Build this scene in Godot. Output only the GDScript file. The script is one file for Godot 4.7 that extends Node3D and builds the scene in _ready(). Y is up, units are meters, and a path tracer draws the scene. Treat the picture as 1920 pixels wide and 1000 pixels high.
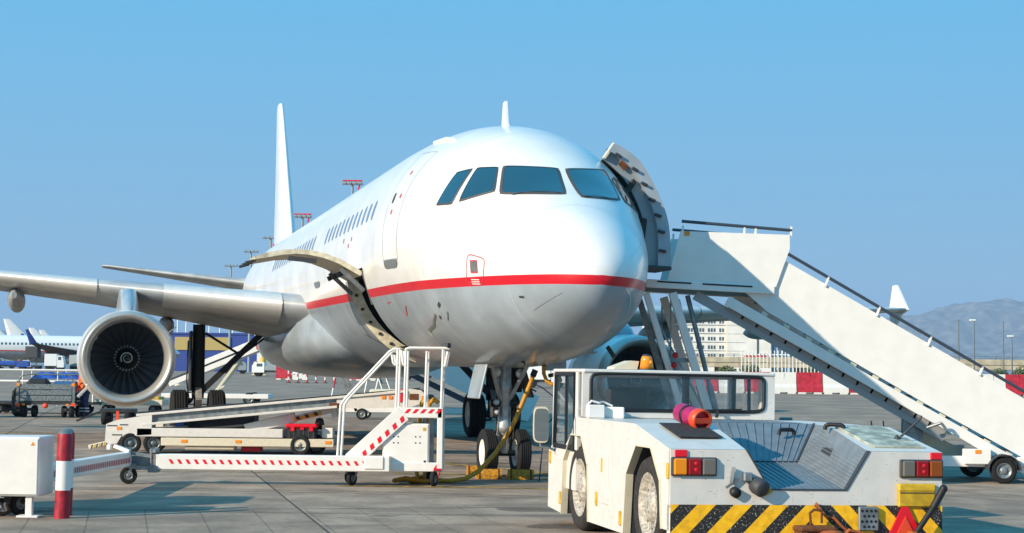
extends Node3D

var M := {}
var used_names := {}

func _ready() -> void:
	var cam := Camera3D.new()
	cam.name = "camera"
	cam.keep_aspect = Camera3D.KEEP_HEIGHT
	cam.fov = rad_to_deg(2.0 * atan(500.0 / 3200.0))
	cam.position = Vector3(0, 1.65, 0)
	cam.rotation = Vector3(0.063, 0, 0.0105)
	cam.near = 0.2
	cam.far = 20000.0
	add_child(cam)
	var env := Environment.new()
	env.background_mode = Environment.BG_SKY
	var sm := ProceduralSkyMaterial.new()
	sm.sky_top_color = Color(0.04, 0.385, 0.70).linear_to_srgb()
	sm.sky_horizon_color = Color(0.285, 0.415, 0.55).linear_to_srgb()
	sm.sky_curve = 0.12
	sm.ground_bottom_color = Color("77746f")
	sm.ground_horizon_color = Color("90b1cc")
	sm.sun_angle_max = 1.0
	var sky := Sky.new()
	sky.sky_material = sm
	env.sky = sky
	env.tonemap_mode = Environment.TONE_MAPPER_LINEAR
	env.tonemap_exposure = 1.3
	env.sdfgi_enabled = true
	env.ssao_enabled = true
	env.ssil_enabled = true
	env.fog_enabled = true
	env.fog_density = 0.00012
	env.fog_light_color = Color("9db6d2")
	var we := WorldEnvironment.new()
	we.name = "world_environment"
	we.environment = env
	add_child(we)
	var sun := DirectionalLight3D.new()
	sun.name = "sun"
	sun.light_energy = 1.6
	sun.light_color = Color(1.0, 0.94, 0.84)
	sun.light_angular_distance = 0.5
	sun.shadow_enabled = true
	var el := deg_to_rad(23.0)
	var az := deg_to_rad(53.0)
	sun.look_at_from_position(Vector3.ZERO, Vector3(sin(az) * cos(el), -sin(el), -cos(az) * cos(el)), Vector3.UP)
	add_child(sun)
	make_materials()
	make_ground()
	make_hills()
	make_airliner()
	make_stairs()
	make_tug()
	make_platform()
	make_left_gear()
	make_loader()
	make_carts()
	make_far_left()
	make_middle()
	make_far_right()

# ---------------------------------------------------------------- shapes
class Shape:
	var v := PackedVector3Array()
	var n := PackedVector3Array()
	var t := PackedVector2Array()

	func tri(a: Vector3, b: Vector3, c: Vector3, na: Vector3, nb: Vector3, nc: Vector3, ta := Vector2.ZERO, tb := Vector2.ZERO, tc := Vector2.ZERO) -> void:
		var g := (b - a).cross(c - a)
		if g.length_squared() < 1e-14:
			return
		if g.dot(na + nb + nc) > 0.0:
			v.append_array([a, c, b]); n.append_array([na, nc, nb]); t.append_array([ta, tc, tb])
		else:
			v.append_array([a, b, c]); n.append_array([na, nb, nc]); t.append_array([ta, tb, tc])

	func face(p: Array, away := Vector3.INF) -> Shape:
		var nn: Vector3 = ((p[1] - p[0]) as Vector3).cross(p[2] - p[0])
		if nn.length_squared() < 1e-14 and p.size() > 3:
			nn = ((p[2] - p[0]) as Vector3).cross(p[3] - p[0])
		nn = nn.normalized()
		if away != Vector3.INF and nn.dot(p[0] - away) < 0.0:
			nn = -nn
		for i in range(1, p.size() - 1):
			tri(p[0], p[i], p[i + 1], nn, nn, nn)
		return self

	func quad_uv(a: Vector3, b: Vector3, c: Vector3, d: Vector3, nn: Vector3, u0 := 0.0, v0 := 0.0, u1 := 1.0, v1 := 1.0) -> Shape:
		tri(a, b, c, nn, nn, nn, Vector2(u0, v1), Vector2(u1, v1), Vector2(u1, v0))
		tri(a, c, d, nn, nn, nn, Vector2(u0, v1), Vector2(u1, v0), Vector2(u0, v0))
		return self

	# a box with chamfered edges; ax are its own axes
	func box(c: Vector3, size: Vector3, ax := Basis.IDENTITY, bev := 0.0) -> Shape:
		var h := size * 0.5
		var e := minf(bev, minf(h.x, minf(h.y, h.z)) * 0.9)
		var w := func(x: float, y: float, z: float) -> Vector3: return c + ax * Vector3(x, y, z)
		for s: float in [-1.0, 1.0]:
			face([w.call(s * h.x, -h.y + e, -h.z + e), w.call(s * h.x, h.y - e, -h.z + e), w.call(s * h.x, h.y - e, h.z - e), w.call(s * h.x, -h.y + e, h.z - e)], c)
			face([w.call(-h.x + e, s * h.y, -h.z + e), w.call(h.x - e, s * h.y, -h.z + e), w.call(h.x - e, s * h.y, h.z - e), w.call(-h.x + e, s * h.y, h.z - e)], c)
			face([w.call(-h.x + e, -h.y + e, s * h.z), w.call(h.x - e, -h.y + e, s * h.z), w.call(h.x - e, h.y - e, s * h.z), w.call(-h.x + e, h.y - e, s * h.z)], c)
		if e > 0.0:
			for s: float in [-1.0, 1.0]:
				for r: float in [-1.0, 1.0]:
					face([w.call(s * h.x, r * (h.y - e), -h.z + e), w.call(s * h.x, r * (h.y - e), h.z - e), w.call(s * (h.x - e), r * h.y, h.z - e), w.call(s * (h.x - e), r * h.y, -h.z + e)], c)
					face([w.call(s * h.x, -h.y + e, r * (h.z - e)), w.call(s * h.x, h.y - e, r * (h.z - e)), w.call(s * (h.x - e), h.y - e, r * h.z), w.call(s * (h.x - e), -h.y + e, r * h.z)], c)
					face([w.call(-h.x + e, s * h.y, r * (h.z - e)), w.call(h.x - e, s * h.y, r * (h.z - e)), w.call(h.x - e, s * (h.y - e), r * h.z), w.call(-h.x + e, s * (h.y - e), r * h.z)], c)
					for q: float in [-1.0, 1.0]:
						face([w.call(s * h.x, r * (h.y - e), q * (h.z - e)), w.call(s * (h.x - e), r * h.y, q * (h.z - e)), w.call(s * (h.x - e), r * (h.y - e), q * h.z)], c)
		return self

	# box from a to b; wide across, tall along up
	func bar(a: Vector3, b: Vector3, wide: float, tall: float, up := Vector3.UP, bev := 0.0) -> Shape:
		var d := (b - a).normalized()
		var x := d.cross(up)
		if x.length() < 1e-4:
			x = d.cross(Vector3.RIGHT)
		x = x.normalized()
		var y := x.cross(d).normalized()
		return box((a + b) * 0.5, Vector3(wide, tall, (b - a).length()), Basis(x, y, -d), bev)

	func tube(a: Vector3, b: Vector3, r: float, seg := 10, r2 := -1.0, caps := true) -> Shape:
		if r2 < 0.0:
			r2 = r
		var d := (b - a).normalized()
		var x := d.cross(Vector3.UP if absf(d.y) < 0.95 else Vector3.RIGHT).normalized()
		var y := d.cross(x)
		for i in seg:
			var p := x * cos(TAU * i / seg) + y * sin(TAU * i / seg)
			var q := x * cos(TAU * (i + 1) / seg) + y * sin(TAU * (i + 1) / seg)
			tri(a + p * r, b + p * r2, b + q * r2, p, p, q)
			tri(a + p * r, b + q * r2, a + q * r, p, q, q)
			if caps:
				tri(a, a + p * r, a + q * r, -d, -d, -d)
				tri(b, b + p * r2, b + q * r2, d, d, d)
		return self

	func path(p: Array, r: float, seg := 8) -> Shape:
		for i in p.size() - 1:
			tube(p[i], p[i + 1], r, seg, -1.0, i == 0 or i == p.size() - 2)
			if i > 0:
				ball(p[i], Vector3.ONE * r, seg, maxi(4, seg / 2))
		return self

	func ball(c: Vector3, r: Vector3, seg := 14, rows := 8, ax := Basis.IDENTITY) -> Shape:
		var g := []
		for j in rows + 1:
			var row := PackedVector3Array()
			var f := -PI / 2 + PI * j / rows
			for i in seg:
				row.append(c + ax * (Vector3(cos(f) * cos(TAU * i / seg), sin(f), cos(f) * sin(TAU * i / seg)) * r))
			g.append(row)
		return grid(g, true, c)

	# prof: (radius, along) turned about the axis at o
	func lathe(prof: Array, o: Vector3, axis: Vector3, seg := 32, sharp := false, squash := 1.0) -> Shape:
		var d := axis.normalized()
		var x := d.cross(Vector3.UP if absf(d.y) < 0.95 else Vector3.RIGHT).normalized()
		var y := d.cross(x)
		for k in prof.size() - 1:
			var p: Vector2 = prof[k]
			var q: Vector2 = prof[k + 1]
			var n0 := _pn(prof, k, sharp, k)
			var n1 := _pn(prof, k + 1, sharp, k)
			for i in seg:
				var e0 := x * cos(TAU * i / seg) + y * sin(TAU * i / seg) * squash
				var e1 := x * cos(TAU * (i + 1) / seg) + y * sin(TAU * (i + 1) / seg) * squash
				var a := o + e0 * p.x + d * p.y
				var b := o + e0 * q.x + d * q.y
				var c := o + e1 * q.x + d * q.y
				var f := o + e1 * p.x + d * p.y
				tri(a, b, c, e0 * n0.x + d * n0.y, e0 * n1.x + d * n1.y, e1 * n1.x + d * n1.y)
				tri(a, c, f, e0 * n0.x + d * n0.y, e1 * n1.x + d * n1.y, e1 * n0.x + d * n0.y)
		return self

	func _pn(prof: Array, k: int, sharp: bool, seg_at: int) -> Vector2:
		var s: Vector2
		if sharp:
			s = prof[seg_at + 1] - prof[seg_at]
		else:
			s = (prof[mini(k + 1, prof.size() - 1)] - prof[k]).normalized() + (prof[k] - prof[maxi(k - 1, 0)]).normalized()
		return Vector2(s.y, -s.x).normalized()

	# rows of points; smooth; normals turned away from `from` (or as they come)
	func grid(g: Array, closed := false, from := Vector3.INF, uv := false) -> Shape:
		var R := g.size()
		var C: int = g[0].size()
		var nn := []
		for j in R:
			var row := PackedVector3Array()
			for i in C:
				var i0 := (i - 1 + C) % C if closed else maxi(i - 1, 0)
				var i1 := (i + 1) % C if closed else mini(i + 1, C - 1)
				var du: Vector3 = g[j][i1] - g[j][i0]
				var dv: Vector3 = g[mini(j + 1, R - 1)][i] - g[maxi(j - 1, 0)][i]
				var m := du.cross(dv)
				if m.length_squared() < 1e-16:
					var jj := 1 if j == 0 else R - 2
					if R > 2 and (j == 0 or j == R - 1):
						var mid := Vector3.ZERO
						for q in g[j]:
							mid += q
						m = (g[j][i] - g[jj][i]) as Vector3
						var cen := Vector3.ZERO
						for q in g[jj]:
							cen += q
						m = mid / C - cen / C
				m = m.normalized()
				if from != Vector3.INF and m.dot(g[j][i] - from) < 0.0:
					m = -m
				row.append(m)
			nn.append(row)
		var last := C if closed else C - 1
		for j in R - 1:
			for i in last:
				var k := (i + 1) % C
				var ta := Vector2(float(i) / last, float(j) / (R - 1))
				var tb := Vector2(float(i + 1) / last, float(j) / (R - 1))
				var tc := Vector2(float(i + 1) / last, float(j + 1) / (R - 1))
				var td := Vector2(float(i) / last, float(j + 1) / (R - 1))
				tri(g[j][i], g[j][k], g[j + 1][k], nn[j][i], nn[j][k], nn[j + 1][k], ta, tb, tc)
				tri(g[j][i], g[j + 1][k], g[j + 1][i], nn[j][i], nn[j + 1][k], nn[j + 1][i], ta, tc, td)
		return self

	# a flat outline (x, y in ax) pushed from -depth/2 to depth/2 along ax.z
	func prism(poly: PackedVector2Array, o: Vector3, ax: Basis, depth: float) -> Shape:
		var idx := Geometry2D.triangulate_polygon(poly)
		var h := ax.z * depth * 0.5
		for k in range(0, idx.size(), 3):
			var a := o + ax.x * poly[idx[k]].x + ax.y * poly[idx[k]].y
			var b := o + ax.x * poly[idx[k + 1]].x + ax.y * poly[idx[k + 1]].y
			var c := o + ax.x * poly[idx[k + 2]].x + ax.y * poly[idx[k + 2]].y
			var z := ax.z.normalized()
			tri(a + h, b + h, c + h, z, z, z)
			tri(a - h, b - h, c - h, -z, -z, -z)
		var turn := 0.0
		for i in poly.size():
			turn += poly[i].cross(poly[(i + 1) % poly.size()])
		for i in poly.size():
			var p := poly[i]
			var q := poly[(i + 1) % poly.size()]
			var e := (q - p).normalized() * signf(turn)
			var nn := (ax.x * e.y - ax.y * e.x).normalized()
			var a := o + ax.x * p.x + ax.y * p.y
			var b := o + ax.x * q.x + ax.y * q.y
			tri(a - h, b - h, b + h, nn, nn, nn)
			tri(a - h, b + h, a + h, nn, nn, nn)
		return self

	func mesh() -> ArrayMesh:
		var a := []
		a.resize(Mesh.ARRAY_MAX)
		a[Mesh.ARRAY_VERTEX] = v
		a[Mesh.ARRAY_NORMAL] = n
		a[Mesh.ARRAY_TEX_UV] = t
		var m := ArrayMesh.new()
		m.add_surface_from_arrays(Mesh.PRIMITIVE_TRIANGLES, a)
		return m

func S() -> Shape:
	return Shape.new()

# ---------------------------------------------------------------- objects
func numbered(called: String) -> String:
	var k: int = used_names.get(called, 0)
	used_names[called] = k + 1
	return called if k == 0 else "%s_%03d" % [called, k]

func tag(o: Node, label: String, category: String, group := "", kind := "") -> Node:
	if label: o.set_meta("label", label)
	if category: o.set_meta("category", category)
	if group: o.set_meta("group", group)
	if kind: o.set_meta("kind", kind)
	return o

func thing(called: String, label: String, category: String, at := Vector3.ZERO, turn := 0.0, group := "") -> Node3D:
	var o := Node3D.new()
	o.name = numbered(called)
	add_child(o)
	o.position = at
	o.rotation.y = turn
	tag(o, label, category, group)
	return o

func part(called: String, s: Shape, m: String, parent: Node) -> MeshInstance3D:
	return part_mesh(called, s.mesh(), m, parent)

func part_mesh(called: String, mesh: Mesh, m: String, parent: Node) -> MeshInstance3D:
	var o := MeshInstance3D.new()
	o.mesh = mesh
	o.material_override = M[m]
	if parent == self:
		o.name = numbered(called)
		add_child(o)
	else:
		var k := 0
		var nm := called
		while parent.has_node(NodePath(nm)):
			k += 1
			nm = "%s_%03d" % [called, k]
		o.name = nm
		parent.add_child(o, true)
	return o

func struct(called: String, s: Shape, m: String) -> MeshInstance3D:
	var o := part(called, s, m, self)
	o.set_meta("kind", "structure")
	return o

func copy_of(o: Node3D, label := "", at := Vector3.INF, turn := INF) -> Node3D:
	var c: Node3D = o.duplicate()
	c.name = numbered(String(o.name).rstrip("0123456789").rstrip("_"))
	add_child(c)
	if label: c.set_meta("label", label)
	if at != Vector3.INF: c.position = at
	if turn != INF: c.rotation.y = turn
	return c

# ---------------------------------------------------------------- materials
func noise_image(size: int, freq: float, lo: float, hi: float, sd: int, octaves := 4, sharp := 1.0, stretch := 1.0) -> Image:
	var f := FastNoiseLite.new()
	f.seed = sd
	f.frequency = freq
	f.fractal_octaves = octaves
	var im := Image.create(size, size, false, Image.FORMAT_RGB8)
	var src := f.get_seamless_image(size, size)
	for y in size:
		for x in size:
			var g := src.get_pixel(x, int(y * stretch) % size).r
			g = clampf(0.5 + (g - 0.5) * sharp, 0.0, 1.0)
			g = lerpf(lo, hi, g)
			im.set_pixel(x, y, Color(g, g, g))
	return im

func tex(im: Image) -> ImageTexture:
	im.generate_mipmaps()
	return ImageTexture.create_from_image(im)

func mat(called: String, hex: String, rough: float, metal := 0.0, over: Texture2D = null, tile := 1.0) -> StandardMaterial3D:
	var m := StandardMaterial3D.new()
	m.resource_name = called
	m.albedo_color = Color(hex)
	m.roughness = rough
	m.metallic = metal
	m.cull_mode = BaseMaterial3D.CULL_DISABLED
	if over:
		m.albedo_texture = over
		m.uv1_triplanar = true
		m.uv1_scale = Vector3.ONE / tile
	M[called] = m
	return m

func make_materials() -> void:
	var grime := tex(noise_image(256, 0.012, 0.80, 1.0, 3, 5, 1.5))
	var faint := tex(noise_image(256, 0.01, 0.93, 1.0, 9, 5, 1.4))
	var wear := noise_image(256, 0.014, 0.95, 1.0, 5, 4, 1.0)
	var rng := RandomNumberGenerator.new()
	rng.seed = 11
	for k in 46:   # chips and rust spots in vehicle paint
		var x := rng.randi_range(0, 250)
		var y := rng.randi_range(0, 250)
		var c := Color(0.5, 0.36, 0.26).lerp(Color(0.8, 0.75, 0.7), rng.randf())
		wear.fill_rect(Rect2i(x, y, rng.randi_range(1, 2), rng.randi_range(1, 3)), c)
	for k in 26:   # grey scuffs and hairline scratches
		var x := rng.randi_range(0, 240)
		var y := rng.randi_range(0, 250)
		for q in rng.randi_range(4, 15):
			wear.set_pixel(mini(x + q, 255), clampi(y + int(q * rng.randf_range(-0.1, 0.1)), 0, 255), Color(0.74, 0.72, 0.70))
	for k in 9:    # thin rust runs
		var x := rng.randi_range(0, 254)
		var y := rng.randi_range(0, 225)
		for q in rng.randi_range(8, 28):
			wear.set_pixel(x, mini(y + q, 255), wear.get_pixel(x, mini(y + q, 255)).lerp(Color(0.62, 0.48, 0.36), 0.5 * (1.0 - q / 30.0)))
	var worn := tex(wear)
	var smooth := tex(noise_image(256, 0.012, 0.97, 1.0, 17, 5, 1.2))
	# concrete: blotches, fine grain, dark oil spots
	var con := noise_image(1024, 0.006, 0.80, 1.0, 21, 6, 1.6)
	for k in 260:
		var x := rng.randi_range(0, 1010)
		var y := rng.randi_range(0, 1010)
		var w := rng.randi_range(1, 9)
		for j in w:
			for i in w:
				if Vector2(i - w * 0.5, j - w * 0.5).length() < w * 0.5:
					var p := con.get_pixel(x + i, y + j)
					con.set_pixel(x + i, y + j, p * rng.randf_range(0.72, 0.95))
	for k in 1024 * 1024 / 7:
		var x := rng.randi_range(0, 1023)
		var y := rng.randi_range(0, 1023)
		con.set_pixel(x, y, con.get_pixel(x, y) * rng.randf_range(0.85, 1.12))
	var concrete := tex(con)
	var bumps := noise_image(512, 0.08, 0.0, 1.0, 31, 4, 1.2)
	for y in range(0, 512, 8):      # brushed grooves across the slabs
		bumps.fill_rect(Rect2i(0, y, 512, 2), Color(0.25, 0.25, 0.25))
	bumps.bump_map_to_normal_map(2.0)
	var grooves := tex(bumps)

	var k := 0
	for c: String in ["a58f7b", "a08a77", "aa937f", "9b8673"]:
		var m := mat("slab_%d" % k, c, 0.9, 0.0, concrete, 7.0)
		m.normal_enabled = true
		m.normal_texture = grooves
		m.normal_scale = 0.35
		k += 1
	mat("apron", "a08a77", 0.92, 0.0, concrete, 23.0)
	mat("joint", "4a4744", 0.95)
	for q: Array in [["tyre_smear", 0.16], ["oil", 0.30]]:
		var sm := mat(q[0], "1c1917", 0.8)
		sm.transparency = BaseMaterial3D.TRANSPARENCY_ALPHA
		sm.albedo_color.a = q[1]
	mat("earth", "978462", 1.0, 0.0, grime, 60.0)
	mat("road_paint", "dcae22", 0.8, 0.0, tex(noise_image(256, 0.03, 0.55, 1.0, 40, 5, 2.2)), 2.0)
	mat("rock", "8f8374", 1.0, 0.0, tex(noise_image(512, 0.02, 0.5, 1.0, 77, 6, 2.0)), 900.0)

	var w := mat("aircraft_white", "f5efe9", 0.28, 0.0, faint, 3.0)
	w.clearcoat_enabled = true
	w.clearcoat = 0.5
	w.clearcoat_roughness = 0.12
	w = mat("aircraft_grey", "a5afb8", 0.3, 0.0, tex(noise_image(256, 0.012, 0.86, 1.0, 14, 5, 1.6)), 2.6)
	w.clearcoat_enabled = true
	w.clearcoat = 0.5
	w.clearcoat_roughness = 0.15
	w = mat("aircraft_red", "d8001e", 0.3, 0.0, faint, 2.0)
	w.clearcoat_enabled = true
	w.clearcoat = 0.4
	mat("wing_grey", "b4b7b9", 0.42, 0.1, grime, 3.0)
	mat("bare_metal", "dcd8d2", 0.36, 0.3, faint, 1.5)
	mat("lip_metal", "c4bfb7", 0.36, 0.5, faint, 1.0)
	mat("steel", "d2d0cc", 0.35, 0.45, grime, 0.6)
	mat("dark_steel", "3c3d3d", 0.5, 0.4, grime, 0.6)
	mat("gear_shade_dark", "2a2c2c", 0.6, 0.2)  # dark grey; on the main gear it stands for shade under the wing
	mat("fan", "58595c", 0.38, 0.35)
	mat("fan_hub", "141517", 0.4, 0.3)
	mat("fan_tick", "a8a59c", 0.6)
	mat("liner", "85878a", 0.5, 0.2)
	mat("seam", "9aa0a6", 0.5)
	mat("seam_faint", "cfd1d2", 0.5)
	mat("thin_red", "c8464e", 0.5)
	mat("scuff", "8d8f8e", 0.45, 0.4, grime, 0.4)
	mat("window_blue", "6f86a6", 0.25)
	w = mat("cockpit_glass", "21414f", 0.06, 0.15)
	w.clearcoat_enabled = true
	w.clearcoat = 1.0
	w.clearcoat_roughness = 0.03
	mat("window_seal", "59504a", 0.5, 0.3)
	mat("primer", "f3e8cb", 0.6, 0.0, grime, 0.7)
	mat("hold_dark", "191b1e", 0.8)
	mat("hold_grey", "6e7174", 0.6, 0.1, grime, 0.8)
	mat("door_lining", "6d7479", 0.6, 0.0, grime, 0.5)

	mat("rubber", "1c1c1d", 0.85, 0.0, tex(noise_image(128, 0.05, 0.6, 1.0, 51, 4, 1.4)), 0.5)
	mat("rubber_brown", "3a3432", 0.9, 0.0, tex(noise_image(128, 0.05, 0.7, 1.0, 52, 4, 1.4)), 0.5)
	mat("paint_white", "dcd6cf", 0.42, 0.0, worn, 0.9)
	mat("paint_clean", "eae4dd", 0.4, 0.0, smooth, 0.8)
	mat("paint_cream", "d9cfb6", 0.5, 0.0, worn, 0.6)
	mat("stair_white", "ece7e1", 0.5, 0.0, smooth, 1.3)
	mat("rail_dark", "454b54", 0.4, 0.3)
	mat("grey_metal", "969b9d", 0.45, 0.5, grime, 0.7)
	mat("galvanised", "8f9799", 0.42, 0.55, tex(noise_image(256, 0.03, 0.7, 1.0, 61, 4, 1.8)), 0.6)
	mat("black", "17171a", 0.55)
	mat("dark_grey", "3a3c40", 0.6)
	mat("red", "c8142a", 0.45, 0.0, worn, 0.8)
	mat("bollard_red", "b91d33", 0.5, 0.0, tex(noise_image(256, 0.02, 0.7, 1.0, 63, 5, 1.6)), 0.7)
	mat("bright_red", "e01427", 0.35)
	mat("magenta", "b31f63", 0.4, 0.0, grime, 0.3)
	mat("orange_red", "e24a26", 0.45)
	mat("orange", "f08a1d", 0.35)
	mat("amber_lens", "e88a1a", 0.15)
	mat("red_lens", "8c0f1c", 0.12)
	mat("clear_lens", "6a6762", 0.12)
	mat("yellow", "e2b52a", 0.5, 0.0, grime, 0.6)
	mat("chock_yellow", "de9a22", 0.75, 0.0, tex(noise_image(256, 0.03, 0.6, 1.0, 65, 5, 1.7, 3.0)), 0.5)
	mat("hose_yellow", "dd9a1e", 0.55, 0.0, tex(noise_image(128, 0.06, 0.7, 1.0, 66, 4, 1.4)), 0.2)
	mat("blue", "2450a8", 0.5)
	mat("navy", "20294a", 0.8)
	mat("hi_vis", "f0641e", 0.8)
	mat("silver_band", "c9cccb", 0.4)
	mat("skin", "b98468", 0.6)
	mat("hair", "2a211c", 0.9)
	mat("lamp_face", "d8d8d4", 0.1, 0.3)
	mat("bag_black", "232427", 0.7)
	mat("bag_blue", "27527e", 0.7)
	mat("bag_brown", "4a3a30", 0.8)
	mat("rust", "7a4a2c", 0.85, 0.2, grime, 0.3)
	mat("hitch_orange", "b9652c", 0.7, 0.1, grime, 0.3)
	mat("tread", "838a91", 0.5, 0.15, tex(noise_image(256, 0.02, 0.84, 1.0, 71, 5, 1.3)), 0.9)
	mat("rim_worn", "d2c8ba", 0.55, 0.1, tex(noise_image(256, 0.03, 0.62, 1.0, 83, 5, 1.9)), 0.35)
	mat("amber_unlit", "8a4515", 0.15)  # unlit copy of the amber lens, the missing light put into its colour
	mat("beam_grey", "9a9d9e", 0.5, 0.2)
	mat("faded_lid", "c6c6b2", 0.6, 0.0, tex(noise_image(256, 0.014, 0.7, 1.0, 72, 5, 2.0)), 0.8)
	w = mat("cab_glass", "5d8496", 0.03)
	w.transparency = BaseMaterial3D.TRANSPARENCY_ALPHA
	w.albedo_color = Color(0.34, 0.52, 0.60, 0.14)
	w.metallic_specular = 0.8
	w = mat("mirror", "c4ccd0", 0.03, 1.0)
	w = mat("store_blue", "26408c", 0.6)
	mat("store_tan", "b09a5c", 0.7)
	mat("concrete_pale", "c9bda2", 0.85, 0.0, grime, 8.0)
	mat("office_white", "e9e6de", 0.7, 0.0, faint, 10.0)
	mat("window_dark", "4d5c68", 0.2)
	mat("glass_blue", "4f7391", 0.12, 0.2)
	mat("far_white", "e8e8e6", 0.4)
	mat("far_grey", "8f989c", 0.5)
	mat("barrier_red", "c2263a", 0.6, 0.0, grime, 1.5)
	mat("barrier_white", "dddcd6", 0.6, 0.0, smooth, 1.0)
	mat("leaf", "4f5b33", 0.9, 0.0, grime, 1.0)
	mat("leaf_light", "6d7644", 0.9, 0.0, grime, 1.0)
	mat("bark", "54483a", 0.95)

# ---------------------------------------------------------------- airliner
# sections of the body: metres back from the nose, top, bottom, half width, height of the widest point
var BODY := [
	[0.0, 2.98, 2.98, 0.0, 2.98], [0.1, 3.24, 2.72, 0.30, 2.99], [0.3, 3.46, 2.50, 0.53, 3.02], [0.6, 3.69, 2.32, 0.73, 3.06],
	[1.0, 3.92, 2.16, 0.93, 3.12], [1.5, 4.15, 2.02, 1.12, 3.2], [2.0, 4.42, 1.93, 1.29, 3.30], [2.5, 4.74, 1.865, 1.43, 3.40],
	[3.0, 5.04, 1.82, 1.57, 3.5], [3.5, 5.28, 1.79, 1.68, 3.6], [4.0, 5.45, 1.77, 1.79, 3.68], [5.0, 5.67, 1.75, 1.895, 3.78],
	[6.0, 5.79, 1.75, 1.95, 3.82], [7.5, 5.87, 1.76, 1.975, 3.84], [9.0, 5.90, 1.78, 1.975, 3.84], [29.0, 5.90, 1.78, 1.975, 3.84],
	[31.0, 5.90, 1.84, 1.96, 3.86], [34.0, 5.89, 2.25, 1.82, 4.0], [37.0, 5.86, 2.95, 1.48, 4.35], [40.0, 5.76, 3.75, 1.0, 4.75],
	[43.0, 5.55, 4.5, 0.45, 5.05], [44.5, 5.35, 4.95, 0.15, 5.15]]
var body_x := PackedFloat64Array()
var body_m := []

func body_prepare() -> void:
	for r in BODY:
		body_x.append(sqrt(r[0]))
	var N := BODY.size()
	for k in range(1, 5):
		var m := PackedFloat64Array()
		m.resize(N)
		for i in N:
			var d0 := 0.0
			var d1 := 0.0
			if i > 0: d0 = (BODY[i][k] - BODY[i - 1][k]) / (body_x[i] - body_x[i - 1])
			if i < N - 1: d1 = (BODY[i + 1][k] - BODY[i][k]) / (body_x[i + 1] - body_x[i])
			if i == 0: m[i] = d1
			elif i == N - 1: m[i] = d0
			elif d0 * d1 > 0.0:
				var h0 := body_x[i] - body_x[i - 1]
				var h1 := body_x[i + 1] - body_x[i]
				var w1 := 2.0 * h1 + h0
				var w2 := h1 + 2.0 * h0
				m[i] = (w1 + w2) / (w1 / d0 + w2 / d1)
		body_m.append(m)

func body_at(back: float) -> PackedFloat64Array:
	var q := sqrt(maxf(back, 0.0))
	var i := 0
	while i < BODY.size() - 2 and body_x[i + 1] < q:
		i += 1
	var h := body_x[i + 1] - body_x[i]
	var u := clampf((q - body_x[i]) / h, 0.0, 1.0)
	var out := PackedFloat64Array()
	for k in range(1, 5):
		var m: PackedFloat64Array = body_m[k - 1]
		out.append((1 + 2 * u) * (1 - u) * (1 - u) * BODY[i][k] + u * (1 - u) * (1 - u) * h * m[i] + u * u * (3 - 2 * u) * BODY[i + 1][k] + u * u * (u - 1) * h * m[i + 1])
	return out

# a point of the skin: x to starboard, y up, z back from the nose; angle 0 starboard, 90 top
func skin(back: float, deg: float) -> Vector3:
	var b := body_at(back)
	var a := deg_to_rad(deg)
	return Vector3(b[2] * cos(a), b[3] + ((b[0] - b[3]) if sin(a) > 0.0 else (b[3] - b[1])) * sin(a), back)

func skin_normal(back: float, deg: float) -> Vector3:
	var e := 0.02
	var dt := skin(back + e, deg) - skin(maxf(back - e, 0.0), deg)
	var da := skin(back, deg + 1.0) - skin(back, deg - 1.0)
	var m := da.cross(dt)
	if m.length_squared() < 1e-12:
		return Vector3(0, 0, -1)
	m = m.normalized()
	var b := body_at(back)
	var out := skin(back, deg) - Vector3(0, b[3], back + 0.3)
	return m if m.dot(out) > 0.0 else -m

func skin_out(back: float, deg: float, off: float) -> Vector3:
	return skin(back, deg) + skin_normal(back, deg) * off

func angle_of_height(back: float, y: float) -> float:
	var b := body_at(back)
	if y > b[3]:
		return rad_to_deg(asin(clampf((y - b[3]) / maxf(b[0] - b[3], 1e-4), -1.0, 1.0)))
	return rad_to_deg(asin(clampf((y - b[3]) / maxf(b[3] - b[1], 1e-4), -1.0, 1.0)))

func stripe_low(back: float) -> float: return angle_of_height(back, 2.845 + 0.0095 * back)
func stripe_high(back: float) -> float: return angle_of_height(back, 2.845 + 0.0095 * back + 0.13 + 0.0015 * back)
func hinge_line(back: float) -> float:
	var s := stripe_high(back)
	return s + 0.1 * (90.0 - s)
func sill_line(back: float) -> float:
	var s := stripe_low(back)
	return s - 0.53 * (90.0 + s)

const HOLD := Vector2(8.3, 10.1)

func skin_band(s: Shape, backs: Array, lo: Callable, hi: Callable, n: int, port: bool, hole: bool) -> void:
	var g := []
	var nn := []
	for b: float in backs:
		var row := PackedVector3Array()
		var nr := PackedVector3Array()
		var a0: float = lo.call(b)
		var a1: float = hi.call(b)
		for i in n + 1:
			var a := lerpf(a0, a1, float(i) / n)
			if port: a = 180.0 - a
			row.append(skin(b, a))
			nr.append(skin_normal(b, a))
		g.append(row)
		nn.append(nr)
	for j in g.size() - 1:
		var mid: float = (backs[j] + backs[j + 1]) * 0.5
		if hole and mid > HOLD.x and mid < HOLD.y:
			continue
		for i in n:
			s.tri(g[j][i], g[j][i + 1], g[j + 1][i + 1], nn[j][i], nn[j][i + 1], nn[j + 1][i + 1])
			s.tri(g[j][i], g[j + 1][i + 1], g[j + 1][i], nn[j][i], nn[j + 1][i + 1], nn[j + 1][i])

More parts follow.
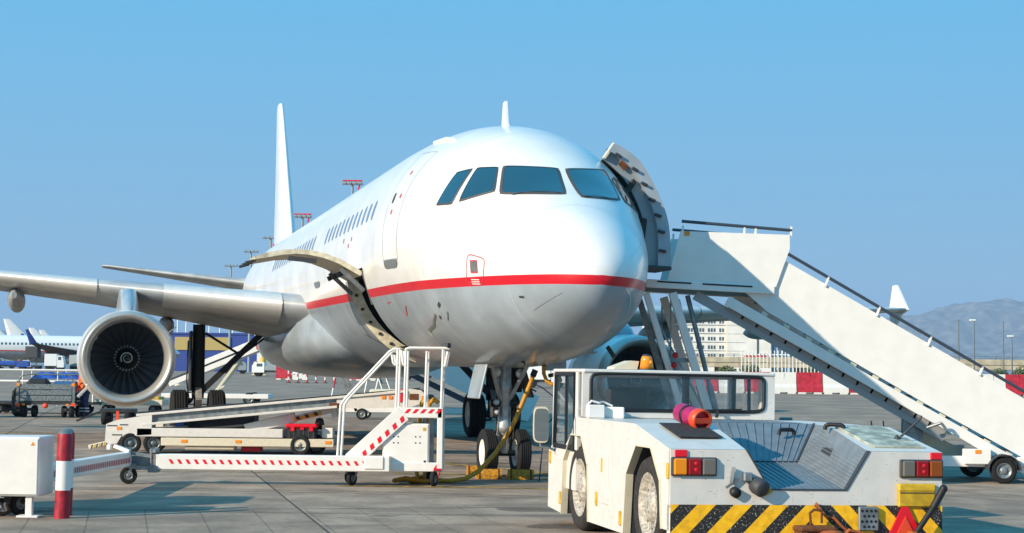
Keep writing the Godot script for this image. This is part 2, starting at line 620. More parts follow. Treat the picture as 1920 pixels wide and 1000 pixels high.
# a patch of skin between four corners (back, degrees), its corners rounded; ring > 0 leaves only a rim of that share
func skin_patch(c: Array, off: float, n := 8, m := 6, round_off := 0.05, grow := 1.0) -> Array:
	var g := []
	for j in m + 1:
		var row := PackedVector3Array()
		var v := -1.0 + 2.0 * j / m
		for i in n + 1:
			var u := -1.0 + 2.0 * i / n
			var uu := u * (1.0 - round_off * pow(absf(v), 8.0)) * grow
			var vv := v * (1.0 - round_off * pow(absf(u), 8.0)) * grow
			var a: Vector2 = c[0].lerp(c[1], (uu + 1) * 0.5)
			var b: Vector2 = c[3].lerp(c[2], (uu + 1) * 0.5)
			var p := a.lerp(b, (vv + 1) * 0.5)
			row.append(skin_out(p.x, p.y, off))
		g.append(row)
	return g

# a pane with straight edges: a flat quad between its corners, pushed forward onto the skin
func pane_patch(c: Array, off: float, n: int, m: int, round_off: float, grow := 1.0) -> Array:
	var k := []
	for q: Vector2 in c: k.append(skin(q.x, q.y))
	var out := Vector3(0.2 if (k[0] as Vector3).x + (k[2] as Vector3).x > -0.2 else -0.2, -0.05, -1.0).normalized()
	if absf((k[3] as Vector3).x) > 1.35 or absf((k[2] as Vector3).x) > 1.35:
		out = Vector3(signf((k[0] as Vector3).x) * 0.55, 0.0, -0.8).normalized()
	var g := []
	for j in m + 1:
		var row := PackedVector3Array()
		var v := -1.0 + 2.0 * j / m
		for i in n + 1:
			var u := -1.0 + 2.0 * i / n
			var uu := u * (1.0 - round_off * pow(absf(v), 8.0)) * grow
			var vv := v * (1.0 - round_off * pow(absf(u), 8.0)) * grow
			var a: Vector3 = k[0].lerp(k[1], (uu + 1) * 0.5)
			var b: Vector3 = k[3].lerp(k[2], (uu + 1) * 0.5)
			var p := a.lerp(b, (vv + 1) * 0.5)
			var lo := -0.5
			var hi := 1.5
			for it in 24:
				var mid := (lo + hi) * 0.5
				var q := p + out * mid
				var s := body_at(q.z)
				var h: float = s[0] - s[3] if q.y > s[3] else s[3] - s[1]
				if q.z > 0.0 and pow(q.x / maxf(s[2], 1e-3), 2.0) + pow((q.y - s[3]) / maxf(h, 1e-3), 2.0) < 1.0:
					lo = mid
				else:
					hi = mid
			p += out * lo
			var s2 := body_at(p.z)
			var hh: float = s2[0] - s2[3] if p.y > s2[3] else s2[3] - s2[1]
			row.append(p + skin_normal(p.z, rad_to_deg(atan2((p.y - s2[3]) / hh, p.x / s2[2]))) * off)
		g.append(row)
	return g

func skin_line(pts: Array, off: float, width: float) -> Shape:
	var s := S()
	for i in pts.size() - 1:
		var a: Vector2 = pts[i]
		var b: Vector2 = pts[i + 1]
		var steps := maxi(1, int((skin(a.x, a.y) - skin(b.x, b.y)).length() / 0.12))
		for k in steps:
			var p := a.lerp(b, float(k) / steps)
			var q := a.lerp(b, float(k + 1) / steps)
			var P := skin_out(p.x, p.y, off)
			var Q := skin_out(q.x, q.y, off)
			var nn := skin_normal(p.x, p.y)
			var w := (Q - P).cross(nn).normalized() * width * 0.5
			s.face([P - w, P + w, Q + w, Q - w], P - nn)
	return s

func foil(le: Vector3, chord: float, thick: float, drop: float, across: Vector3, n := 14) -> PackedVector3Array:
	# closed outline: leading edge, over the top to the trailing edge, back below
	var out := PackedVector3Array()
	for k in 2 * n:
		var x: float
		var up := 1.0
		if k <= n:
			x = 1.0 - cos(PI * 0.5 * k / n)
		else:
			x = 1.0 - cos(PI * 0.5 * (2 * n - k) / n)
			up = -1.0
		var yt := 5.0 * thick * (0.2969 * sqrt(x) - 0.126 * x - 0.3516 * x * x + 0.2843 * x * x * x - 0.1036 * x * x * x * x)
		out.append(le + Vector3(0, 0, chord * x) + across * (yt * up * chord) - Vector3(0, drop * x, 0))
	return out

func loft(s: Shape, rows: Array, caps := true) -> Shape:
	var mid := Vector3.ZERO
	s.grid(rows, true)
	# turn the normals outwards by looking at the first ring
	if caps:
		for e in [0, rows.size() - 1]:
			mid = Vector3.ZERO
			for p in rows[e]: mid += p
			mid /= rows[e].size()
			var o: Vector3 = rows[1][0] if e == 0 else rows[rows.size() - 2][0]
			for i in rows[e].size():
				s.face([mid, rows[e][i], rows[e][(i + 1) % rows[e].size()]], o)
	return s

func wing_le(s: float) -> Vector3: return Vector3(s, 2.95 + 0.075 * s, 17.0 + (s - 2.0) * 0.52)
func wing_te(s: float) -> float: return 23.2 if s < 6.4 else 23.2 + (s - 6.4) * 0.27
func wing_row(s: float, side: float, grow := 0.0) -> PackedVector3Array:
	var le := wing_le(s)
	var c := wing_te(s) - le.z
	var k := clampf((s - 1.5) / 15.5, 0.0, 1.0)
	var p := foil(Vector3(s * side, le.y, le.z - grow), c + grow, lerpf(0.15, 0.11, sqrt(k)) + grow * 0.3 / c, c * lerpf(0.10, 0.03, k), Vector3.UP)
	return p

func make_airliner() -> void:
	body_prepare()
	var psi := 0.244
	var bank := 0.0305
	var plane := thing("airliner", "large white twin-engine airliner with red waist stripe, seen from its nose", "airliner", Vector3(1.1248, 0, -22.630))
	plane.basis = Basis(Vector3.UP, PI + psi) * Basis(Vector3.BACK, bank)
	# --- skin
	var backs := []
	for k in 12: backs.append(0.9 * pow(k / 12.0, 2.0))
	var b := 0.9
	while b < 8.25:
		backs.append(b)
		b += 0.16
	for q: float in [8.3, 8.6, 8.9, 9.2, 9.5, 9.8, 10.1]: backs.append(q)
	b = 10.6
	while b < 29.0:
		backs.append(b)
		b += 0.7
	b = 29.0
	while b < 44.4:
		backs.append(b)
		b += 0.5
	backs.append(44.5)
	var top := func(_t: float) -> float: return 90.0
	var bottom := func(_t: float) -> float: return -90.0
	var up := S()
	skin_band(up, backs, hinge_line, top, 26, false, false)
	skin_band(up, backs, stripe_high, hinge_line, 2, false, true)
	skin_band(up, backs, stripe_high, top, 26, true, false)
	part("upper_fuselage", up, "aircraft_white", plane)
	var st := S()
	skin_band(st, backs, stripe_low, stripe_high, 1, false, true)
	skin_band(st, backs, stripe_low, stripe_high, 1, true, false)
	part("stripe", st, "aircraft_red", plane)
	var low := S()
	skin_band(low, backs, sill_line, stripe_low, 6, false, true)
	skin_band(low, backs, bottom, sill_line, 8, false, false)
	skin_band(low, backs, bottom, stripe_low, 14, true, false)
	part("lower_fuselage", low, "aircraft_grey", plane)
	# --- cargo hold behind the open forward door
	var hold := S()
	for z: float in [8.3, 10.1]:
		var hp := [Vector3(-0.6, 3.36, z)]
		for k in 9: hp.append(skin_out(z, lerpf(hinge_line(z), sill_line(z), k / 8.0), -0.02))
		hp.append(Vector3(-0.6, 2.1, z))
		hold.face(hp)
	hold.face([Vector3(-0.6, 2.1, 8.3), Vector3(-0.6, 3.36, 8.3), Vector3(-0.6, 3.36, 10.1), Vector3(-0.6, 2.1, 10.1)])
	hold.face([Vector3(0.9, 2.12, 8.3), Vector3(-0.6, 2.1, 8.3), Vector3(-0.6, 2.1, 10.1), Vector3(0.9, 2.12, 10.1)])
	hold.face([Vector3(1.88, 3.34, 8.3), Vector3(-0.6, 3.36, 8.3), Vector3(-0.6, 3.36, 10.1), Vector3(1.88, 3.34, 10.1)])
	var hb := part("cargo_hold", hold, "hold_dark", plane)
	# cream jamb along the rear edge of the opening
	var jr := S()
	var lip := S()
	for k in 14:
		var a0 := lerpf(hinge_line(10.1), sill_line(10.1) - 14.0, k / 14.0)
		var a1 := lerpf(hinge_line(10.1), sill_line(10.1) - 14.0, (k + 1) / 14.0)
		jr.face([skin_out(10.09, a0, 0.03), skin_out(10.09, a1, 0.03), skin_out(10.03, a1, -0.17), skin_out(10.03, a0, -0.17)])
		lip.face([skin_out(10.09, a0, 0.03), skin_out(10.09, a1, 0.03), skin_out(10.17, a1, 0.012), skin_out(10.17, a0, 0.012)])
	var jn := part("door_jamb", jr, "primer", plane)
	part("jamb_lip", lip, "primer", jn)
	for k in 6:
		var p := skin_out(10.055, lerpf(hinge_line(10.1), sill_line(10.1), (k + 0.6) / 6.0), -0.06)
		part("latch_pin", S().box(p, Vector3(0.06, 0.05, 0.05), Basis.IDENTITY, 0.01), "dark_grey", jn)
	part("fore_jamb", S().bar(skin_out(8.31, hinge_line(8.3) - 1.0, -0.03), skin_out(8.31, -30.0, -0.03), 0.05, 0.12, Vector3.RIGHT), "hold_grey", plane)
	cargo_door(plane, 8.3, 0.0)
	cargo_door(plane, 26.2, 0.12)
	# --- cockpit panes
	var panes := [
		[Vector2(2.745, 60), Vector2(2.40, 88.6), Vector2(1.66, 84.5), Vector2(2.20, 47.6)],
		[Vector2(2.41, 94.5), Vector2(2.99, 123.5), Vector2(2.22, 131.0), Vector2(1.60, 96.5)],
		[Vector2(3.12, 47.5), Vector2(2.80, 56.5), Vector2(2.36, 45.0), Vector2(2.89, 27.0)],
		[Vector2(3.50, 38.5), Vector2(3.20, 45.3), Vector2(3.06, 23.6), Vector2(3.52, 19.0)],
		[Vector2(2.80, 123.5 + 4.5), Vector2(3.12, 132.5), Vector2(2.89, 153.0), Vector2(2.36, 137.0)],
		[Vector2(3.20, 134.7), Vector2(3.50, 141.5), Vector2(3.52, 161.0), Vector2(3.06, 156.4)]]
	for c in panes:
		var pn := part("cockpit_window", S().grid(pane_patch(c, 0.010, 14, 8, 0.05)), "cockpit_glass", plane)
		var rim := S()
		var a := pane_patch(c, 0.014, 14, 8, 0.05, 0.985)
		var z := pane_patch(c, 0.005, 14, 8, 0.04, 1.085)
		for side in 4:
			var cnt := 14 if side < 2 else 8
			for i in cnt:
				var q := []
				for e in [[a, i], [a, i + 1], [z, i + 1], [z, i]]:
					q.append(e[0][0][e[1]] if side == 0 else e[0][8][e[1]] if side == 1 else e[0][e[1]][0] if side == 2 else e[0][e[1]][14])
				rim.face(q, Vector3(0, 3.6, 4.0))
		part("window_frame", rim, "window_seal", pn)
	for q: Array in [[Vector2(1.66, 82), Vector2(2.02, 52), 0.02], [Vector2(1.60, 98), Vector2(2.0, 127), 0.02]]:
		part("wiper", skin_line([q[0], q[1]], q[2], 0.022), "dark_grey", plane)
	# --- cabin windows
	for k in 12:
		var z := 7.56 + k * 0.54
		var a0 := angle_of_height(z, 4.58)
		var a1 := angle_of_height(z, 4.24)
		part("cabin_window", S().grid(skin_patch([Vector2(z - 0.1, a0), Vector2(z + 0.1, a0), Vector2(z + 0.1, a1), Vector2(z - 0.1, a1)], 0.006, 4, 4, 0.2)), "window_blue", plane)
	for k in 16:
		var z := 15.6 + k * 0.54
		var a0 := angle_of_height(z, 4.58)
		var a1 := angle_of_height(z, 4.24)
		part("cabin_window", S().grid(skin_patch([Vector2(z - 0.1, a0), Vector2(z + 0.1, a0), Vector2(z + 0.1, a1), Vector2(z - 0.1, a1)], 0.006, 4, 4, 0.2)), "window_blue", plane)
	# --- starboard front door: seams, sill plate, little window
	var dz0 := 5.13
	var dz1 := 6.18
	var seam := S()
	for z: float in [dz0, dz1]:
		var l := []
		for k in 14: l.append(Vector2(z, lerpf(-10.5, 47.0, k / 13.0)))
		var sl := skin_line(l, 0.004, 0.018)
		seam.v.append_array(sl.v); seam.n.append_array(sl.n); seam.t.append_array(sl.t)
	for a: float in [47.0, -10.5]:
		var sl := skin_line([Vector2(dz0, a), Vector2(dz1, a)], 0.004, 0.016)
		seam.v.append_array(sl.v); seam.n.append_array(sl.n); seam.t.append_array(sl.t)
	part("cabin_door_seam", seam, "seam", plane)
	part("door_window", S().grid(skin_patch([Vector2(5.82, 22), Vector2(5.96, 22), Vector2(5.96, 16.5), Vector2(5.82, 16.5)], 0.006, 4, 4, 0.2)), "dark_grey", plane)
	part("sill_plate", S().grid(skin_patch([Vector2(5.13, -10.6), Vector2(6.2, -10.6), Vector2(6.1, -14.6), Vector2(5.25, -14.6)], 0.008, 5, 3, 0.1)), "scuff", plane)
	part("sill_plate", S().grid(skin_patch([Vector2(13.95, -9.4), Vector2(14.85, -9.4), Vector2(14.75, -13.0), Vector2(14.05, -13.0)], 0.008, 5, 3, 0.1)), "scuff", plane)
	part("rain_gutter", S().path([skin_out(5.1, 57, 0.02), skin_out(5.65, 57.5, 0.03), skin_out(6.5, 57, 0.02)], 0.035, 8), "aircraft_white", plane)
	for q in [Vector2(5.6, 33), Vector2(5.75, 12), Vector2(5.45, 20), Vector2(9.6, 6), Vector2(9.9, 3), Vector2(10.6, 7)]:
		part("placard", S().grid(skin_patch([q + Vector2(-0.05, 1.3), q + Vector2(0.05, 1.3), q + Vector2(0.05, -1.3), q + Vector2(-0.05, -1.3)], 0.005, 2, 2, 0.2)), "thin_red", plane)
	# --- service panel with red outline on the nose
	var pl := []
	for k in 25:
		var a := TAU * k / 24
		var cx := signf(cos(a)) * pow(absf(cos(a)), 0.35)
		var sy := signf(sin(a)) * pow(absf(sin(a)), 0.35)
		pl.append(Vector2(2.06 + 0.245 * cx + 0.06 * -sy, -9.0 + 8.5 * sy))
	part("panel_outline", skin_line(pl, 0.005, 0.016), "thin_red", plane)
	part("service_panel", S().grid(skin_patch([Vector2(1.98, -3.0), Vector2(2.17, -4.2), Vector2(2.17, -11.0), Vector2(1.98, -10.2)], 0.006, 4, 4, 0.06)), "scuff", plane)
	part("panel_rim", skin_line([Vector2(1.98, -3.0), Vector2(2.17, -4.2), Vector2(2.17, -11.0), Vector2(1.98, -10.2), Vector2(1.98, -3.0)], 0.007, 0.02), "thin_red", plane)
	for k in 3:
		part("panel_text", skin_line([Vector2(1.96, -14.6 - k * 1.3), Vector2(2.2, -15.2 - k * 1.3)], 0.006, 0.013), "aircraft_white", plane)
	# probes, vents, drain patches and scratches low on the nose
	for q in [[Vector2(0.98, -27), Vector2(1.08, -26.2), 0.03, "dark_grey"], [Vector2(0.95, -40.3), Vector2(0.33, -31.8), 0.012, "seam"], [Vector2(3.62, -31), Vector2(3.74, -33.4), 0.06, "dark_grey"], [Vector2(3.9, -38.5), Vector2(3.98, -40.0), 0.05, "dark_grey"], [Vector2(5.3, -51.0), Vector2(5.2, -47.5), 0.05, "primer"], [Vector2(5.2, -47.5), Vector2(4.6, -44.0), 0.06, "scuff"], [Vector2(4.6, -44.0), Vector2(4.1, -38.0), 0.05, "scuff"], [Vector2(3.5, -36.0), Vector2(3.7, -41.0), 0.03, "scuff"], [Vector2(5.6, -33.0), Vector2(5.9, -38.0), 0.04, "thin_red"], [Vector2(6.6, -30.0), Vector2(6.9, -30.5), 0.02, "thin_red"], [Vector2(11.2, -46.0), Vector2(8.2, -78.0), 0.03, "dark_grey"]]:
		part("skin_mark", skin_line([q[0], q[1]], 0.006, q[2]), q[3], plane)
	for z: float in [1.25, 3.85, 7.0, 11.5, 20.3]:
		for span: Array in [[-88.0, stripe_low(z) - 1.0], [stripe_high(z) + 1.0, 175.0]]:
			var ring := []
			for k in 24: ring.append(Vector2(z, lerpf(span[0], span[1], k / 23.0)))
			part("skin_joint", skin_line(ring, 0.003, 0.010), "seam_faint", plane)
	for a: float in [58.0]:
		var lng := []
		for k in 30: lng.append(Vector2(3.9 + k * 0.8, a))
		part("skin_joint", skin_line(lng, 0.003, 0.008), "seam_faint", plane)
	# radome lightning strips and flaked paint on the port cheek
	for q in [[Vector2(0.35, 150), Vector2(1.3, 155)], [Vector2(0.2, 205), Vector2(0.9, 228)], [Vector2(0.9, 172), Vector2(1.3, 186)], [Vector2(1.3, 186), Vector2(1.15, 205)], [Vector2(1.15, 205), Vector2(1.45, 222)]]:
		part("skin_mark", skin_line([q[0], q[1]], 0.006, 0.02), "aircraft_white", plane)
	# --- aerials on the crown
	part("antenna", S().prism(PackedVector2Array([Vector2(0, 0), Vector2(0.34, 0), Vector2(0.30, 0.42), Vector2(0.17, 0.44)]), skin(5.15, 85.5) - Vector2(0, 0.02).x * Vector3.UP, Basis(Vector3.BACK, Vector3.UP, Vector3.RIGHT), 0.045), "aircraft_white", plane)
	part("antenna", S().box(skin(6.2, 92) + Vector3(0, 0.03, 0), Vector3(0.12, 0.06, 0.3), Basis.IDENTITY, 0.02).box(skin(6.8, 94) + Vector3(0, 0.03, 0), Vector3(0.1, 0.05, 0.25), Basis.IDENTITY, 0.02), "aircraft_white", plane)
	# --- belly fairing between the wings, split at the stripe like the body
	for which in 3:
		var s := S()
		for side: float in [1.0, -1.0]:
			var g := []
			for j in 30:
				var z := lerpf(15.4, 28.6, j / 29.0)
				var f := sin(PI * clampf((z - 15.4) / 13.2, 0.0, 1.0))
				f = pow(f, 0.45)
				var hi := lerpf(2.9, 3.62, f)
				var lo := lerpf(2.0, 1.50, f)
				var hw := lerpf(1.15, 2.28, f)
				var ybs := 2.845 + 0.0095 * z
				var cy := (hi + lo) * 0.5
				var row := PackedVector3Array()
				var e := 2.0 / 2.7
				for i in 9:
					var y0: float = [lo, ybs, ybs + 0.13 + 0.0015 * z][which]
					var y1: float = [ybs, ybs + 0.13 + 0.0015 * z, hi][which]
					y0 = clampf(y0, lo, hi)
					y1 = clampf(y1, lo, hi)
					var y := lerpf(y0, y1, i / 8.0)
					if which == 0: y = lerpf(y0, y1, 1.0 - pow(1.0 - i / 8.0, 2.0) * 1.0) if false else lerpf(y0, y1, pow(i / 8.0, 1.8))
					if which == 2: y = lerpf(y0, y1, 1.0 - pow(1.0 - i / 8.0, 1.8))
					var t := clampf(absf(y - cy) / maxf((hi - lo) * 0.5, 1e-3), 0.0, 1.0)
					row.append(Vector3(side * hw * pow(1.0 - pow(t, 2.7), 1.0 / 2.7), y, z))
				g.append(row)
			s.grid(g, false, Vector3(0, 2.6, 22))
		part("belly_fairing", s, ["aircraft_grey", "aircraft_red", "aircraft_white"][which], plane)
	# --- wings
	for side: float in [1.0, -1.0]:
		var rows := []
		for q: float in [1.5, 2.0, 2.6, 3.4, 4.4, 5.4, 6.4, 8.0, 10.0, 12.0, 14.0, 16.0, 17.05]:
			rows.append(wing_row(q, side))
		var w := part("wing", loft(S(), rows), "wing_grey", plane)
		for q: Array in [[2.35, 4.95], [6.45, 9.0], [9.03, 11.6], [11.63, 14.2], [14.23, 16.7]]:
			var sl := []
			for k in 6:
				var p := wing_row(lerpf(q[0], q[1], k / 5.0), side, 0.035)
				var cut := PackedVector3Array()
				for i in range(-5, 6):
					cut.append(p[(i + p.size()) % p.size()])
				sl.append(cut)
			part("slat", S().grid(sl, true), "bare_metal", w)
		var fence := S()
		fence.prism(PackedVector2Array([Vector2(-0.05, 0.0), Vector2(0.72, 0.78), Vector2(0.95, 0.76), Vector2(1.15, 0.0), Vector2(0.98, -0.5), Vector2(0.8, -0.52), Vector2(0.4, -0.14)]), Vector3(17.08 * side, wing_le(17.05).y - 0.02, wing_le(17.05).z), Basis(Vector3.BACK, Vector3.UP, Vector3.RIGHT), 0.07)
		part("wing_fence", fence, "aircraft_white", w)
		for q: Array in [[4.7, 22.4, 0.0], [8.35, 22.2, 0.0], [11.9, 23.2, 0.0]]:
			var ff := []
			var base := wing_le(q[0]).y - 0.42
			if q[0] < 5.0: base -= 0.22
			for j in 10:
				var u := j / 9.0
				var r := 0.27 * pow(sin(PI * clampf(u * 0.94 + 0.04, 0.0, 1.0)), 0.6)
				var row := PackedVector3Array()
				for i in 14:
					row.append(Vector3(q[0] * side + r * 0.78 * cos(TAU * i / 14), base - 0.15 * u + r * 1.05 * sin(TAU * i / 14), q[1] - 1.6 + 3.2 * u))
				ff.append(row)
			part("flap_fairing", loft(S(), ff), "wing_grey", w)
		# --- engine
		var c := Vector3(5.75 * side, 1.73, 15.4)
		var na := S().lathe([Vector2(1.005, 0.38), Vector2(1.045, 0.8), Vector2(1.06, 1.3), Vector2(1.045, 1.9), Vector2(0.99, 2.6), Vector2(0.92, 3.2), Vector2(0.89, 3.25)], c, Vector3.BACK, 48)
		var en := part("engine", na, "aircraft_white", plane)
		part("intake_lip", S().lathe([Vector2(0.785, 0.34), Vector2(0.80, 0.18), Vector2(0.835, 0.07), Vector2(0.885, 0.012), Vector2(0.93, 0.0), Vector2(0.955, 0.02), Vector2(0.978, 0.10), Vector2(0.994, 0.22), Vector2(1.006, 0.38)], c, Vector3.BACK, 56), "lip_metal", en)
		part("intake_liner", S().lathe([Vector2(0.784, 0.34), Vector2(0.78, 0.6), Vector2(0.775, 1.2)], c, Vector3.BACK, 48), "liner", en)
		part("fan_case", S().lathe([Vector2(0.775, 1.2), Vector2(0.0, 1.25)], c, Vector3.BACK, 40), "hold_dark", en)
		part("exhaust", S().lathe([Vector2(0.62, 2.9), Vector2(0.55, 3.7), Vector2(0.42, 4.3), Vector2(0.40, 4.32), Vector2(0.2, 4.7), Vector2(0.0, 4.9)], c, Vector3.BACK, 28), "dark_steel", en)
		var blade := S()
		var bg := []
		for j in 9:
			var u := j / 8.0
			var r := lerpf(0.24, 0.77, u)
			var tw := lerpf(0.45, 1.08, u)
			var ch := lerpf(0.085, 0.125, u)
			var sweep := 0.05 * sin(PI * u)
			var row := PackedVector3Array()
			for e: float in [-1.0, -0.3, 0.4, 1.0]:
				row.append(Vector3(e * ch * sin(tw) + 0.02 * u * e * e, r, 0.86 + e * ch * cos(tw) + 0.02 * (1.0 - e * e) + sweep * 0.2))
			bg.append(row)
		blade.grid(bg)
		var bm := blade.mesh()
		for k in 24:
			var o := part_mesh("fan_blade", bm, "fan", en)
			o.transform = Transform3D(Basis(Vector3.BACK, TAU * k / 24.0), c)
		part("spinner", S().lathe([Vector2(0.0, 0.42), Vector2(0.05, 0.46), Vector2(0.14, 0.58), Vector2(0.22, 0.72), Vector2(0.255, 0.86), Vector2(0.26, 1.0)], c, Vector3.BACK, 32), "fan_hub", en)
		var sp := S()
		var last := Vector3.INF
		for k in 60:
			var u := k / 59.0
			var r := lerpf(0.012, 0.135, u)
			var a := -u * 2.1 * TAU
			var zz := 0.428 + (r * 0.95)
			var p := c + Vector3(r * cos(a), r * sin(a), zz)
			if last != Vector3.INF:
				sp.tube(last, p, 0.009 + 0.006 * u, 5)
			last = p
		part("spinner_spiral", sp, "fan_tick", en)
		for k in 24:
			var a := TAU * k / 24
			part("blade_root", S().box(c + Vector3(cos(a) * 0.255, sin(a) * 0.255, 0.80), Vector3(0.05, 0.016, 0.02), Basis(Vector3.BACK, a)), "fan_tick", en)
		# pylon
		var py := []
		for j in 6:
			var u := j / 5.0
			var y := lerpf(2.62, 3.32, u)
			var z0 := lerpf(16.3, 17.9, u * u)
			var row := PackedVector3Array()
			for p in foil(Vector3(5.75 * side, y, z0), 22.4 - z0, 0.085, 0.0, Vector3.RIGHT, 8): row.append(p)
			py.append(row)
		part("pylon", loft(S(), py), "aircraft_grey", en)
		part("strake", S().prism(PackedVector2Array([Vector2(0, 0), Vector2(0.9, 0), Vector2(0.9, 0.26), Vector2(0.5, 0.22)]), c + Vector3(-0.86 * side, 0.6, 0.9), Basis(Vector3.BACK, Vector3(-0.8 * side, 0.6, 0), Vector3(0.6, 0.8 * side, 0)), 0.02), "aircraft_grey", en)
		if side > 0.0:
			part("cowl_latch", S().bar(c + Vector3(0.80, -0.66, 0.35), c + Vector3(0.98, -0.86, 0.3), 0.04, 0.05).bar(c + Vector3(0.79, -0.64, 0.3), c + Vector3(0.73, -0.56, 0.32), 0.08, 0.1), "paint_clean", en)
		# --- tailplane
		var tp := []
		for q: Array in [[0.3, 38.9, 4.9, 4.70], [0.9, 39.3, 4.55, 4.74], [2.2, 39.95, 3.75, 4.86], [4.2, 40.95, 2.5, 5.06], [6.0, 41.85, 1.5, 5.24], [6.22, 42.1, 1.2, 5.26]]:
			tp.append(foil(Vector3(q[0] * side, q[3], q[1]), q[2], 0.10, 0.0, Vector3.UP, 10))
		part("tailplane", loft(S(), tp), "wing_grey", plane)
	# --- fin
	var fin := []
	for q: Array in [[5.4, 35.9, 6.5], [6.0, 36.5, 5.95], [8.0, 38.4, 4.45], [10.0, 40.35, 3.0], [11.6, 42.0, 1.85], [11.76, 42.35, 1.4]]:
		fin.append(foil(Vector3(0, q[0], q[1]), q[2], 0.10, 0.0, Vector3.RIGHT, 10))
	part("fin", loft(S(), fin), "aircraft_white", plane)
	part("fin_mark", S().bar(Vector3(0.30, 5.7, 37.5), Vector3(0.36, 6.15, 39.3), 0.03, 0.14), "aircraft_red", plane)
	make_gear(plane, bank)


# a cargo door swung up on its hinge, its front edge at z0
func cargo_door(plane: Node3D, z0: float, lift: float) -> void:
	var arc := [Vector2(1.92, 3.38), Vector2(2.32, 3.58), Vector2(2.60, 3.67), Vector2(2.89, 3.715), Vector2(3.12, 3.72), Vector2(3.36, 3.69), Vector2(3.62, 3.63), Vector2(3.85, 3.545)]
	var door_out := []
	var door_in := []
	for i in arc.size():
		var p: Vector2 = arc[i]
		var d: Vector2 = (arc[mini(i + 1, arc.size() - 1)] - arc[maxi(i - 1, 0)]).normalized()
		var nn := Vector2(d.y, -d.x)
		var w := 0.085 if i < arc.size() - 1 else 0.05
		door_out.append(PackedVector3Array([Vector3(p.x, p.y + lift, z0 + 0.02), Vector3(p.x, p.y + lift, z0 + 0.9), Vector3(p.x, p.y + lift, z0 + 1.78)]))
		door_in.append(PackedVector3Array([Vector3(p.x + nn.x * w, p.y + nn.y * w + lift, z0 + 0.03), Vector3(p.x + nn.x * w, p.y + nn.y * w + lift, z0 + 0.9), Vector3(p.x + nn.x * w, p.y + nn.y * w + lift, z0 + 1.77)]))
	var cd := part("cargo_door", S().grid(door_out), "aircraft_white", plane)
	part("door_lining", S().grid(door_in), "paint_cream", cd)
	var edge := S()
	for i in arc.size() - 1:
		var p: Vector3 = door_out[i][0]
		var q: Vector3 = door_out[i + 1][0]
		var pi: Vector3 = door_in[i][0]
		var qi: Vector3 = door_in[i + 1][0]
		edge.face([p, q, qi, pi])
		edge.face([door_out[i][2], door_out[i + 1][2], door_in[i + 1][2], door_in[i][2]])
	edge.face([door_out[-1][0], door_out[-1][2], door_in[-1][2], door_in[-1][0]])
	part("door_edge", edge, "primer", cd)
	for z: float in [z0 + 0.3, z0 + 0.9, z0 + 1.5]:
		part("latch", S().bar(Vector3(3.80, 3.50 + lift, z), Vector3(3.98, 3.44 + lift, z), 0.12, 0.05, Vector3.UP, 0.01), "dark_grey", cd)
		part("latch", S().bar(Vector3(2.2, 3.38 + lift, z), Vector3(2.34, 3.30 + lift, z), 0.07, 0.09), "dark_grey", cd)
	part("latch", S().bar(Vector3(2.75, 3.53 + lift, z0 + 0.06), Vector3(3.25, 3.55 + lift, z0 + 0.06), 0.05, 0.08), "dark_grey", cd)
	for z: float in [z0 + 0.2, z0 + 1.6]:
		part("hinge_arm", S().bar(Vector3(1.86, 3.05 + lift, z), Vector3(2.3, 3.42 + lift, z), 0.08, 0.07), "grey_metal", cd)

func aircraft_wheel(parent: Node3D, c: Vector3, r: float, w: float) -> void:
	var ty := S()
	var prof := [Vector2(r * 0.56, -w * 0.40), Vector2(r * 0.70, -w * 0.5), Vector2(r * 0.86, -w * 0.49), Vector2(r * 0.95, -w * 0.40)]
	for k in 5:
		var x := -0.30 + 0.15 * k
		prof.append(Vector2(r * 0.995, w * (x - 0.05)))
		prof.append(Vector2(r, w * x))
		prof.append(Vector2(r * 0.995, w * (x + 0.045)))
		if k < 4: prof.append(Vector2(r * 0.972, w * (x + 0.075)))
	prof.append_array([Vector2(r * 0.95, w * 0.40), Vector2(r * 0.86, w * 0.49), Vector2(r * 0.70, w * 0.5), Vector2(r * 0.56, w * 0.40)])
	ty.lathe(prof, c, Vector3.RIGHT, 40)
	part("tyre", ty, "rubber", parent)
	var rim := S()
	for s: float in [-1.0, 1.0]:
		rim.lathe([Vector2(r * 0.57, s * w * 0.40), Vector2(r * 0.53, s * w * 0.42), Vector2(r * 0.47, s * w * 0.30), Vector2(r * 0.28, s * w * 0.26), Vector2(r * 0.22, s * w * 0.40), Vector2(0.0, s * w * 0.42)], c, Vector3.RIGHT, 28)
		for k in 8:
			rim.tube(c + Vector3(s * w * 0.24, r * 0.37 * cos(TAU * k / 8), r * 0.37 * sin(TAU * k / 8)), c + Vector3(s * w * 0.33, r * 0.37 * cos(TAU * k / 8), r * 0.37 * sin(TAU * k / 8)), r * 0.05, 6)
	part("wheel_rim", rim, "paint_clean", parent)

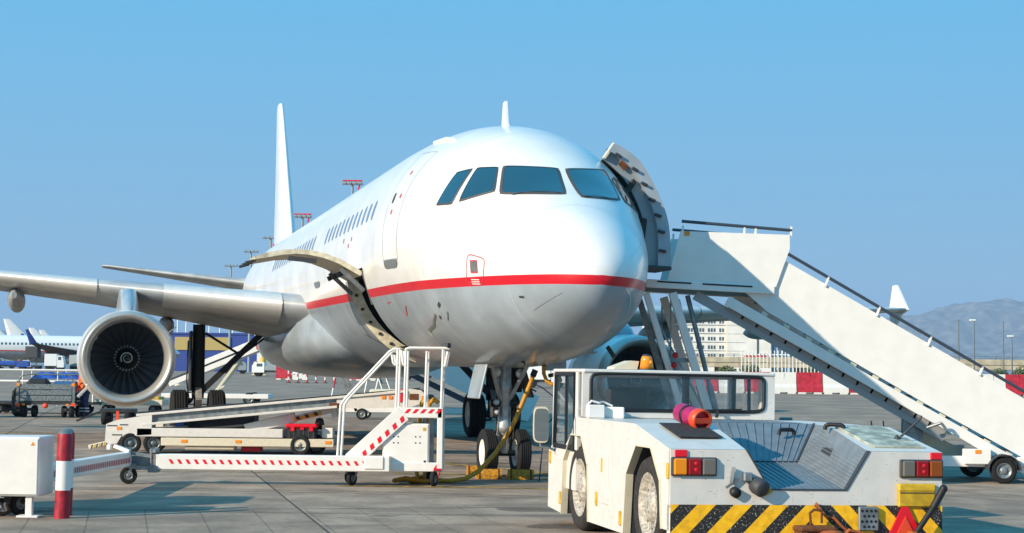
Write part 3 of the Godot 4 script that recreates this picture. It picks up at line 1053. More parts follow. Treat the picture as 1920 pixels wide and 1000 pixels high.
func make_gear(plane: Node3D, bank: float) -> void:
	# nose gear; its own frame stands upright
	var z := 5.07
	var g := part("nose_gear", S().lathe([Vector2(0.075, 0.38), Vector2(0.075, 0.72), Vector2(0.11, 0.73), Vector2(0.12, 0.80), Vector2(0.105, 0.86), Vector2(0.105, 1.35), Vector2(0.125, 1.38), Vector2(0.125, 1.46), Vector2(0.11, 1.5), Vector2(0.11, 1.95)], Vector3(0, 0, z), Vector3.UP, 20), "steel", plane)
	g.rotation.z = -bank
	for s: float in [1.0, -1.0]:
		aircraft_wheel(g, Vector3(0.27 * s, 0.385, z), 0.385, 0.22)
	part("axle", S().tube(Vector3(-0.3, 0.385, z), Vector3(0.3, 0.385, z), 0.05, 12), "dark_steel", g)
	part("torque_link", S().bar(Vector3(0, 0.46, z + 0.1), Vector3(0, 0.66, z + 0.27), 0.12, 0.04).bar(Vector3(0, 0.66, z + 0.27), Vector3(0, 0.9, z + 0.1), 0.12, 0.04), "steel", g)
	part("drag_brace", S().tube(Vector3(0.08, 1.25, z - 0.05), Vector3(0.32, 1.85, z - 0.35), 0.035, 10).tube(Vector3(-0.08, 1.25, z - 0.05), Vector3(-0.32, 1.85, z - 0.35), 0.035, 10).tube(Vector3(-0.34, 1.83, z - 0.35), Vector3(0.34, 1.83, z - 0.35), 0.03, 8), "steel", g)
	part("steering_unit", S().tube(Vector3(-0.24, 1.18, z - 0.02), Vector3(0.24, 1.18, z - 0.02), 0.06, 12).box(Vector3(0.19, 1.05, z - 0.1), Vector3(0.12, 0.2, 0.12), Basis.IDENTITY, 0.02).box(Vector3(-0.17, 0.98, z - 0.1), Vector3(0.1, 0.16, 0.12), Basis.IDENTITY, 0.02).tube(Vector3(0.15, 0.7, z - 0.06), Vector3(0.13, 1.5, z - 0.06), 0.014, 6).tube(Vector3(-0.14, 0.6, z - 0.06), Vector3(-0.16, 1.5, z - 0.06), 0.014, 6), "dark_steel", g)
	for q: Array in [[0.19, 1.68, 0.085], [-0.21, 1.66, 0.085], [0.18, 1.2, 0.05], [-0.20, 1.12, 0.055], [0.17, 1.04, 0.04]]:
		var lc := Vector3(q[0], q[1], z - 0.22)
		var la := part("landing_light", S().lathe([Vector2(0.03, 0.12), Vector2(q[2] * 0.8, 0.07), Vector2(q[2], 0.0), Vector2(q[2] * 0.9, -0.012)], lc, Vector3.BACK, 20), "steel", g)
		la.name = la.name
		part("lamp_glass", S().lathe([Vector2(q[2] * 0.9, -0.004), Vector2(q[2] * 0.5, -0.02), Vector2(0.0, -0.026)], lc, Vector3.BACK, 18), "lamp_face", g)
	var well := S().box(Vector3(0, 1.96, z + 0.05), Vector3(0.86, 0.18, 1.9))
	part("wheel_well", well, "hold_dark", g)
	part("gear_door", S().box(Vector3(0.47, 1.53, z - 0.1), Vector3(0.035, 0.56, 0.85), Basis(Vector3.BACK, 0.22), 0.012), "aircraft_grey", g)
	part("gear_door", S().box(Vector3(-0.42, 1.52, z + 0.3), Vector3(0.035, 0.52, 0.5), Basis(Vector3.BACK, -0.3), 0.012), "dark_steel", g)
	part("gear_door", S().box(Vector3(-0.30, 1.60, z + 0.62), Vector3(0.30, 0.5, 0.03), Basis.IDENTITY, 0.012), "gear_shade_dark", g)
	# ground power hatch hanging under the nose
	part("power_hatch", S().box(Vector3(-0.55, 1.79, z - 1.1), Vector3(0.33, 0.16, 0.05), Basis.IDENTITY, 0.01).box(Vector3(-0.55, 1.94, z - 1.08), Vector3(0.33, 0.1, 0.04), Basis.IDENTITY, 0.01), "aircraft_grey", g)
	part("probe", S().bar(Vector3(0.28, 1.95, 3.2), Vector3(0.24, 1.78, 3.1), 0.03, 0.05).bar(Vector3(-0.9, 2.1, 2.6), Vector3(-0.98, 1.95, 2.5), 0.03, 0.06), "dark_grey", plane)
	for s: float in [1.0, -1.0]:
		var zz := 21.98
		var up := 2.7 + bank * 3.8 * s
		var mg := part("main_gear", S().lathe([Vector2(0.10, 0.5), Vector2(0.10, 0.95), Vector2(0.15, 0.96), Vector2(0.16, 1.2), Vector2(0.155, up)], Vector3(3.8 * s, 0, zz), Vector3.UP, 18), "gear_shade_dark", plane)
		mg.rotation.z = -bank
		for e: float in [-1.0, 1.0]:
			aircraft_wheel(mg, Vector3(3.8 * s + 0.465 * e, 0.59, zz), 0.59, 0.42)
		part("axle", S().tube(Vector3(3.8 * s - 0.5, 0.59, zz), Vector3(3.8 * s + 0.5, 0.59, zz), 0.08, 12), "gear_shade_dark", mg)
		part("side_brace", S().bar(Vector3(3.7 * s, 1.15, zz - 0.05), Vector3(2.25 * s, 2.6, zz - 0.15), 0.16, 0.15).bar(Vector3(3.65 * s, 2.6, zz - 0.1), Vector3(2.75 * s, 2.05, zz - 0.12), 0.06, 0.06).bar(Vector3(2.75 * s, 2.05, zz - 0.12), Vector3(2.1 * s, 2.55, zz - 0.2), 0.05, 0.05), "gear_shade_dark", mg)
		part("gear_door", S().box(Vector3(4.0 * s, 1.9, zz + 0.05), Vector3(0.05, 1.5, 0.7), Basis.IDENTITY, 0.015), "gear_shade_dark", mg)
		part("hydraulic_line", S().path([Vector3(4.08 * s, 2.4, zz - 0.3), Vector3(4.1 * s, 1.4, zz - 0.3), Vector3(4.02 * s, 0.9, zz - 0.2)], 0.02, 6), "black", mg)
		part("torque_link", S().bar(Vector3(3.8 * s, 0.68, zz - 0.12), Vector3(3.8 * s, 0.95, zz - 0.42), 0.16, 0.05).bar(Vector3(3.8 * s, 0.95, zz - 0.42), Vector3(3.8 * s, 1.22, zz - 0.14), 0.16, 0.05), "steel", mg)
	# --- forward cabin door on the far side, swung open ahead of its doorway
	var outl := PackedVector2Array([Vector2(-1.20, 5.30), Vector2(-1.34, 5.26), Vector2(-1.63, 5.07), Vector2(-1.80, 4.84), Vector2(-1.95, 4.59), Vector2(-2.07, 4.34), Vector2(-2.15, 4.08), Vector2(-2.19, 3.75), Vector2(-2.20, 3.43)])
	var inl := PackedVector2Array([Vector2(-1.06, 5.06), Vector2(-1.16, 5.0), Vector2(-1.42, 4.78), Vector2(-1.56, 4.58), Vector2(-1.68, 4.36), Vector2(-1.76, 4.14), Vector2(-1.80, 3.9), Vector2(-1.81, 3.65), Vector2(-1.80, 3.41)])
	outl = finer(outl)
	inl = finer(inl)
	var shell := []
	var lining := []
	var band := S()
	var recess := S()
	for k in outl.size():
		var o := outl[k]
		var m := outl[k].lerp(inl[k], 0.5)
		var i := inl[k]
		shell.append(PackedVector3Array([Vector3(o.x, o.y, 3.62), Vector3(o.x - 0.05, o.y, 4.0), Vector3(o.x - 0.10, o.y, 4.4)]))
		lining.append(PackedVector3Array([Vector3(i.x, i.y, 3.74), Vector3(i.x - 0.05, i.y, 4.0), Vector3(i.x - 0.1, i.y, 4.35)]))
		if k > 0:
			var o0 := outl[k - 1]
			var m0 := outl[k - 1].lerp(inl[k - 1], 0.5)
			var i0 := inl[k - 1]
			band.face([Vector3(o0.x, o0.y, 3.62), Vector3(o.x, o.y, 3.62), Vector3(m.x, m.y, 3.64), Vector3(m0.x, m0.y, 3.64)], Vector3(-1.9, 4.2, 4.5))
			band.face([Vector3(m0.x, m0.y, 3.64), Vector3(m.x, m.y, 3.64), Vector3(m.x, m.y, 3.74), Vector3(m0.x, m0.y, 3.74)], Vector3(-3, 4.2, 4))
			recess.face([Vector3(m0.x, m0.y, 3.735), Vector3(m.x, m.y, 3.735), Vector3(i.x, i.y, 3.745), Vector3(i0.x, i0.y, 3.745)], Vector3(-1.9, 4.2, 4.5))
	var cab := part("cabin_door", S().grid(shell), "aircraft_white", plane)
	part("door_lining", S().grid(lining), "door_lining", cab)
	part("door_edge", band, "aircraft_grey", cab)
	part("door_rib", recess, "far_grey", cab)
	part("door_sill", S().bar(Vector3(-2.22, 3.40, 4.0), Vector3(-1.80, 3.40, 4.0), 0.78, 0.06, Vector3.UP, 0.01), "dark_grey", cab)
	part("door_head", S().box(Vector3(-1.15, 5.19, 3.7), Vector3(0.3, 0.05, 0.1), Basis(Vector3.BACK, -1.0), 0.01), "paint_cream", cab)
	for k in 7:
		var p := outl[3 * k + 3].lerp(inl[3 * k + 3], 0.36)
		part("door_bracket", S().box(Vector3(p.x, p.y - 0.05, 3.60), Vector3(0.12, 0.045, 0.05), Basis(Vector3.BACK, 0.5 - 0.06 * k), 0.01), "dark_grey", cab)
	part("door_handle", S().box(Vector3(-1.75, 4.0, 3.70), Vector3(0.10, 0.34, 0.05), Basis(Vector3.BACK, 0.08), 0.02), "gear_shade_dark", cab)
	part("door_mechanism", S().box(Vector3(-1.5, 4.62, 3.70), Vector3(0.09, 0.34, 0.05), Basis(Vector3.BACK, 0.55), 0.02), "gear_shade_dark", cab)
	part("red_strap", S().bar(Vector3(-1.34, 5.03, 3.70), Vector3(-1.44, 4.93, 3.70), 0.03, 0.09), "rust", cab)
	for q: Array in [[Vector3(-0.95, 5.0, 4.7), Vector3(-1.1, 5.04, 3.9)], [Vector3(-1.5, 4.5, 4.7), Vector3(-1.75, 4.35, 4.2)], [Vector3(-1.0, 4.95, 4.75), Vector3(-1.55, 4.4, 4.8)]]:
		part("door_arm", S().tube(q[0], q[1], 0.025, 8), "grey_metal", cab)
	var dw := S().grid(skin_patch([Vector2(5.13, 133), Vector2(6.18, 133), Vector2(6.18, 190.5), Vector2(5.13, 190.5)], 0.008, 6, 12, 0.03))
	part("doorway_shade", dw, "hold_dark", plane)  # flat dark patch on closed skin; its colour stands for the shaded opening

func finer(p: PackedVector2Array) -> PackedVector2Array:
	var o := PackedVector2Array()
	for i in p.size() - 1:
		for k in 3:
			o.append(p[i].cubic_interpolate(p[i + 1], p[maxi(i - 1, 0)], p[mini(i + 2, p.size() - 1)], k / 3.0))
	o.append(p[p.size() - 1])
	return o

# ---------------------------------------------------------------- ground
func make_ground() -> void:
	# level round the airliner, rising gently beyond 75 m
	var e := S()
	var a := S()
	var far := [[-200.0, 0.0], [75.0, 0.0], [210.0, 1.55], [420.0, 1.55], [14000.0, 1.55]]
	for k in 4:
		var p: Array = far[k]
		var q: Array = far[k + 1]
		e.face([Vector3(-9000, p[1] - 0.1, -p[0]), Vector3(9000, p[1] - 0.1, -p[0]), Vector3(9000, q[1] - 0.1, -q[0]), Vector3(-9000, q[1] - 0.1, -q[0])], Vector3(0, -500, 0))
		if k < 3:
			a.face([Vector3(-400, p[1] - 0.006, -maxf(p[0], -60)), Vector3(300, p[1] - 0.006, -maxf(p[0], -60)), Vector3(300, q[1] - 0.006, -q[0]), Vector3(-400, q[1] - 0.006, -q[0])], Vector3(0, -500, 0))
	struct("ground", e, "earth")
	var apron := struct("apron", a, "apron")
	var turn := 0.222
	var o := Vector3(-2.05, 0, -18.58)
	var bed := S()
	var bs := Basis(Vector3.UP, turn)
	bed.face([o + bs * Vector3(-22, -0.003, 9), o + bs * Vector3(36, -0.003, 9), o + bs * Vector3(36, -0.003, -60), o + bs * Vector3(-22, -0.003, -60)], Vector3(0, -5, 0))
	part("joint_filler", bed, "joint", apron)
	var meshes := []
	for k in 4:
		meshes.append(S().box(Vector3(0, -0.05, 0), Vector3(4.972, 0.1, 4.972), Basis.IDENTITY, 0.006).mesh())
	var rng := RandomNumberGenerator.new()
	rng.seed = 4
	for j in range(-2, 12):
		for i in range(-5, 8):
			var c := o + bs * Vector3(i * 5.0 + 2.5, 0, -j * 5.0 - 2.5)
			var d := -c.z
			if d < 9.0 or absf(c.x) > 0.32 * d + 5.5:
				var off := bs * Vector3(i * 5.0 + 2.5, 0, -j * 5.0 - 2.5)
				if off.x < -20.0 or off.x > 34.0:
					continue
			var p := part_mesh("concrete_slab", meshes[rng.randi() % 4], "slab_%d" % (rng.randi() % 4), apron)
			p.position = c + Vector3(0, -0.002 * rng.randf(), 0)
			p.rotation.y = turn
	# painted lines
	for q: Array in [[Vector2(-1.9, 28.1), Vector2(1.4, 28.15), 0.16], [Vector2(-2.5, 25.0), Vector2(2.6, 24.75), 0.13], [Vector2(-9.0, 28.0), Vector2(-2.7, 28.1), 0.05], [Vector2(-1.2, 31.4), Vector2(1.5, 27.4), 0.15], [Vector2(-16.0, 44.0), Vector2(20.0, 47.0), 0.18]]:
		var s := S()
		var p := Vector3(q[0].x, 0.004, -q[0].y)
		var r := Vector3(q[1].x, 0.004, -q[1].y)
		var w: Vector3 = (r - p).cross(Vector3.UP).normalized() * float(q[2]) * 0.5
		s.face([p - w, p + w, r + w, r - w], Vector3(0, -5, 0))
		struct("painted_line", s, "road_paint")
	# tyre marks and oil stains, thin and see-through
	var mr := RandomNumberGenerator.new()
	mr.seed = 23
	for q: Array in [[-9.0, 23.5, 1.5, 22.6, 0.6, 0.22], [-9.0, 23.9, 1.5, 22.95, 0.6, 0.22], [-3.0, 33.0, 9.0, 20.5, 1.2, 0.25], [-2.2, 33.4, 10.0, 20.6, 1.2, 0.25], [-14.0, 38.0, 12.0, 41.0, 1.5, 0.3], [-14.0, 39.8, 12.0, 42.8, 1.5, 0.3], [-7.0, 20.6, 3.0, 20.2, -0.3, 0.2]]:
		var s := S()
		var last := Vector3.INF
		for k in 17:
			var u := k / 16.0
			var p := Vector3(lerpf(q[0], q[2], u), 0.003, -lerpf(q[1], q[3], u) - q[4] * sin(PI * u))
			if last != Vector3.INF:
				var w := Vector3(0, 0, float(q[5]) * 0.5)
				s.face([last - w, last + w, p + w, p - w], Vector3(0, -5, 0))
			last = p
		struct("tyre_mark", s, "tyre_smear")
	for k in 16:
		var c := Vector3(mr.randf_range(-7.0, 9.0), 0.0035, -mr.randf_range(18.5, 36.0))
		var r := mr.randf_range(0.08, 0.45)
		var pl := []
		for i in 18:
			var an := TAU * i / 18
			pl.append(c + Vector3(cos(an) * 1.6, 0, sin(an)) * r * mr.randf_range(0.75, 1.15))
		struct("oil_stain", S().face(pl, Vector3(0, -5, 0)), "oil")
	# narrow plank joints of the nearest rough strip
	for k in 16:
		var p := o + bs * Vector3(-7.5 + 0.63 * k, 0.003, -2.2)
		var r := o + bs * Vector3(-7.5 + 0.63 * k, 0.003, 4.6)
		var w := bs * Vector3(0.006, 0, 0)
		part("plank_joint", S().face([p - w, p + w, r + w, r - w], Vector3(0, -5, 0)), "oil", apron)
	var l0 := o + bs * Vector3(-9.0, 0.003, -2.2)
	var l1 := o + bs * Vector3(7.0, 0.003, -2.2)
	var lw := bs * Vector3(0, 0, 0.012)
	part("cross_joint", S().face([l0 - lw, l0 + lw, l1 + lw, l1 - lw], Vector3(0, -5, 0)), "joint", apron)

func ground_height(d: float) -> float:
	return clampf((d - 75.0) * 0.01148, 0.0, 1.55)

# ---------------------------------------------------------------- vehicles and gear near the camera
# a road wheel turned about x: tyre and rim as two parts
func road_wheel(parent: Node3D, c: Vector3, r: float, w: float, tyre_m := "rubber", rim_m := "paint_white", axis := Vector3.RIGHT, share := 0.58, prefix := "") -> void:
	var ty := S().lathe([Vector2(r * share, -w * 0.42), Vector2(r * 0.80, -w * 0.5), Vector2(r * 0.94, -w * 0.46), Vector2(r, -w * 0.30), Vector2(r, w * 0.30), Vector2(r * 0.94, w * 0.46), Vector2(r * 0.80, w * 0.5), Vector2(r * share, w * 0.42)], c, axis, 36)
	var tp := part(prefix + "tyre", ty, tyre_m, parent)
	var rim := S()
	for s: float in [-1.0, 1.0]:
		rim.lathe([Vector2(r * share * 1.02, s * w * 0.43), Vector2(r * share * 0.93, s * w * 0.45), Vector2(r * share * 0.86, s * w * 0.26), Vector2(r * share * 0.5, s * w * 0.22), Vector2(r * share * 0.46, s * w * 0.36), Vector2(r * share * 0.36, s * w * 0.42), Vector2(0.0, s * w * 0.43)], c, axis, 28)
		var x := axis.cross(Vector3.UP if absf(axis.y) < 0.9 else Vector3.RIGHT).normalized()
		var y := axis.cross(x)
		for k in 8:
			var p := c + (x * cos(TAU * k / 8) + y * sin(TAU * k / 8)) * r * share * 0.67
			rim.tube(p + axis * s * w * 0.2, p + axis * s * w * 0.31, r * 0.035, 6)
	part(prefix + "wheel_rim", rim, rim_m, tp if prefix != "" else parent)

func T(w: float, y: float, l: float) -> Vector3:
	return Vector3(w, y, -l)

func chevron_texture() -> ImageTexture:
	var im := Image.create(768, 99, false, Image.FORMAT_RGB8)
	var f := FastNoiseLite.new()
	f.seed = 8
	f.frequency = 0.03
	var g := FastNoiseLite.new()
	g.seed = 19
	g.frequency = 0.16
	for y in 99:
		for x in 768:
			var u := absf(x * 2.56 / 768.0 - 1.29)
			var dy := y * 0.33 / 99.0
			var black := fposmod(u - dy - 0.04, 0.336) < 0.162
			var c := Color("2a2523") if black else Color("ffbc12")
			c = c * (0.98 + 0.16 * f.get_noise_2d(x, y))
			var chip := g.get_noise_2d(x, y * 0.8)
			if black and chip > 0.44:
				c = Color("e3dccf")
			elif not black and chip > 0.53:
				c = Color("f3dcae")
			im.set_pixel(x, y, c)
	return tex(im)

func make_tug() -> void:
	var cm := mat("chevrons", "ffffff", 0.5)
	cm.albedo_texture = chevron_texture()
	var t := thing("pushback_tug", "white pushback tug with black and yellow chevron bumper in the foreground", "tug", Vector3(1.39, 0, -15.0), deg_to_rad(12.0))
	t.rotation.z = -0.010
	var L := 4.6
	var W := 2.56
	# side skins with wheel arches
	for s in 2:
		var poly := PackedVector2Array([Vector2(0.0, 0.30), Vector2(0.0, 1.01), Vector2(1.1, 1.2), Vector2(3.42, 1.2), Vector2(3.55, 1.02), Vector2(3.9, 0.84), Vector2(4.42, 0.84), Vector2(L, 0.80), Vector2(L, 0.16), Vector2(3.92, 0.13), Vector2(3.85, 0.72), Vector2(3.53, 1.01), Vector2(3.1, 1.01), Vector2(2.82, 0.72), Vector2(2.76, 0.14), Vector2(1.42, 0.14), Vector2(1.34, 0.72), Vector2(1.02, 1.0), Vector2(0.55, 1.0), Vector2(0.26, 0.72), Vector2(0.2, 0.30)])
		var x := 0.02 if s == 0 else W - 0.02
		var sk := part("side_panel", S().prism(poly, T(x, 0, 0), Basis(Vector3.FORWARD, Vector3.UP, Vector3.RIGHT), 0.04), "paint_white", t)
		for a: Array in [[3.92, 0.13, 3.85, 0.72, 3.53, 1.01, 3.1, 1.01, 2.82, 0.72, 2.76, 0.14], [1.42, 0.14, 1.34, 0.72, 1.02, 1.0, 0.55, 1.0, 0.26, 0.72, 0.2, 0.30]]:
			var ar := S()
			var arch_in := S()
			for k in 5:
				var p := T(x, a[2 * k + 1], a[2 * k])
				var q := T(x, a[2 * k + 3], a[2 * k + 2])
				ar.bar(p, q, 0.075, 0.014, Vector3.RIGHT.cross(q - p).normalized())
				var d := Vector3(0.7 if s == 0 else -0.7, 0, 0)
				arch_in.face([p, q, q + d, p + d])
			var d2 := Vector3(0.7 if s == 0 else -0.7, 0, 0)
			var pl := []
			for k in 6: pl.append(T(x, a[2 * k + 1], a[2 * k]) + d2)
			arch_in.face(pl)
			part("arch_lining", arch_in, "dark_grey", sk)
			part("arch_trim", ar, "paint_cream", sk)
		if s == 0:
			part("access_panel", S().box(T(-0.004, 0.62, 2.2), Vector3(0.012, 0.5, 0.36), Basis.IDENTITY, 0.004), "paint_white", sk)
			for q in [Vector2(2.24, 0.75), Vector2(2.45, 0.4), Vector2(1.55, 0.28), Vector2(4.0, 0.3), Vector2(0.03, 0.82), Vector2(4.5, 0.72)]:
				part("side_reflector", S().box(T(-0.008, q.y, q.x), Vector3(0.02, 0.14, 0.05), Basis.IDENTITY, 0.006), "yellow", sk)
	for q in [0.79, 3.32]:
		for s in 2:
			road_wheel(t, T(0.16 if s == 0 else W - 0.16, 0.455, q), 0.455, 0.28, "rubber_brown", "rim_worn", Vector3.RIGHT, 0.66)
	# chassis fill
	part("chassis", S().box(T(W * 0.5, 0.42, 2.3), Vector3(W - 1.46, 0.44, 4.4)).box(T(W * 0.5, 0.52, 2.06), Vector3(W - 0.1, 0.5, 1.3)), "dark_grey", t)
	# rear skin with the V shaped notch of the towing well
	var rear := PackedVector2Array([Vector2(0, 0.5), Vector2(0, 1.01), Vector2(0.694, 1.01), Vector2(0.918, 0.66), Vector2(1.64, 0.66), Vector2(1.857, 1.01), Vector2(W, 1.01), Vector2(W, 0.5)])
	var rp := part("rear_panel", S().prism(rear, T(0, 0, 0.0), Basis(Vector3.RIGHT, Vector3.UP, Vector3.BACK), 0.05), "paint_white", t)
	var ne := S()
	for q: Array in [[0.694, 1.01, 0.918, 0.66], [0.918, 0.66, 1.64, 0.66], [1.64, 0.66, 1.857, 1.01]]:
		ne.bar(T(q[0], q[1] + 0.004, 0.0), T(q[2], q[3] + 0.004, 0.0), 0.012, 0.066, Vector3.BACK)
	part("notch_edge", ne, "dark_grey", rp)
	# deck: fender tops, front slope, walls and floor of the well
	var deck := S()
	for x0: Array in [[0.0, 0.70, 0.86], [1.85, W, 2.06]]:
		var a0: float = x0[0]
		var a1: float = x0[1]
		var in0 := a1 if a0 == 0.0 else a0
		var in1: float = x0[2]
		var out0 := a0 if a0 == 0.0 else a1
		deck.face([T(out0, 1.012, 0), T(in0, 1.012, 0), T(in1 * 0.4 + in0 * 0.6, 1.2, 1.1), T(out0, 1.2, 1.1)], T(1, -3, 1))
		deck.face([T(out0, 1.2, 1.1), T(in1 * 0.4 + in0 * 0.6, 1.2, 1.1), T(in1, 1.2, 1.78), T(out0, 1.2, 1.78)], T(1, -3, 1))
	deck.face([T(0, 1.2, 1.78), T(W, 1.2, 1.78), T(W, 1.2, 3.3), T(0, 1.2, 3.3)], T(1, -3, 1))
	part("deck", deck, "paint_white", t)
	var slope := part("tread_panel", S().face([T(0.9, 0.85, 1.12), T(1.62, 0.85, 1.12), T(2.06, 1.204, 1.78), T(0.86, 1.204, 1.78)], T(1, -3, 3)), "tread", t)
	part("tread_panel", S().face([T(0.918, 0.66, 0.0), T(1.64, 0.66, 0.0), T(1.62, 0.85, 1.12), T(0.9, 0.85, 1.12)], T(1, -3, 1)), "tread", t)
	for s in 2:
		var wt := 1.857 if s == 1 else 0.694
		var wb := 1.64 if s == 1 else 0.918
		part("tread_panel", S().face([T(wb, 0.66, 0), T(wt, 1.012, 0), T(lerpf(wt, 2.06 if s == 1 else 0.86, 0.4), 1.2, 1.1), T(2.06 if s == 1 else 0.86, 1.2, 1.78), T(1.62 if s == 1 else 0.9, 0.85, 1.12)], T(1.28, 3, 1)), "tread", t)
	# raised ribs of the tread plates
	for k in 12:
		var u := (k + 0.5) / 12.0
		part("rib", S().bar(T(lerpf(1.64, 1.857, u), lerpf(0.66, 1.012, u) + 0.004, 0.02), T(lerpf(1.62, 2.02, u), lerpf(0.85, 1.2, u) + 0.004, lerpf(1.1, 1.5, u)), 0.01, 0.005), "tread", t)
		part("rib", S().bar(T(lerpf(0.92, 1.63, u), 0.664, 0.02), T(lerpf(0.91, 1.61, u), 0.854, 1.1), 0.01, 0.005), "tread", t)
		part("rib", S().bar(T(lerpf(0.92, 1.60, u), 0.856, 1.125), T(lerpf(0.90, 2.02, u), 1.206, 1.77), 0.01, 0.005), "tread", t)
	part("seam", S().bar(T(0.92, 0.857, 1.12), T(1.62, 0.857, 1.12), 0.02, 0.012).bar(T(1.62, 0.857, 1.12), T(2.06, 1.207, 1.78), 0.02, 0.012), "dark_grey", t)
	part("deck_plate", S().face([T(0.9, 1.206, 1.82), T(2.02, 1.206, 1.82), T(2.02, 1.206, 2.9), T(0.9, 1.206, 2.9)], T(1, -3, 1)), "tread", t)
	part("grip_mat", S().box(T(0.42, 1.155, 0.72), Vector3(0.42, 0.012, 0.62), Basis(Vector3.RIGHT, atan2(0.19, 1.1)), 0.004), "rubber_brown", t)
	part("deck_lid", S().box(T(2.22, 1.125, 0.6), Vector3(0.5, 0.02, 0.95), Basis(Vector3.RIGHT, atan2(0.19, 1.1)), 0.006), "faded_lid", t)
	# bumper
	var bp := part("bumper", S().box(T(W * 0.5, 0.365, 0.02), Vector3(W, 0.33, 0.10), Basis.IDENTITY, 0.008), "paint_white", t)
	part("chevron_board", S().quad_uv(T(0.0, 0.20, -0.034), T(W, 0.20, -0.034), T(W, 0.53, -0.034), T(0.0, 0.53, -0.034), Vector3.BACK), "chevrons", bp)
	# lamps
	for s in 2:
		var x0 := 0.005 if s == 0 else W - 0.41
		var lamp := part("tail_light", S().box(T(x0 + 0.205, 0.86, -0.035), Vector3(0.42, 0.165, 0.03), Basis.IDENTITY, 0.01), "dark_grey", t)
		var order := ["amber_lens", "red_lens", "clear_lens"] if s == 0 else ["clear_lens", "red_lens", "amber_unlit"]
		for k in 3:
			part("lens", S().box(T(x0 + 0.075 + k * 0.131, 0.86, -0.058), Vector3(0.122, 0.145, 0.03), Basis.IDENTITY, 0.012), order[k], lamp)
		for k in 2:
			part("bulb", S().ball(T(x0 + 0.215, 0.835 + 0.055 * k, -0.066), Vector3(0.022, 0.022, 0.012), 10, 6), "bright_red", lamp)
		part("reflector", S().box(T(0.09 if s == 0 else W - 0.06, 0.975, -0.032), Vector3(0.11, 0.062, 0.02), Basis.IDENTITY, 0.004), "bright_red", t)
	# trailer sockets and tap left of the notch
	var so := part("trailer_socket", S().lathe([Vector2(0.0, 0.0), Vector2(0.07, 0.0), Vector2(0.078, 0.03), Vector2(0.078, 0.11), Vector2(0.06, 0.13), Vector2(0.0, 0.13)], T(0.78, 0.71, -0.02), Vector3(0.35, -0.35, 1.0), 20), "dark_grey", t)
	part("socket_cap", S().lathe([Vector2(0.0, 0.0), Vector2(0.045, 0.0), Vector2(0.045, 0.06), Vector2(0.0, 0.065)], T(0.585, 0.645, -0.02), Vector3(0.1, -0.2, 1.0), 16), "black", so)
	part("socket_bracket", S().box(T(0.7, 0.775, -0.05), Vector3(0.08, 0.08, 0.06), Basis.IDENTITY, 0.01).bar(T(0.55, 0.72, -0.05), T(0.57, 0.86, -0.06), 0.02, 0.03).bar(T(0.5, 0.68, -0.06), T(0.62, 0.76, -0.05), 0.015, 0.02), "grey_metal", so)
	part("socket_lid", S().box(T(0.88, 0.66, -0.07), Vector3(0.07, 0.07, 0.012), Basis(Vector3.BACK, 0.5)), "yellow", so)
	# yellow box, mesh step plate, warning triangle
	var yb := part("fuse_box", S().box(T(2.3, 0.62, -0.045), Vector3(0.36, 0.21, 0.05), Basis.IDENTITY, 0.015), "yellow", t)
	part("box_lid", S().box(T(2.3, 0.69, -0.05), Vector3(0.365, 0.075, 0.055), Basis.IDENTITY, 0.015), "yellow", yb)
	part("lid_seam", S().box(T(2.3, 0.648, -0.074), Vector3(0.34, 0.006, 0.008)), "dark_grey", yb)
	var sp := part("step_plate", S().box(T(1.835, 0.415, -0.06), Vector3(0.19, 0.215, 0.035), Basis.IDENTITY, 0.01), "grey_metal", t)
	for j in 4:
		for i in (4 if j % 2 == 0 else 3):
			part("hole", S().tube(T(1.77 + i * 0.043 + (0.0 if j % 2 == 0 else 0.021), 0.485 - j * 0.047, -0.07), T(1.77 + i * 0.043 + (0.0 if j % 2 == 0 else 0.021), 0.485 - j * 0.047, -0.081), 0.013, 8), "black", sp)
	var tri := part("warning_triangle", S().prism(PackedVector2Array([Vector2(-0.21, 0.0), Vector2(0.21, 0.0), Vector2(0.02, 0.37), Vector2(-0.02, 0.37)]), T(2.19, 0.165, -0.052), Basis(Vector3.RIGHT, Vector3.UP, Vector3.BACK), 0.02), "bright_red", t)
	part("triangle_face", S().prism(PackedVector2Array([Vector2(-0.13, 0.03), Vector2(0.13, 0.03), Vector2(0.0, 0.27)]), T(2.19, 0.165, -0.064), Basis(Vector3.RIGHT, Vector3.UP, Vector3.BACK), 0.014), "orange_red", tri)
	# hitch with its release lever
	var hi := part("tow_hitch", S().box(T(1.30, 0.33, -0.12), Vector3(0.34, 0.05, 0.22), Basis.IDENTITY, 0.015).box(T(1.18, 0.25, -0.12), Vector3(0.07, 0.2, 0.2), Basis.IDENTITY, 0.02), "rust", t)
	part("hitch_jaw", S().lathe([Vector2(0.0, 0.06), Vector2(0.09, 0.05), Vector2(0.14, 0.0), Vector2(0.14, -0.09), Vector2(0.0, -0.09)], T(1.42, 0.27, -0.2), Vector3.UP, 20), "hitch_orange", hi)
	part("hitch_pin", S().path([T(1.26, 0.36, -0.14), T(1.25, 0.47, -0.14), T(1.29, 0.5, -0.14), T(1.36, 0.49, -0.14), T(1.36, 0.38, -0.14)], 0.012, 8), "rust", hi)
	part("hitch_chain", S().path([T(1.34, 0.55, -0.05), T(1.42, 0.44, -0.08), T(1.5, 0.42, -0.09), T(1.58, 0.34, -0.1), T(1.68, 0.27, -0.1)], 0.014, 6).path([T(1.55, 0.24, -0.12), T(1.62, 0.32, -0.14), T(1.72, 0.3, -0.14), T(1.76, 0.22, -0.14)], 0.016, 6), "hitch_orange", hi)
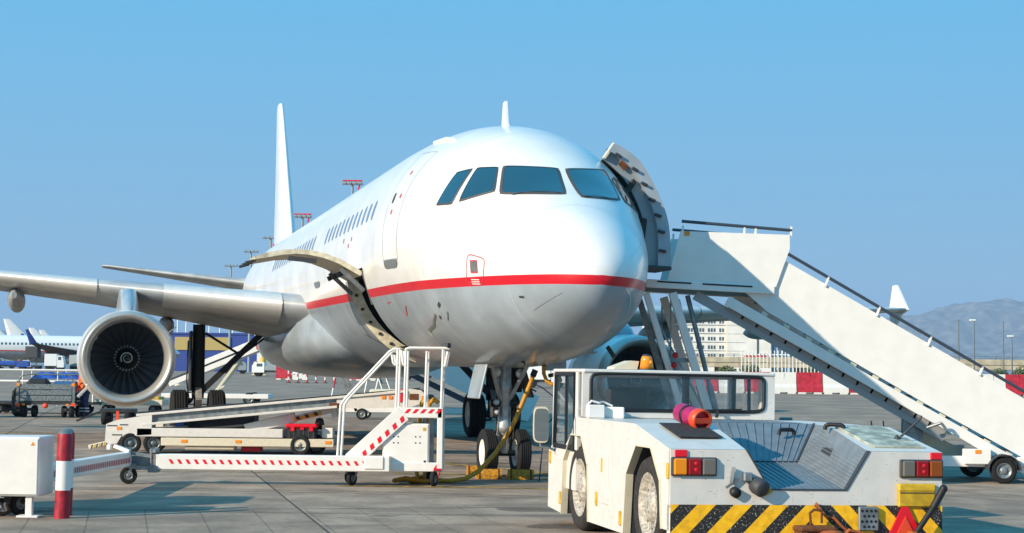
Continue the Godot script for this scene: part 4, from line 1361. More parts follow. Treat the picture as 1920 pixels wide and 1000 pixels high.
	var lv := part("hitch_lever", S().tube(T(2.26, 0.30, -0.14), T(2.42, 0.52, -0.14), 0.026, 10).tube(T(2.42, 0.52, -0.14), T(2.52, 0.69, -0.14), 0.034, 12).ball(T(2.52, 0.69, -0.14), Vector3.ONE * 0.037, 12, 8), "black", t)
	part("lever_bracket", S().box(T(2.24, 0.26, -0.12), Vector3(0.1, 0.1, 0.1), Basis.IDENTITY, 0.02).tube(T(2.2, 0.2, -0.15), T(2.3, 0.24, -0.15), 0.03, 8), "hitch_orange", lv)
	# cab
	var cab := S()
	var c0 := 3.1
	var c1 := 4.45
	var cw := 2.14
	var top := 1.715
	cab.box(T(cw * 0.5, top - 0.02, (c0 + c1) * 0.5), Vector3(cw, 0.04, c1 - c0 + 0.04), Basis.IDENTITY, 0.012)
	cab.box(T(cw * 0.5, 0.62, 4.0), Vector3(cw - 0.06, 0.42, 1.1))
	cab.box(T(W * 0.5, 0.55, L - 0.05), Vector3(W - 0.04, 0.62, 0.08), Basis.IDENTITY, 0.02)
	cab.face([T(0.04, 1.2, 3.1), T(W - 0.04, 1.2, 3.1), T(W - 0.04, 0.84, 3.12), T(0.04, 0.84, 3.12)])
	cab.face([T(0.04, 0.83, 3.9), T(W - 0.04, 0.83, 3.9), T(W - 0.04, 0.8, L), T(0.04, 0.8, L)])
	var cabn := part("cab", cab, "paint_white", t)
	# rear window surround, a plate with a rounded opening
	var ring := []
	var outer := []
	for k in 40:
		var a := TAU * (k + 0.5) / 40.0
		var cx := signf(cos(a)) * pow(absf(cos(a)), 0.16)
		var sy := signf(sin(a)) * pow(absf(sin(a)), 0.22)
		ring.append(Vector2(1.055 + 0.965 * cx, 1.48 + 0.195 * sy))
		var m := maxf(absf(cx), absf(sy))
		outer.append(Vector2(cw * 0.5 + cw * 0.5 * cx / maxf(m, 0.01), 1.452 + 0.245 * sy / maxf(m, 0.01)))
	var sur := S()
	var rub := S()
	for k in 40:
		var q := (k + 1) % 40
		for z: float in [c0 - 0.001, c0 + 0.05]:
			sur.face([T(outer[k].x, outer[k].y, z), T(outer[q].x, outer[q].y, z), T(ring[q].x, ring[q].y, z), T(ring[k].x, ring[k].y, z)])
		sur.face([T(outer[k].x, outer[k].y, c0), T(outer[q].x, outer[q].y, c0), T(outer[q].x, outer[q].y, c0 + 0.05), T(outer[k].x, outer[k].y, c0 + 0.05)])
		rub.tube(T(ring[k].x, ring[k].y, c0), T(ring[q].x, ring[q].y, c0), 0.02, 8)
	part("rear_window_surround", sur, "paint_white", cabn)
	part("window_rubber", rub, "black", cabn)
	part("window_pane", S().face([T(0.09, 1.29, c0 + 0.03), T(2.02, 1.29, c0 + 0.03), T(2.02, 1.67, c0 + 0.03), T(0.09, 1.67, c0 + 0.03)]), "cab_glass", cabn)
	part("window_pane", S().face([T(0.12, 0.95, c1 - 0.02), T(2.02, 0.95, c1 - 0.02), T(2.02, 1.66, c1 - 0.06), T(0.12, 1.66, c1 - 0.06)]), "cab_glass", cabn)
	for q: Array in [[0.035, c1], [cw - 0.035, c1], [cw - 0.035, 3.42], [0.035, 3.42]]:
		part("pillar", S().bar(T(q[0], 0.84, q[1] - 0.03), T(q[0], top - 0.03, q[1] - 0.03), 0.07, 0.07, Vector3.BACK, 0.012), "paint_white", cabn)
	part("windscreen_rail", S().bar(T(0, 0.88, c1 - 0.03), T(cw, 0.88, c1 - 0.03), 0.06, 0.12).bar(T(0, 1.66, c1 - 0.03), T(cw, 1.66, c1 - 0.03), 0.06, 0.06), "paint_white", cabn)
	for s in 2:
		var x := 0.015 if s == 0 else cw - 0.015
		var dr := part("cab_door", S().bar(T(x, 0.86, 3.47), T(x, 1.66, 3.5), 0.035, 0.04, Vector3.BACK).bar(T(x, 0.86, 4.40), T(x, 1.66, 4.36), 0.035, 0.04, Vector3.BACK).bar(T(x, 0.86, 3.47), T(x, 0.86, 4.40), 0.035, 0.05).bar(T(x, 1.66, 3.5), T(x, 1.66, 4.36), 0.035, 0.04).bar(T(x, 0.86, 3.85), T(x, 1.66, 3.87), 0.03, 0.035, Vector3.BACK), "black", t)
		part("door_pane", S().face([T(x, 0.86, 3.49), T(x, 0.86, 4.38), T(x, 1.66, 4.34), T(x, 1.66, 3.52)]), "cab_glass", dr)
		part("quarter_pane", S().face([T(x, 1.22, 3.17), T(x, 1.22, 3.38), T(x, 1.66, 3.38), T(x, 1.66, 3.17)]), "cab_glass", dr)
	part("seat", S().box(T(0.6, 1.0, 3.75), Vector3(0.5, 0.14, 0.5), Basis.IDENTITY, 0.04).box(T(0.6, 1.28, 3.5), Vector3(0.48, 0.5, 0.1), Basis(Vector3.RIGHT, 0.1), 0.04), "black", cabn)
	part("steering_wheel", S().lathe([Vector2(0.17, -0.012), Vector2(0.185, 0.0), Vector2(0.17, 0.012), Vector2(0.155, 0.0), Vector2(0.17, -0.012)], T(0.6, 1.26, 4.1), Vector3(0, 1.0, 0.6), 24).tube(T(0.6, 1.26, 4.1), T(0.6, 0.85, 4.3), 0.03, 8), "black", cabn)
	part("cab_partition", S().bar(T(1.52, 0.85, 4.3), T(1.52, 1.66, 4.3), 0.05, 0.12, Vector3.BACK), "dark_grey", cabn)
	# roof beacon and lamp housing
	var be := part("beacon", S().lathe([Vector2(0.0, 0.155), Vector2(0.05, 0.15), Vector2(0.062, 0.12), Vector2(0.075, 0.01), Vector2(0.0, 0.01)], T(0.77, top, 3.35), Vector3.UP, 20), "amber_lens", t)
	part("beacon_cap", S().lathe([Vector2(0.0, 0.172), Vector2(0.045, 0.168), Vector2(0.05, 0.15), Vector2(0.0, 0.15)], T(0.77, top, 3.35), Vector3.UP, 16).lathe([Vector2(0.085, 0.0), Vector2(0.085, 0.015), Vector2(0.0, 0.016)], T(0.77, top, 3.35), Vector3.UP, 16), "dark_grey", be)
	part("beacon_bulb", S().ball(T(0.80, top + 0.085, 3.29), Vector3.ONE * 0.022, 10, 6), "orange", be)
	part("roof_lamp", S().prism(PackedVector2Array([Vector2(-0.2, 0.0), Vector2(0.06, 0.0), Vector2(0.08, 0.09), Vector2(0.0, 0.095), Vector2(-0.19, 0.025)]), T(0.62, top + 0.005, 3.55), Basis(Vector3.RIGHT, Vector3.UP, Vector3.BACK), 0.3), "paint_cream", t)
	# wiper, wire, box on the deck corner
	part("wiper", S().bar(T(1.1, 1.285, 3.06), T(1.75, 1.31, 3.055), 0.02, 0.025).bar(T(1.45, 1.23, 3.0), T(1.48, 1.30, 3.05), 0.03, 0.02), "black", t)
	part("deck_bracket", S().box(T(0.1, 1.27, 2.95), Vector3(0.18, 0.14, 0.12), Basis.IDENTITY, 0.01).box(T(0.3, 1.26, 2.98), Vector3(0.24, 0.12, 0.08), Basis(Vector3.UP, -0.25), 0.01).path([T(0.02, 1.34, 2.95), T(0.06, 1.38, 2.95), T(0.14, 1.36, 2.95), T(0.2, 1.37, 3.0), T(0.3, 1.33, 3.0)], 0.012, 6), "paint_clean", t)
	# grab handles and a thin rod on the right fender
	for q: Array in [[1.66, 1.10, 1.5, 0.25], [1.93, 1.17, 0.95, -0.5]]:
		var b := Basis(Vector3.UP, q[3])
		var o := T(q[0], q[1], q[2])
		part("grab_handle", S().path([o + b * Vector3(-0.09, 0.0, 0), o + b * Vector3(-0.085, 0.035, 0), o + b * Vector3(-0.06, 0.05, 0), o + b * Vector3(0.06, 0.05, 0), o + b * Vector3(0.085, 0.035, 0), o + b * Vector3(0.09, 0.0, 0)], 0.02, 8), "black", t)
	part("aerial_rod", S().path([T(2.34, 1.1, 0.45), T(2.42, 1.18, 0.42), T(2.55, 1.30, 0.40), T(2.56, 1.33, 0.40)], 0.011, 8).lathe([Vector2(0.03, 0.0), Vector2(0.03, 0.06), Vector2(0.015, 0.09), Vector2(0.0, 0.1)], T(2.34, 1.05, 0.45), Vector3.UP, 12), "dark_grey", t)
	# mirror on an arm at the front left corner
	var mr := part("mirror_arm", S().path([T(0.0, 0.80, 4.3), T(-0.10, 0.84, 4.25), T(-0.19, 0.85, 4.2), T(-0.20, 0.92, 4.2)], 0.013, 8), "grey_metal", t)
	var mo := S()
	var mg := S()
	var mp := PackedVector2Array()
	for k in 24:
		var a := TAU * k / 24
		mp.append(Vector2(0.088 * signf(cos(a)) * pow(absf(cos(a)), 0.45), 0.2 * signf(sin(a)) * pow(absf(sin(a)), 0.45)))
	var mb := Basis(Vector3.UP, -0.12)
	mo.prism(mp, T(-0.19, 1.09, 4.2), mb, 0.05)
	for k in mp.size(): mp[k] *= 0.9
	mg.prism(mp, T(-0.19, 1.09, 4.2) + mb * Vector3(0, 0, 0.026), mb, 0.012)
	part("mirror_shell", mo, "paint_cream", mr)
	part("mirror_glass", mg, "mirror", mr)
	# fire extinguisher lying on the left fender
	var ax := (t.basis * Vector3(0.24, -0.17, 0.94)).normalized()
	var o := t.transform * T(0.42, 1.345, 1.38)
	var fe := thing("fire_extinguisher", "magenta fire extinguisher lying on the tug deck with its orange base towards us", "extinguisher", o)
	part("cylinder", S().lathe([Vector2(0.0, 0.17), Vector2(0.06, 0.18), Vector2(0.09, 0.21), Vector2(0.094, 0.26), Vector2(0.094, 0.50)], Vector3.ZERO, ax, 28), "magenta", fe)
	var fb := part("base", S().lathe([Vector2(0.097, 0.50), Vector2(0.102, 0.52), Vector2(0.102, 0.60), Vector2(0.083, 0.605), Vector2(0.078, 0.57)], Vector3.ZERO, ax, 28), "orange_red", fe)
	part("base_plate", S().lathe([Vector2(0.08, 0.56), Vector2(0.05, 0.565), Vector2(0.0, 0.57)], Vector3.ZERO, ax, 20), "red", fb)
	var cross := ax.cross(Vector3.UP).normalized()
	part("base_bar", S().bar(ax * 0.595 - cross * 0.088, ax * 0.595 + cross * 0.088, 0.05, 0.02, ax), "orange_red", fb)
	part("strap", S().lathe([Vector2(0.096, 0.33), Vector2(0.099, 0.33), Vector2(0.099, 0.37), Vector2(0.096, 0.37)], Vector3.ZERO, ax, 24), "black", fe)
	part("bracket", S().bar(ax * 0.25 - cross * 0.12 - Vector3(0, 0.02, 0), ax * 0.4 - cross * 0.1 - Vector3(0, 0.16, 0), 0.03, 0.04), "black", fe)

# slanted hazard stripes lying on a flat bar from a to b, tall along up, facing out
func hazard(parent: Node, m: String, a: Vector3, b: Vector3, up: Vector3, out: Vector3, count: int, tall: float, share := 0.5, slant := 0.5) -> void:
	var d := (b - a) / count
	for k in count:
		var p := a + d * (k + 0.2) + out * 0.003
		var h := up * tall
		var sl := d.normalized() * tall * slant
		part("hazard_stripe", S().face([p, p + d * share, p + d * share + h + sl, p + h + sl], p - out), m, parent)

func caster(parent: Node3D, c: Vector3, r: float, axis: Vector3, fork := "grey_metal", tyre_m := "rubber") -> void:
	var a := axis.normalized()
	road_wheel(parent, c, r, r * 0.55, tyre_m, "grey_metal", a, 0.5)
	part("caster_fork", S().bar(c + a * r * 0.42, c + a * r * 0.42 + Vector3(0.05, r * 1.25, 0), r * 0.35, 0.012, a).bar(c - a * r * 0.42, c - a * r * 0.42 + Vector3(0.05, r * 1.25, 0), r * 0.35, 0.012, a).box(c + Vector3(0.05, r * 1.28, 0), Vector3(r, 0.025, r)), fork, parent)

func make_platform() -> void:
	var t := thing("service_steps", "white wheeled steps with red hazard stripes, handrails and a square cabinet", "steps", Vector3(-1.728, 0, -25.05))
	var F := Vector3.BACK
	part("base_frame", S().box(Vector3(0.19, 0.28, -0.05), Vector3(1.1, 0.13, 0.08), Basis.IDENTITY, 0.008).box(Vector3(0.19, 0.28, -0.6), Vector3(1.1, 0.13, 0.08), Basis.IDENTITY, 0.008).box(Vector3(0.70, 0.28, -0.32), Vector3(0.08, 0.12, 0.5)).box(Vector3(-0.32, 0.28, -0.32), Vector3(0.08, 0.12, 0.5)), "paint_clean", t)
	var cb := part("cabinet", S().box(Vector3(0.2, 0.6, -0.28), Vector3(0.68, 0.62, 0.46), Basis.IDENTITY, 0.012), "paint_clean", t)
	part("cabinet_door", S().box(Vector3(0.2, 0.6, -0.043), Vector3(0.645, 0.585, 0.014), Basis.IDENTITY, 0.004), "paint_clean", cb)
	for x: float in [0.02, 0.085, 0.34, 0.405]:
		for y: float in [0.72, 0.63]:
			part("bolt", S().lathe([Vector2(0.011, 0.0), Vector2(0.009, 0.008), Vector2(0, 0.009)], Vector3(x, y, -0.036), F, 10), "dark_steel", cb)
	part("label_plate", S().box(Vector3(0.47, 0.83, -0.034), Vector3(0.045, 0.05, 0.004)), "yellow", cb)
	part("lock", S().box(Vector3(0.48, 0.36, -0.034), Vector3(0.03, 0.03, 0.01)), "dark_steel", cb)
	# platform and its corner leg
	var pf := part("platform", S().box(Vector3(0.42, 1.07, -0.32), Vector3(0.62, 0.15, 0.64), Basis.IDENTITY, 0.008), "paint_clean", t)
	hazard(pf, "bright_red", Vector3(0.15, 1.065, 0.002), Vector3(0.72, 1.065, 0.002), Vector3.UP, F, 5, 0.06, 0.45, 0.9)
	for z: float in [-0.04, -0.6]:
		part("frame_leg", S().box(Vector3(0.70, 0.68, z), Vector3(0.085, 0.92, 0.08), Basis.IDENTITY, 0.008), "paint_clean", t)
	hazard(t, "bright_red", Vector3(0.58, 0.245, -0.008), Vector3(0.72, 0.245, -0.008), Vector3.UP, F, 1, 0.08, 0.6, 0.6)
	part("lift_column", S().box(Vector3(0.56, 0.62, -0.3), Vector3(0.07, 0.8, 0.2)).tube(Vector3(0.47, 0.9, -0.2), Vector3(0.47, 1.02, -0.2), 0.03, 8), "grey_metal", t)
	# stringers with treads
	for z: float in [-0.02, -0.58]:
		var a := Vector3(-0.60, 0.36, z)
		var b := Vector3(0.16, 1.06, z)
		var sg := part("stringer", S().bar(a, b, 0.05, 0.24, Vector3(-0.68, 0.74, 0), 0.006), "paint_clean", t)
		if z > -0.5:
			var dir := (b - a).normalized()
			var nn := Vector3(-dir.y, dir.x, 0)
			hazard(sg, "bright_red", a + Vector3(0, 0, 0.027) - nn * 0.09, b + Vector3(0, 0, 0.027) - nn * 0.09, nn, F, 7, 0.07, 0.45, 0.4)
	for k in 4:
		part("tread_step", S().box(Vector3(-0.50 + 0.18 * k, 0.42 + 0.17 * k, -0.3), Vector3(0.2, 0.025, 0.52), Basis.IDENTITY, 0.004), "galvanised", t)
	# rails
	var rail := func(p: Array) -> void: part("handrail", S().path(p, 0.02, 10), "paint_clean", t)
	for z: float in [-0.03, -0.59]:
		rail.call([Vector3(-0.80, 0.32, z), Vector3(-0.76, 1.17, z), Vector3(-0.70, 1.26, z), Vector3(-0.06, 1.96, z), Vector3(0.01, 2.0, z), Vector3(0.06, 2.0, z)])
		rail.call([Vector3(0.05, 1.1, z), Vector3(0.065, 2.0, z)])
		rail.call([Vector3(0.17, 1.06, z), Vector3(0.185, 2.0, z), Vector3(0.24, 2.02, z), Vector3(0.80, 2.02, z)])
		rail.call([Vector3(0.47, 1.1, z - 0.05), Vector3(0.49, 1.98, z - 0.05)])
		rail.call([Vector3(0.71, 1.06, z), Vector3(0.73, 2.0, z)])
		rail.call([Vector3(0.80, 1.97, z), Vector3(0.76, 1.76, z), Vector3(0.71, 1.76, z)])
		rail.call([Vector3(-0.02, 1.92, z), Vector3(0.0, 1.8, z), Vector3(0.03, 1.77, z), Vector3(0.06, 1.77, z)])
		rail.call([Vector3(0.12, 1.98, z), Vector3(0.145, 1.78, z), Vector3(0.18, 1.76, z)])
	rail.call([Vector3(0.185, 2.0, -0.03), Vector3(0.185, 2.0, -0.59)])
	rail.call([Vector3(0.73, 2.02, -0.03), Vector3(0.73, 2.02, -0.59)])
	part("rail_end", S().tube(Vector3(0.72, 2.05, -0.1), Vector3(0.82, 2.06, -0.02), 0.04, 14), "dark_grey", t)
	# casters
	caster(t, Vector3(-0.58, 0.105, -0.02), 0.105, Vector3(0.9, 0, 0.5))
	caster(t, Vector3(-0.66, 0.105, -0.54), 0.105, Vector3(0.9, 0, 0.5))
	caster(t, Vector3(0.62, 0.11, 0.0), 0.11, Vector3(0.95, 0, 0.3), "red")
	caster(t, Vector3(0.54, 0.11, -0.56), 0.11, Vector3(0.95, 0, 0.3), "red")
	part("tow_eye", S().bar(Vector3(-0.9, 0.20, -0.1), Vector3(-0.55, 0.27, -0.1), 0.06, 0.05).box(Vector3(-0.82, 0.2, -0.05), Vector3(0.05, 0.1, 0.06)), "paint_clean", t)
	# the long cable arm that ends at the joint by the loader
	var arm := thing("cable_arm", "long low white arm with red hatching running left from the steps to a caster joint", "cable arm", Vector3(-3.965, 0, -25.0))
	part("arm_beam", S().box(Vector3(0.52, 0.325, 0), Vector3(3.4, 0.225, 0.2), Basis.IDENTITY, 0.012), "paint_clean", arm)
	hazard(arm, "bright_red", Vector3(-0.98, 0.30, 0.1), Vector3(1.95, 0.30, 0.1), Vector3.UP, F, 24, 0.065, 0.36, -0.6)
	part("end_block", S().box(Vector3(1.99, 0.34, 0.01), Vector3(0.3, 0.2, 0.22), Basis.IDENTITY, 0.02), "paint_clean", arm)
	part("joint_frame", S().box(Vector3(-1.22, 0.48, 0), Vector3(0.1, 0.06, 0.26), Basis.IDENTITY, 0.01).box(Vector3(-1.22, 0.22, 0), Vector3(0.14, 0.1, 0.24), Basis.IDENTITY, 0.01).bar(Vector3(-1.62, 0.46, 0.1), Vector3(-1.2, 0.40, 0.1), 0.03, 0.05).bar(Vector3(-1.62, 0.26, 0.1), Vector3(-1.2, 0.22, 0.1), 0.03, 0.05).box(Vector3(-1.45, 0.3, -0.06), Vector3(0.4, 0.2, 0.05)).tube(Vector3(-1.62, 0.18, 0), Vector3(-1.62, 0.52, 0), 0.04, 10).tube(Vector3(-1.24, 0.18, 0.12), Vector3(-1.24, 0.52, 0.12), 0.015, 8), "grey_metal", arm)
	caster(arm, Vector3(-1.58, 0.125, 0.05), 0.125, Vector3(0.25, 0, 1.0))
	var a := Vector3(-1.62, 0.36, 0.05)
	var b := Vector3(-1.53, 0.43, 5.6)
	part("second_beam", S().bar(a, b, 0.16, 0.2, Vector3.UP, 0.01), "paint_clean", arm)
	var d := (b - a).normalized()
	var side := -d.cross(Vector3.UP).normalized()
	hazard(arm, "red", a + side * 0.082 + Vector3(0, -0.05, 0) + d * 0.1, b + side * 0.082 + Vector3(0, -0.05, 0), Vector3.UP, side, 48, 0.075, 0.5, 0.0)
	part("arm_hook", S().bar(Vector3(-1.78, 0.55, 0.1), Vector3(-1.55, 0.47, 0.15), 0.07, 0.05).box(Vector3(-1.86, 0.53, 0.1), Vector3(0.06, 0.08, 0.08), Basis.IDENTITY, 0.01), "paint_clean", arm)

func make_left_gear() -> void:
	var c := thing("equipment_cabinet", "white steel equipment cabinet on a post leg at the left edge", "cabinet", Vector3(-5.72, 0, -19.1))
	part("body", S().box(Vector3(0, 0.565, -0.3), Vector3(0.96, 0.66, 0.6), Basis.IDENTITY, 0.012), "paint_clean", c)
	part("door", S().box(Vector3(0, 0.565, 0.008), Vector3(0.925, 0.62, 0.014), Basis.IDENTITY, 0.005), "paint_clean", c)
	part("unseen_side_body", S().box(Vector3(-1.5, 0.95, -0.45), Vector3(0.9, 1.75, 1.2), Basis.IDENTITY, 0.02), "paint_clean", c)  # out of view; shaped to darken the ground at lower left with its shadow
	part("unseen_side_base", S().box(Vector3(-1.5, 0.04, -0.45), Vector3(1.0, 0.08, 1.3), Basis.IDENTITY, 0.01), "paint_clean", c)
	part("unseen_link_rail", S().bar(Vector3(-0.3, 0.6, -0.4), Vector3(-1.0, 0.8, -0.55), 0.06, 0.1), "paint_clean", c)  # joins the cabinet to the out-of-view body
	part("warning_label", S().prism(PackedVector2Array([Vector2(-0.025, 0), Vector2(0.025, 0), Vector2(0, 0.042)]), Vector3(0.405, 0.80, 0.017), Basis.IDENTITY, 0.003), "orange", c)
	part("post", S().box(Vector3(0.36, 0.13, -0.08), Vector3(0.075, 0.24, 0.075), Basis.IDENTITY, 0.005).box(Vector3(-0.36, 0.13, -0.08), Vector3(0.075, 0.24, 0.075), Basis.IDENTITY, 0.005), "paint_clean", c)
	part("foot_plate", S().box(Vector3(0.36, 0.012, -0.08), Vector3(0.24, 0.024, 0.2), Basis.IDENTITY, 0.004), "paint_clean", c)
	part("foot_plate", S().box(Vector3(-0.36, 0.012, -0.08), Vector3(0.24, 0.024, 0.2), Basis.IDENTITY, 0.004), "paint_clean", c)
	caster(c, Vector3(0.17, 0.13, -0.35), 0.13, Vector3(0.8, 0, 0.6), "black")
	caster(c, Vector3(0.02, 0.10, -0.2), 0.10, Vector3(0.3, 0, 0.9), "black")
	part("cable_bundle", S().path([Vector3(0.1, 0.25, -0.2), Vector3(0.08, 0.12, -0.15), Vector3(0.12, 0.05, -0.1)], 0.04, 8), "black", c)
	for k in 2:
		var at := Vector3(-4.975, 0, -19.1) if k == 0 else Vector3(-5.05, 0, -19.5)
		var b := thing("bollard", ["round-topped red and white striped bollard beside the white cabinet", "second red bollard mostly hidden directly behind the front striped bollard"][k], "bollard", at, 0.0, "red and white bollards")
		b.rotation.z = -0.014
		var r := 0.083
		part("lower_band", S().lathe([Vector2(r, -0.01), Vector2(r, 0.31)], Vector3.ZERO, Vector3.UP, 28), "bollard_red", b)
		part("white_band", S().lathe([Vector2(r, 0.31), Vector2(r, 0.635)], Vector3.ZERO, Vector3.UP, 28), "paint_clean", b)
		part("upper_band", S().lathe([Vector2(r, 0.635), Vector2(r, 0.90), Vector2(r * 0.93, 0.935)], Vector3.ZERO, Vector3.UP, 28), "bollard_red", b)
		part("cap", S().lathe([Vector2(r * 0.93, 0.935), Vector2(r * 0.7, 0.965), Vector2(r * 0.35, 0.98), Vector2(0.0, 0.984)], Vector3.ZERO, Vector3.UP, 28), "scuff", b)
	for k in 3:
		var q: Array = [[Vector3(-0.335, 0, -27.02), 0.40, "left of the two yellow wooden chocks in front of the nose wheels"], [Vector3(0.165, 0, -26.98), 0.41, "right of the two yellow wooden chocks in front of the nose wheels"], [Vector3(-0.60, 0, -27.95), 0.2, "short end of the yellow chock behind the left nose wheel"]][k]
		var ch := thing("wheel_chock", q[2], "chock", q[0], 0.12, "yellow wheel chocks at the nose gear")
		part("block", S().prism(PackedVector2Array([Vector2(-0.10, 0), Vector2(0.10, 0), Vector2(0.105, 0.05), Vector2(0.055, 0.15), Vector2(-0.06, 0.155), Vector2(-0.105, 0.06)]), Vector3(0, 0.002, 0), Basis(Vector3.FORWARD, Vector3.UP, Vector3.RIGHT), q[1]), "chock_yellow", ch)
		for x: float in [-0.38, 0.38]:
			part("end_band", S().prism(PackedVector2Array([Vector2(-0.106, 0), Vector2(0.106, 0), Vector2(0.111, 0.05), Vector2(0.059, 0.155), Vector2(-0.064, 0.16), Vector2(-0.111, 0.06)]), Vector3(x * q[1], 0.0025, 0), Basis(Vector3.FORWARD, Vector3.UP, Vector3.RIGHT), 0.025), "rust", ch)
	# hoses
	var pc := S().path([Vector3(0.34, 1.62, -26.5), Vector3(0.31, 1.52, -26.45), Vector3(0.20, 1.25, -26.4), Vector3(0.07, 0.93, -26.4), Vector3(-0.08, 0.66, -26.4), Vector3(-0.22, 0.44, -26.4), Vector3(-0.36, 0.28, -26.35), Vector3(-0.50, 0.15, -26.2), Vector3(-0.68, 0.06, -26.0), Vector3(-0.9, 0.035, -25.85), Vector3(-1.15, 0.035, -25.85), Vector3(-1.35, 0.035, -25.75), Vector3(-1.5, 0.035, -25.6)], 0.036, 10)
	var hs := thing("power_cable", "thick yellow power cable hanging from the nose and trailing over the ground to the steps", "cable", Vector3(-0.5, 0, -26.2))
	pc.v = shifted(pc.v, Vector3(0.5, 0, 26.2))
	part("cable", pc, "hose_yellow", hs)
	var coil := S().path([Vector3(-1.1, 0.05, -25.7), Vector3(-1.3, 0.09, -25.85), Vector3(-1.5, 0.05, -25.9), Vector3(-1.65, 0.05, -25.75), Vector3(-1.72, 0.05, -25.55), Vector3(-1.55, 0.09, -25.45), Vector3(-1.3, 0.05, -25.5), Vector3(-1.02, 0.06, -25.6)], 0.035, 8)
	coil.v = shifted(coil.v, Vector3(0.5, 0, 26.2))
	part("coil", coil, "hose_yellow", hs)
	var pl := S().path([Vector3(0.34, 1.62, -26.5), Vector3(0.38, 1.72, -26.5)], 0.05, 10)
	pl.v = shifted(pl.v, Vector3(0.5, 0, 26.2))
	part("plug", pl, "black", hs)
	var riser := thing("riser_hose", "pair of short yellow hoses looping under the steps platform", "hose", Vector3(-1.4, 0, -25.7))
	for x: float in [0.0, 0.12]:
		part("hose", S().path([Vector3(0.02 + x, 0.06, -0.05), Vector3(-0.02 + x, 0.25, -0.2), Vector3(0.0 + x, 0.6, -0.25), Vector3(0.03 + x, 0.95, -0.2), Vector3(0.06 + x, 1.2, -0.1), Vector3(0.13 + x, 1.26, -0.1), Vector3(0.2 + x, 1.2, -0.1)], 0.032, 8), "hose_yellow", riser)
	var loop := thing("hose_loop", "yellow hose loop plugged into the hatch under the nose", "hose", Vector3(0.5, 0, -26.2))
	part("hose", S().path([Vector3(0.0, 1.80, 0), Vector3(0.005, 1.66, 0.0), Vector3(0.05, 1.55, 0.02), Vector3(0.13, 1.50, 0.04), Vector3(0.21, 1.51, 0.04), Vector3(0.26, 1.56, 0.02), Vector3(0.24, 1.62, 0.0)], 0.03, 8), "hose_yellow", loop)
	part("sleeve", S().path([Vector3(0.24, 1.62, 0.0), Vector3(0.17, 1.65, -0.03), Vector3(0.08, 1.63, -0.06)], 0.03, 8), "black", loop)
	part("plug", S().tube(Vector3(0, 1.78, 0), Vector3(0, 1.88, 0), 0.045, 12), "black", loop)
	var wire := thing("blue_lead", "thin dark blue lead curving down from the nose gear", "cable", Vector3(0.6, 0, -26.3))
	part("lead", S().path([Vector3(-0.28, 1.52, 0), Vector3(-0.12, 1.45, 0), Vector3(0.05, 1.32, 0), Vector3(0.10, 1.16, 0.02), Vector3(0.05, 0.98, 0.02), Vector3(-0.06, 0.86, 0.03), Vector3(-0.1, 0.6, 0.04), Vector3(-0.15, 0.012, 0.05)], 0.011, 6), "navy", wire)

func shifted(v: PackedVector3Array, d: Vector3) -> PackedVector3Array:
	var o := PackedVector3Array()
	for p in v: o.append(p + d)
	return o

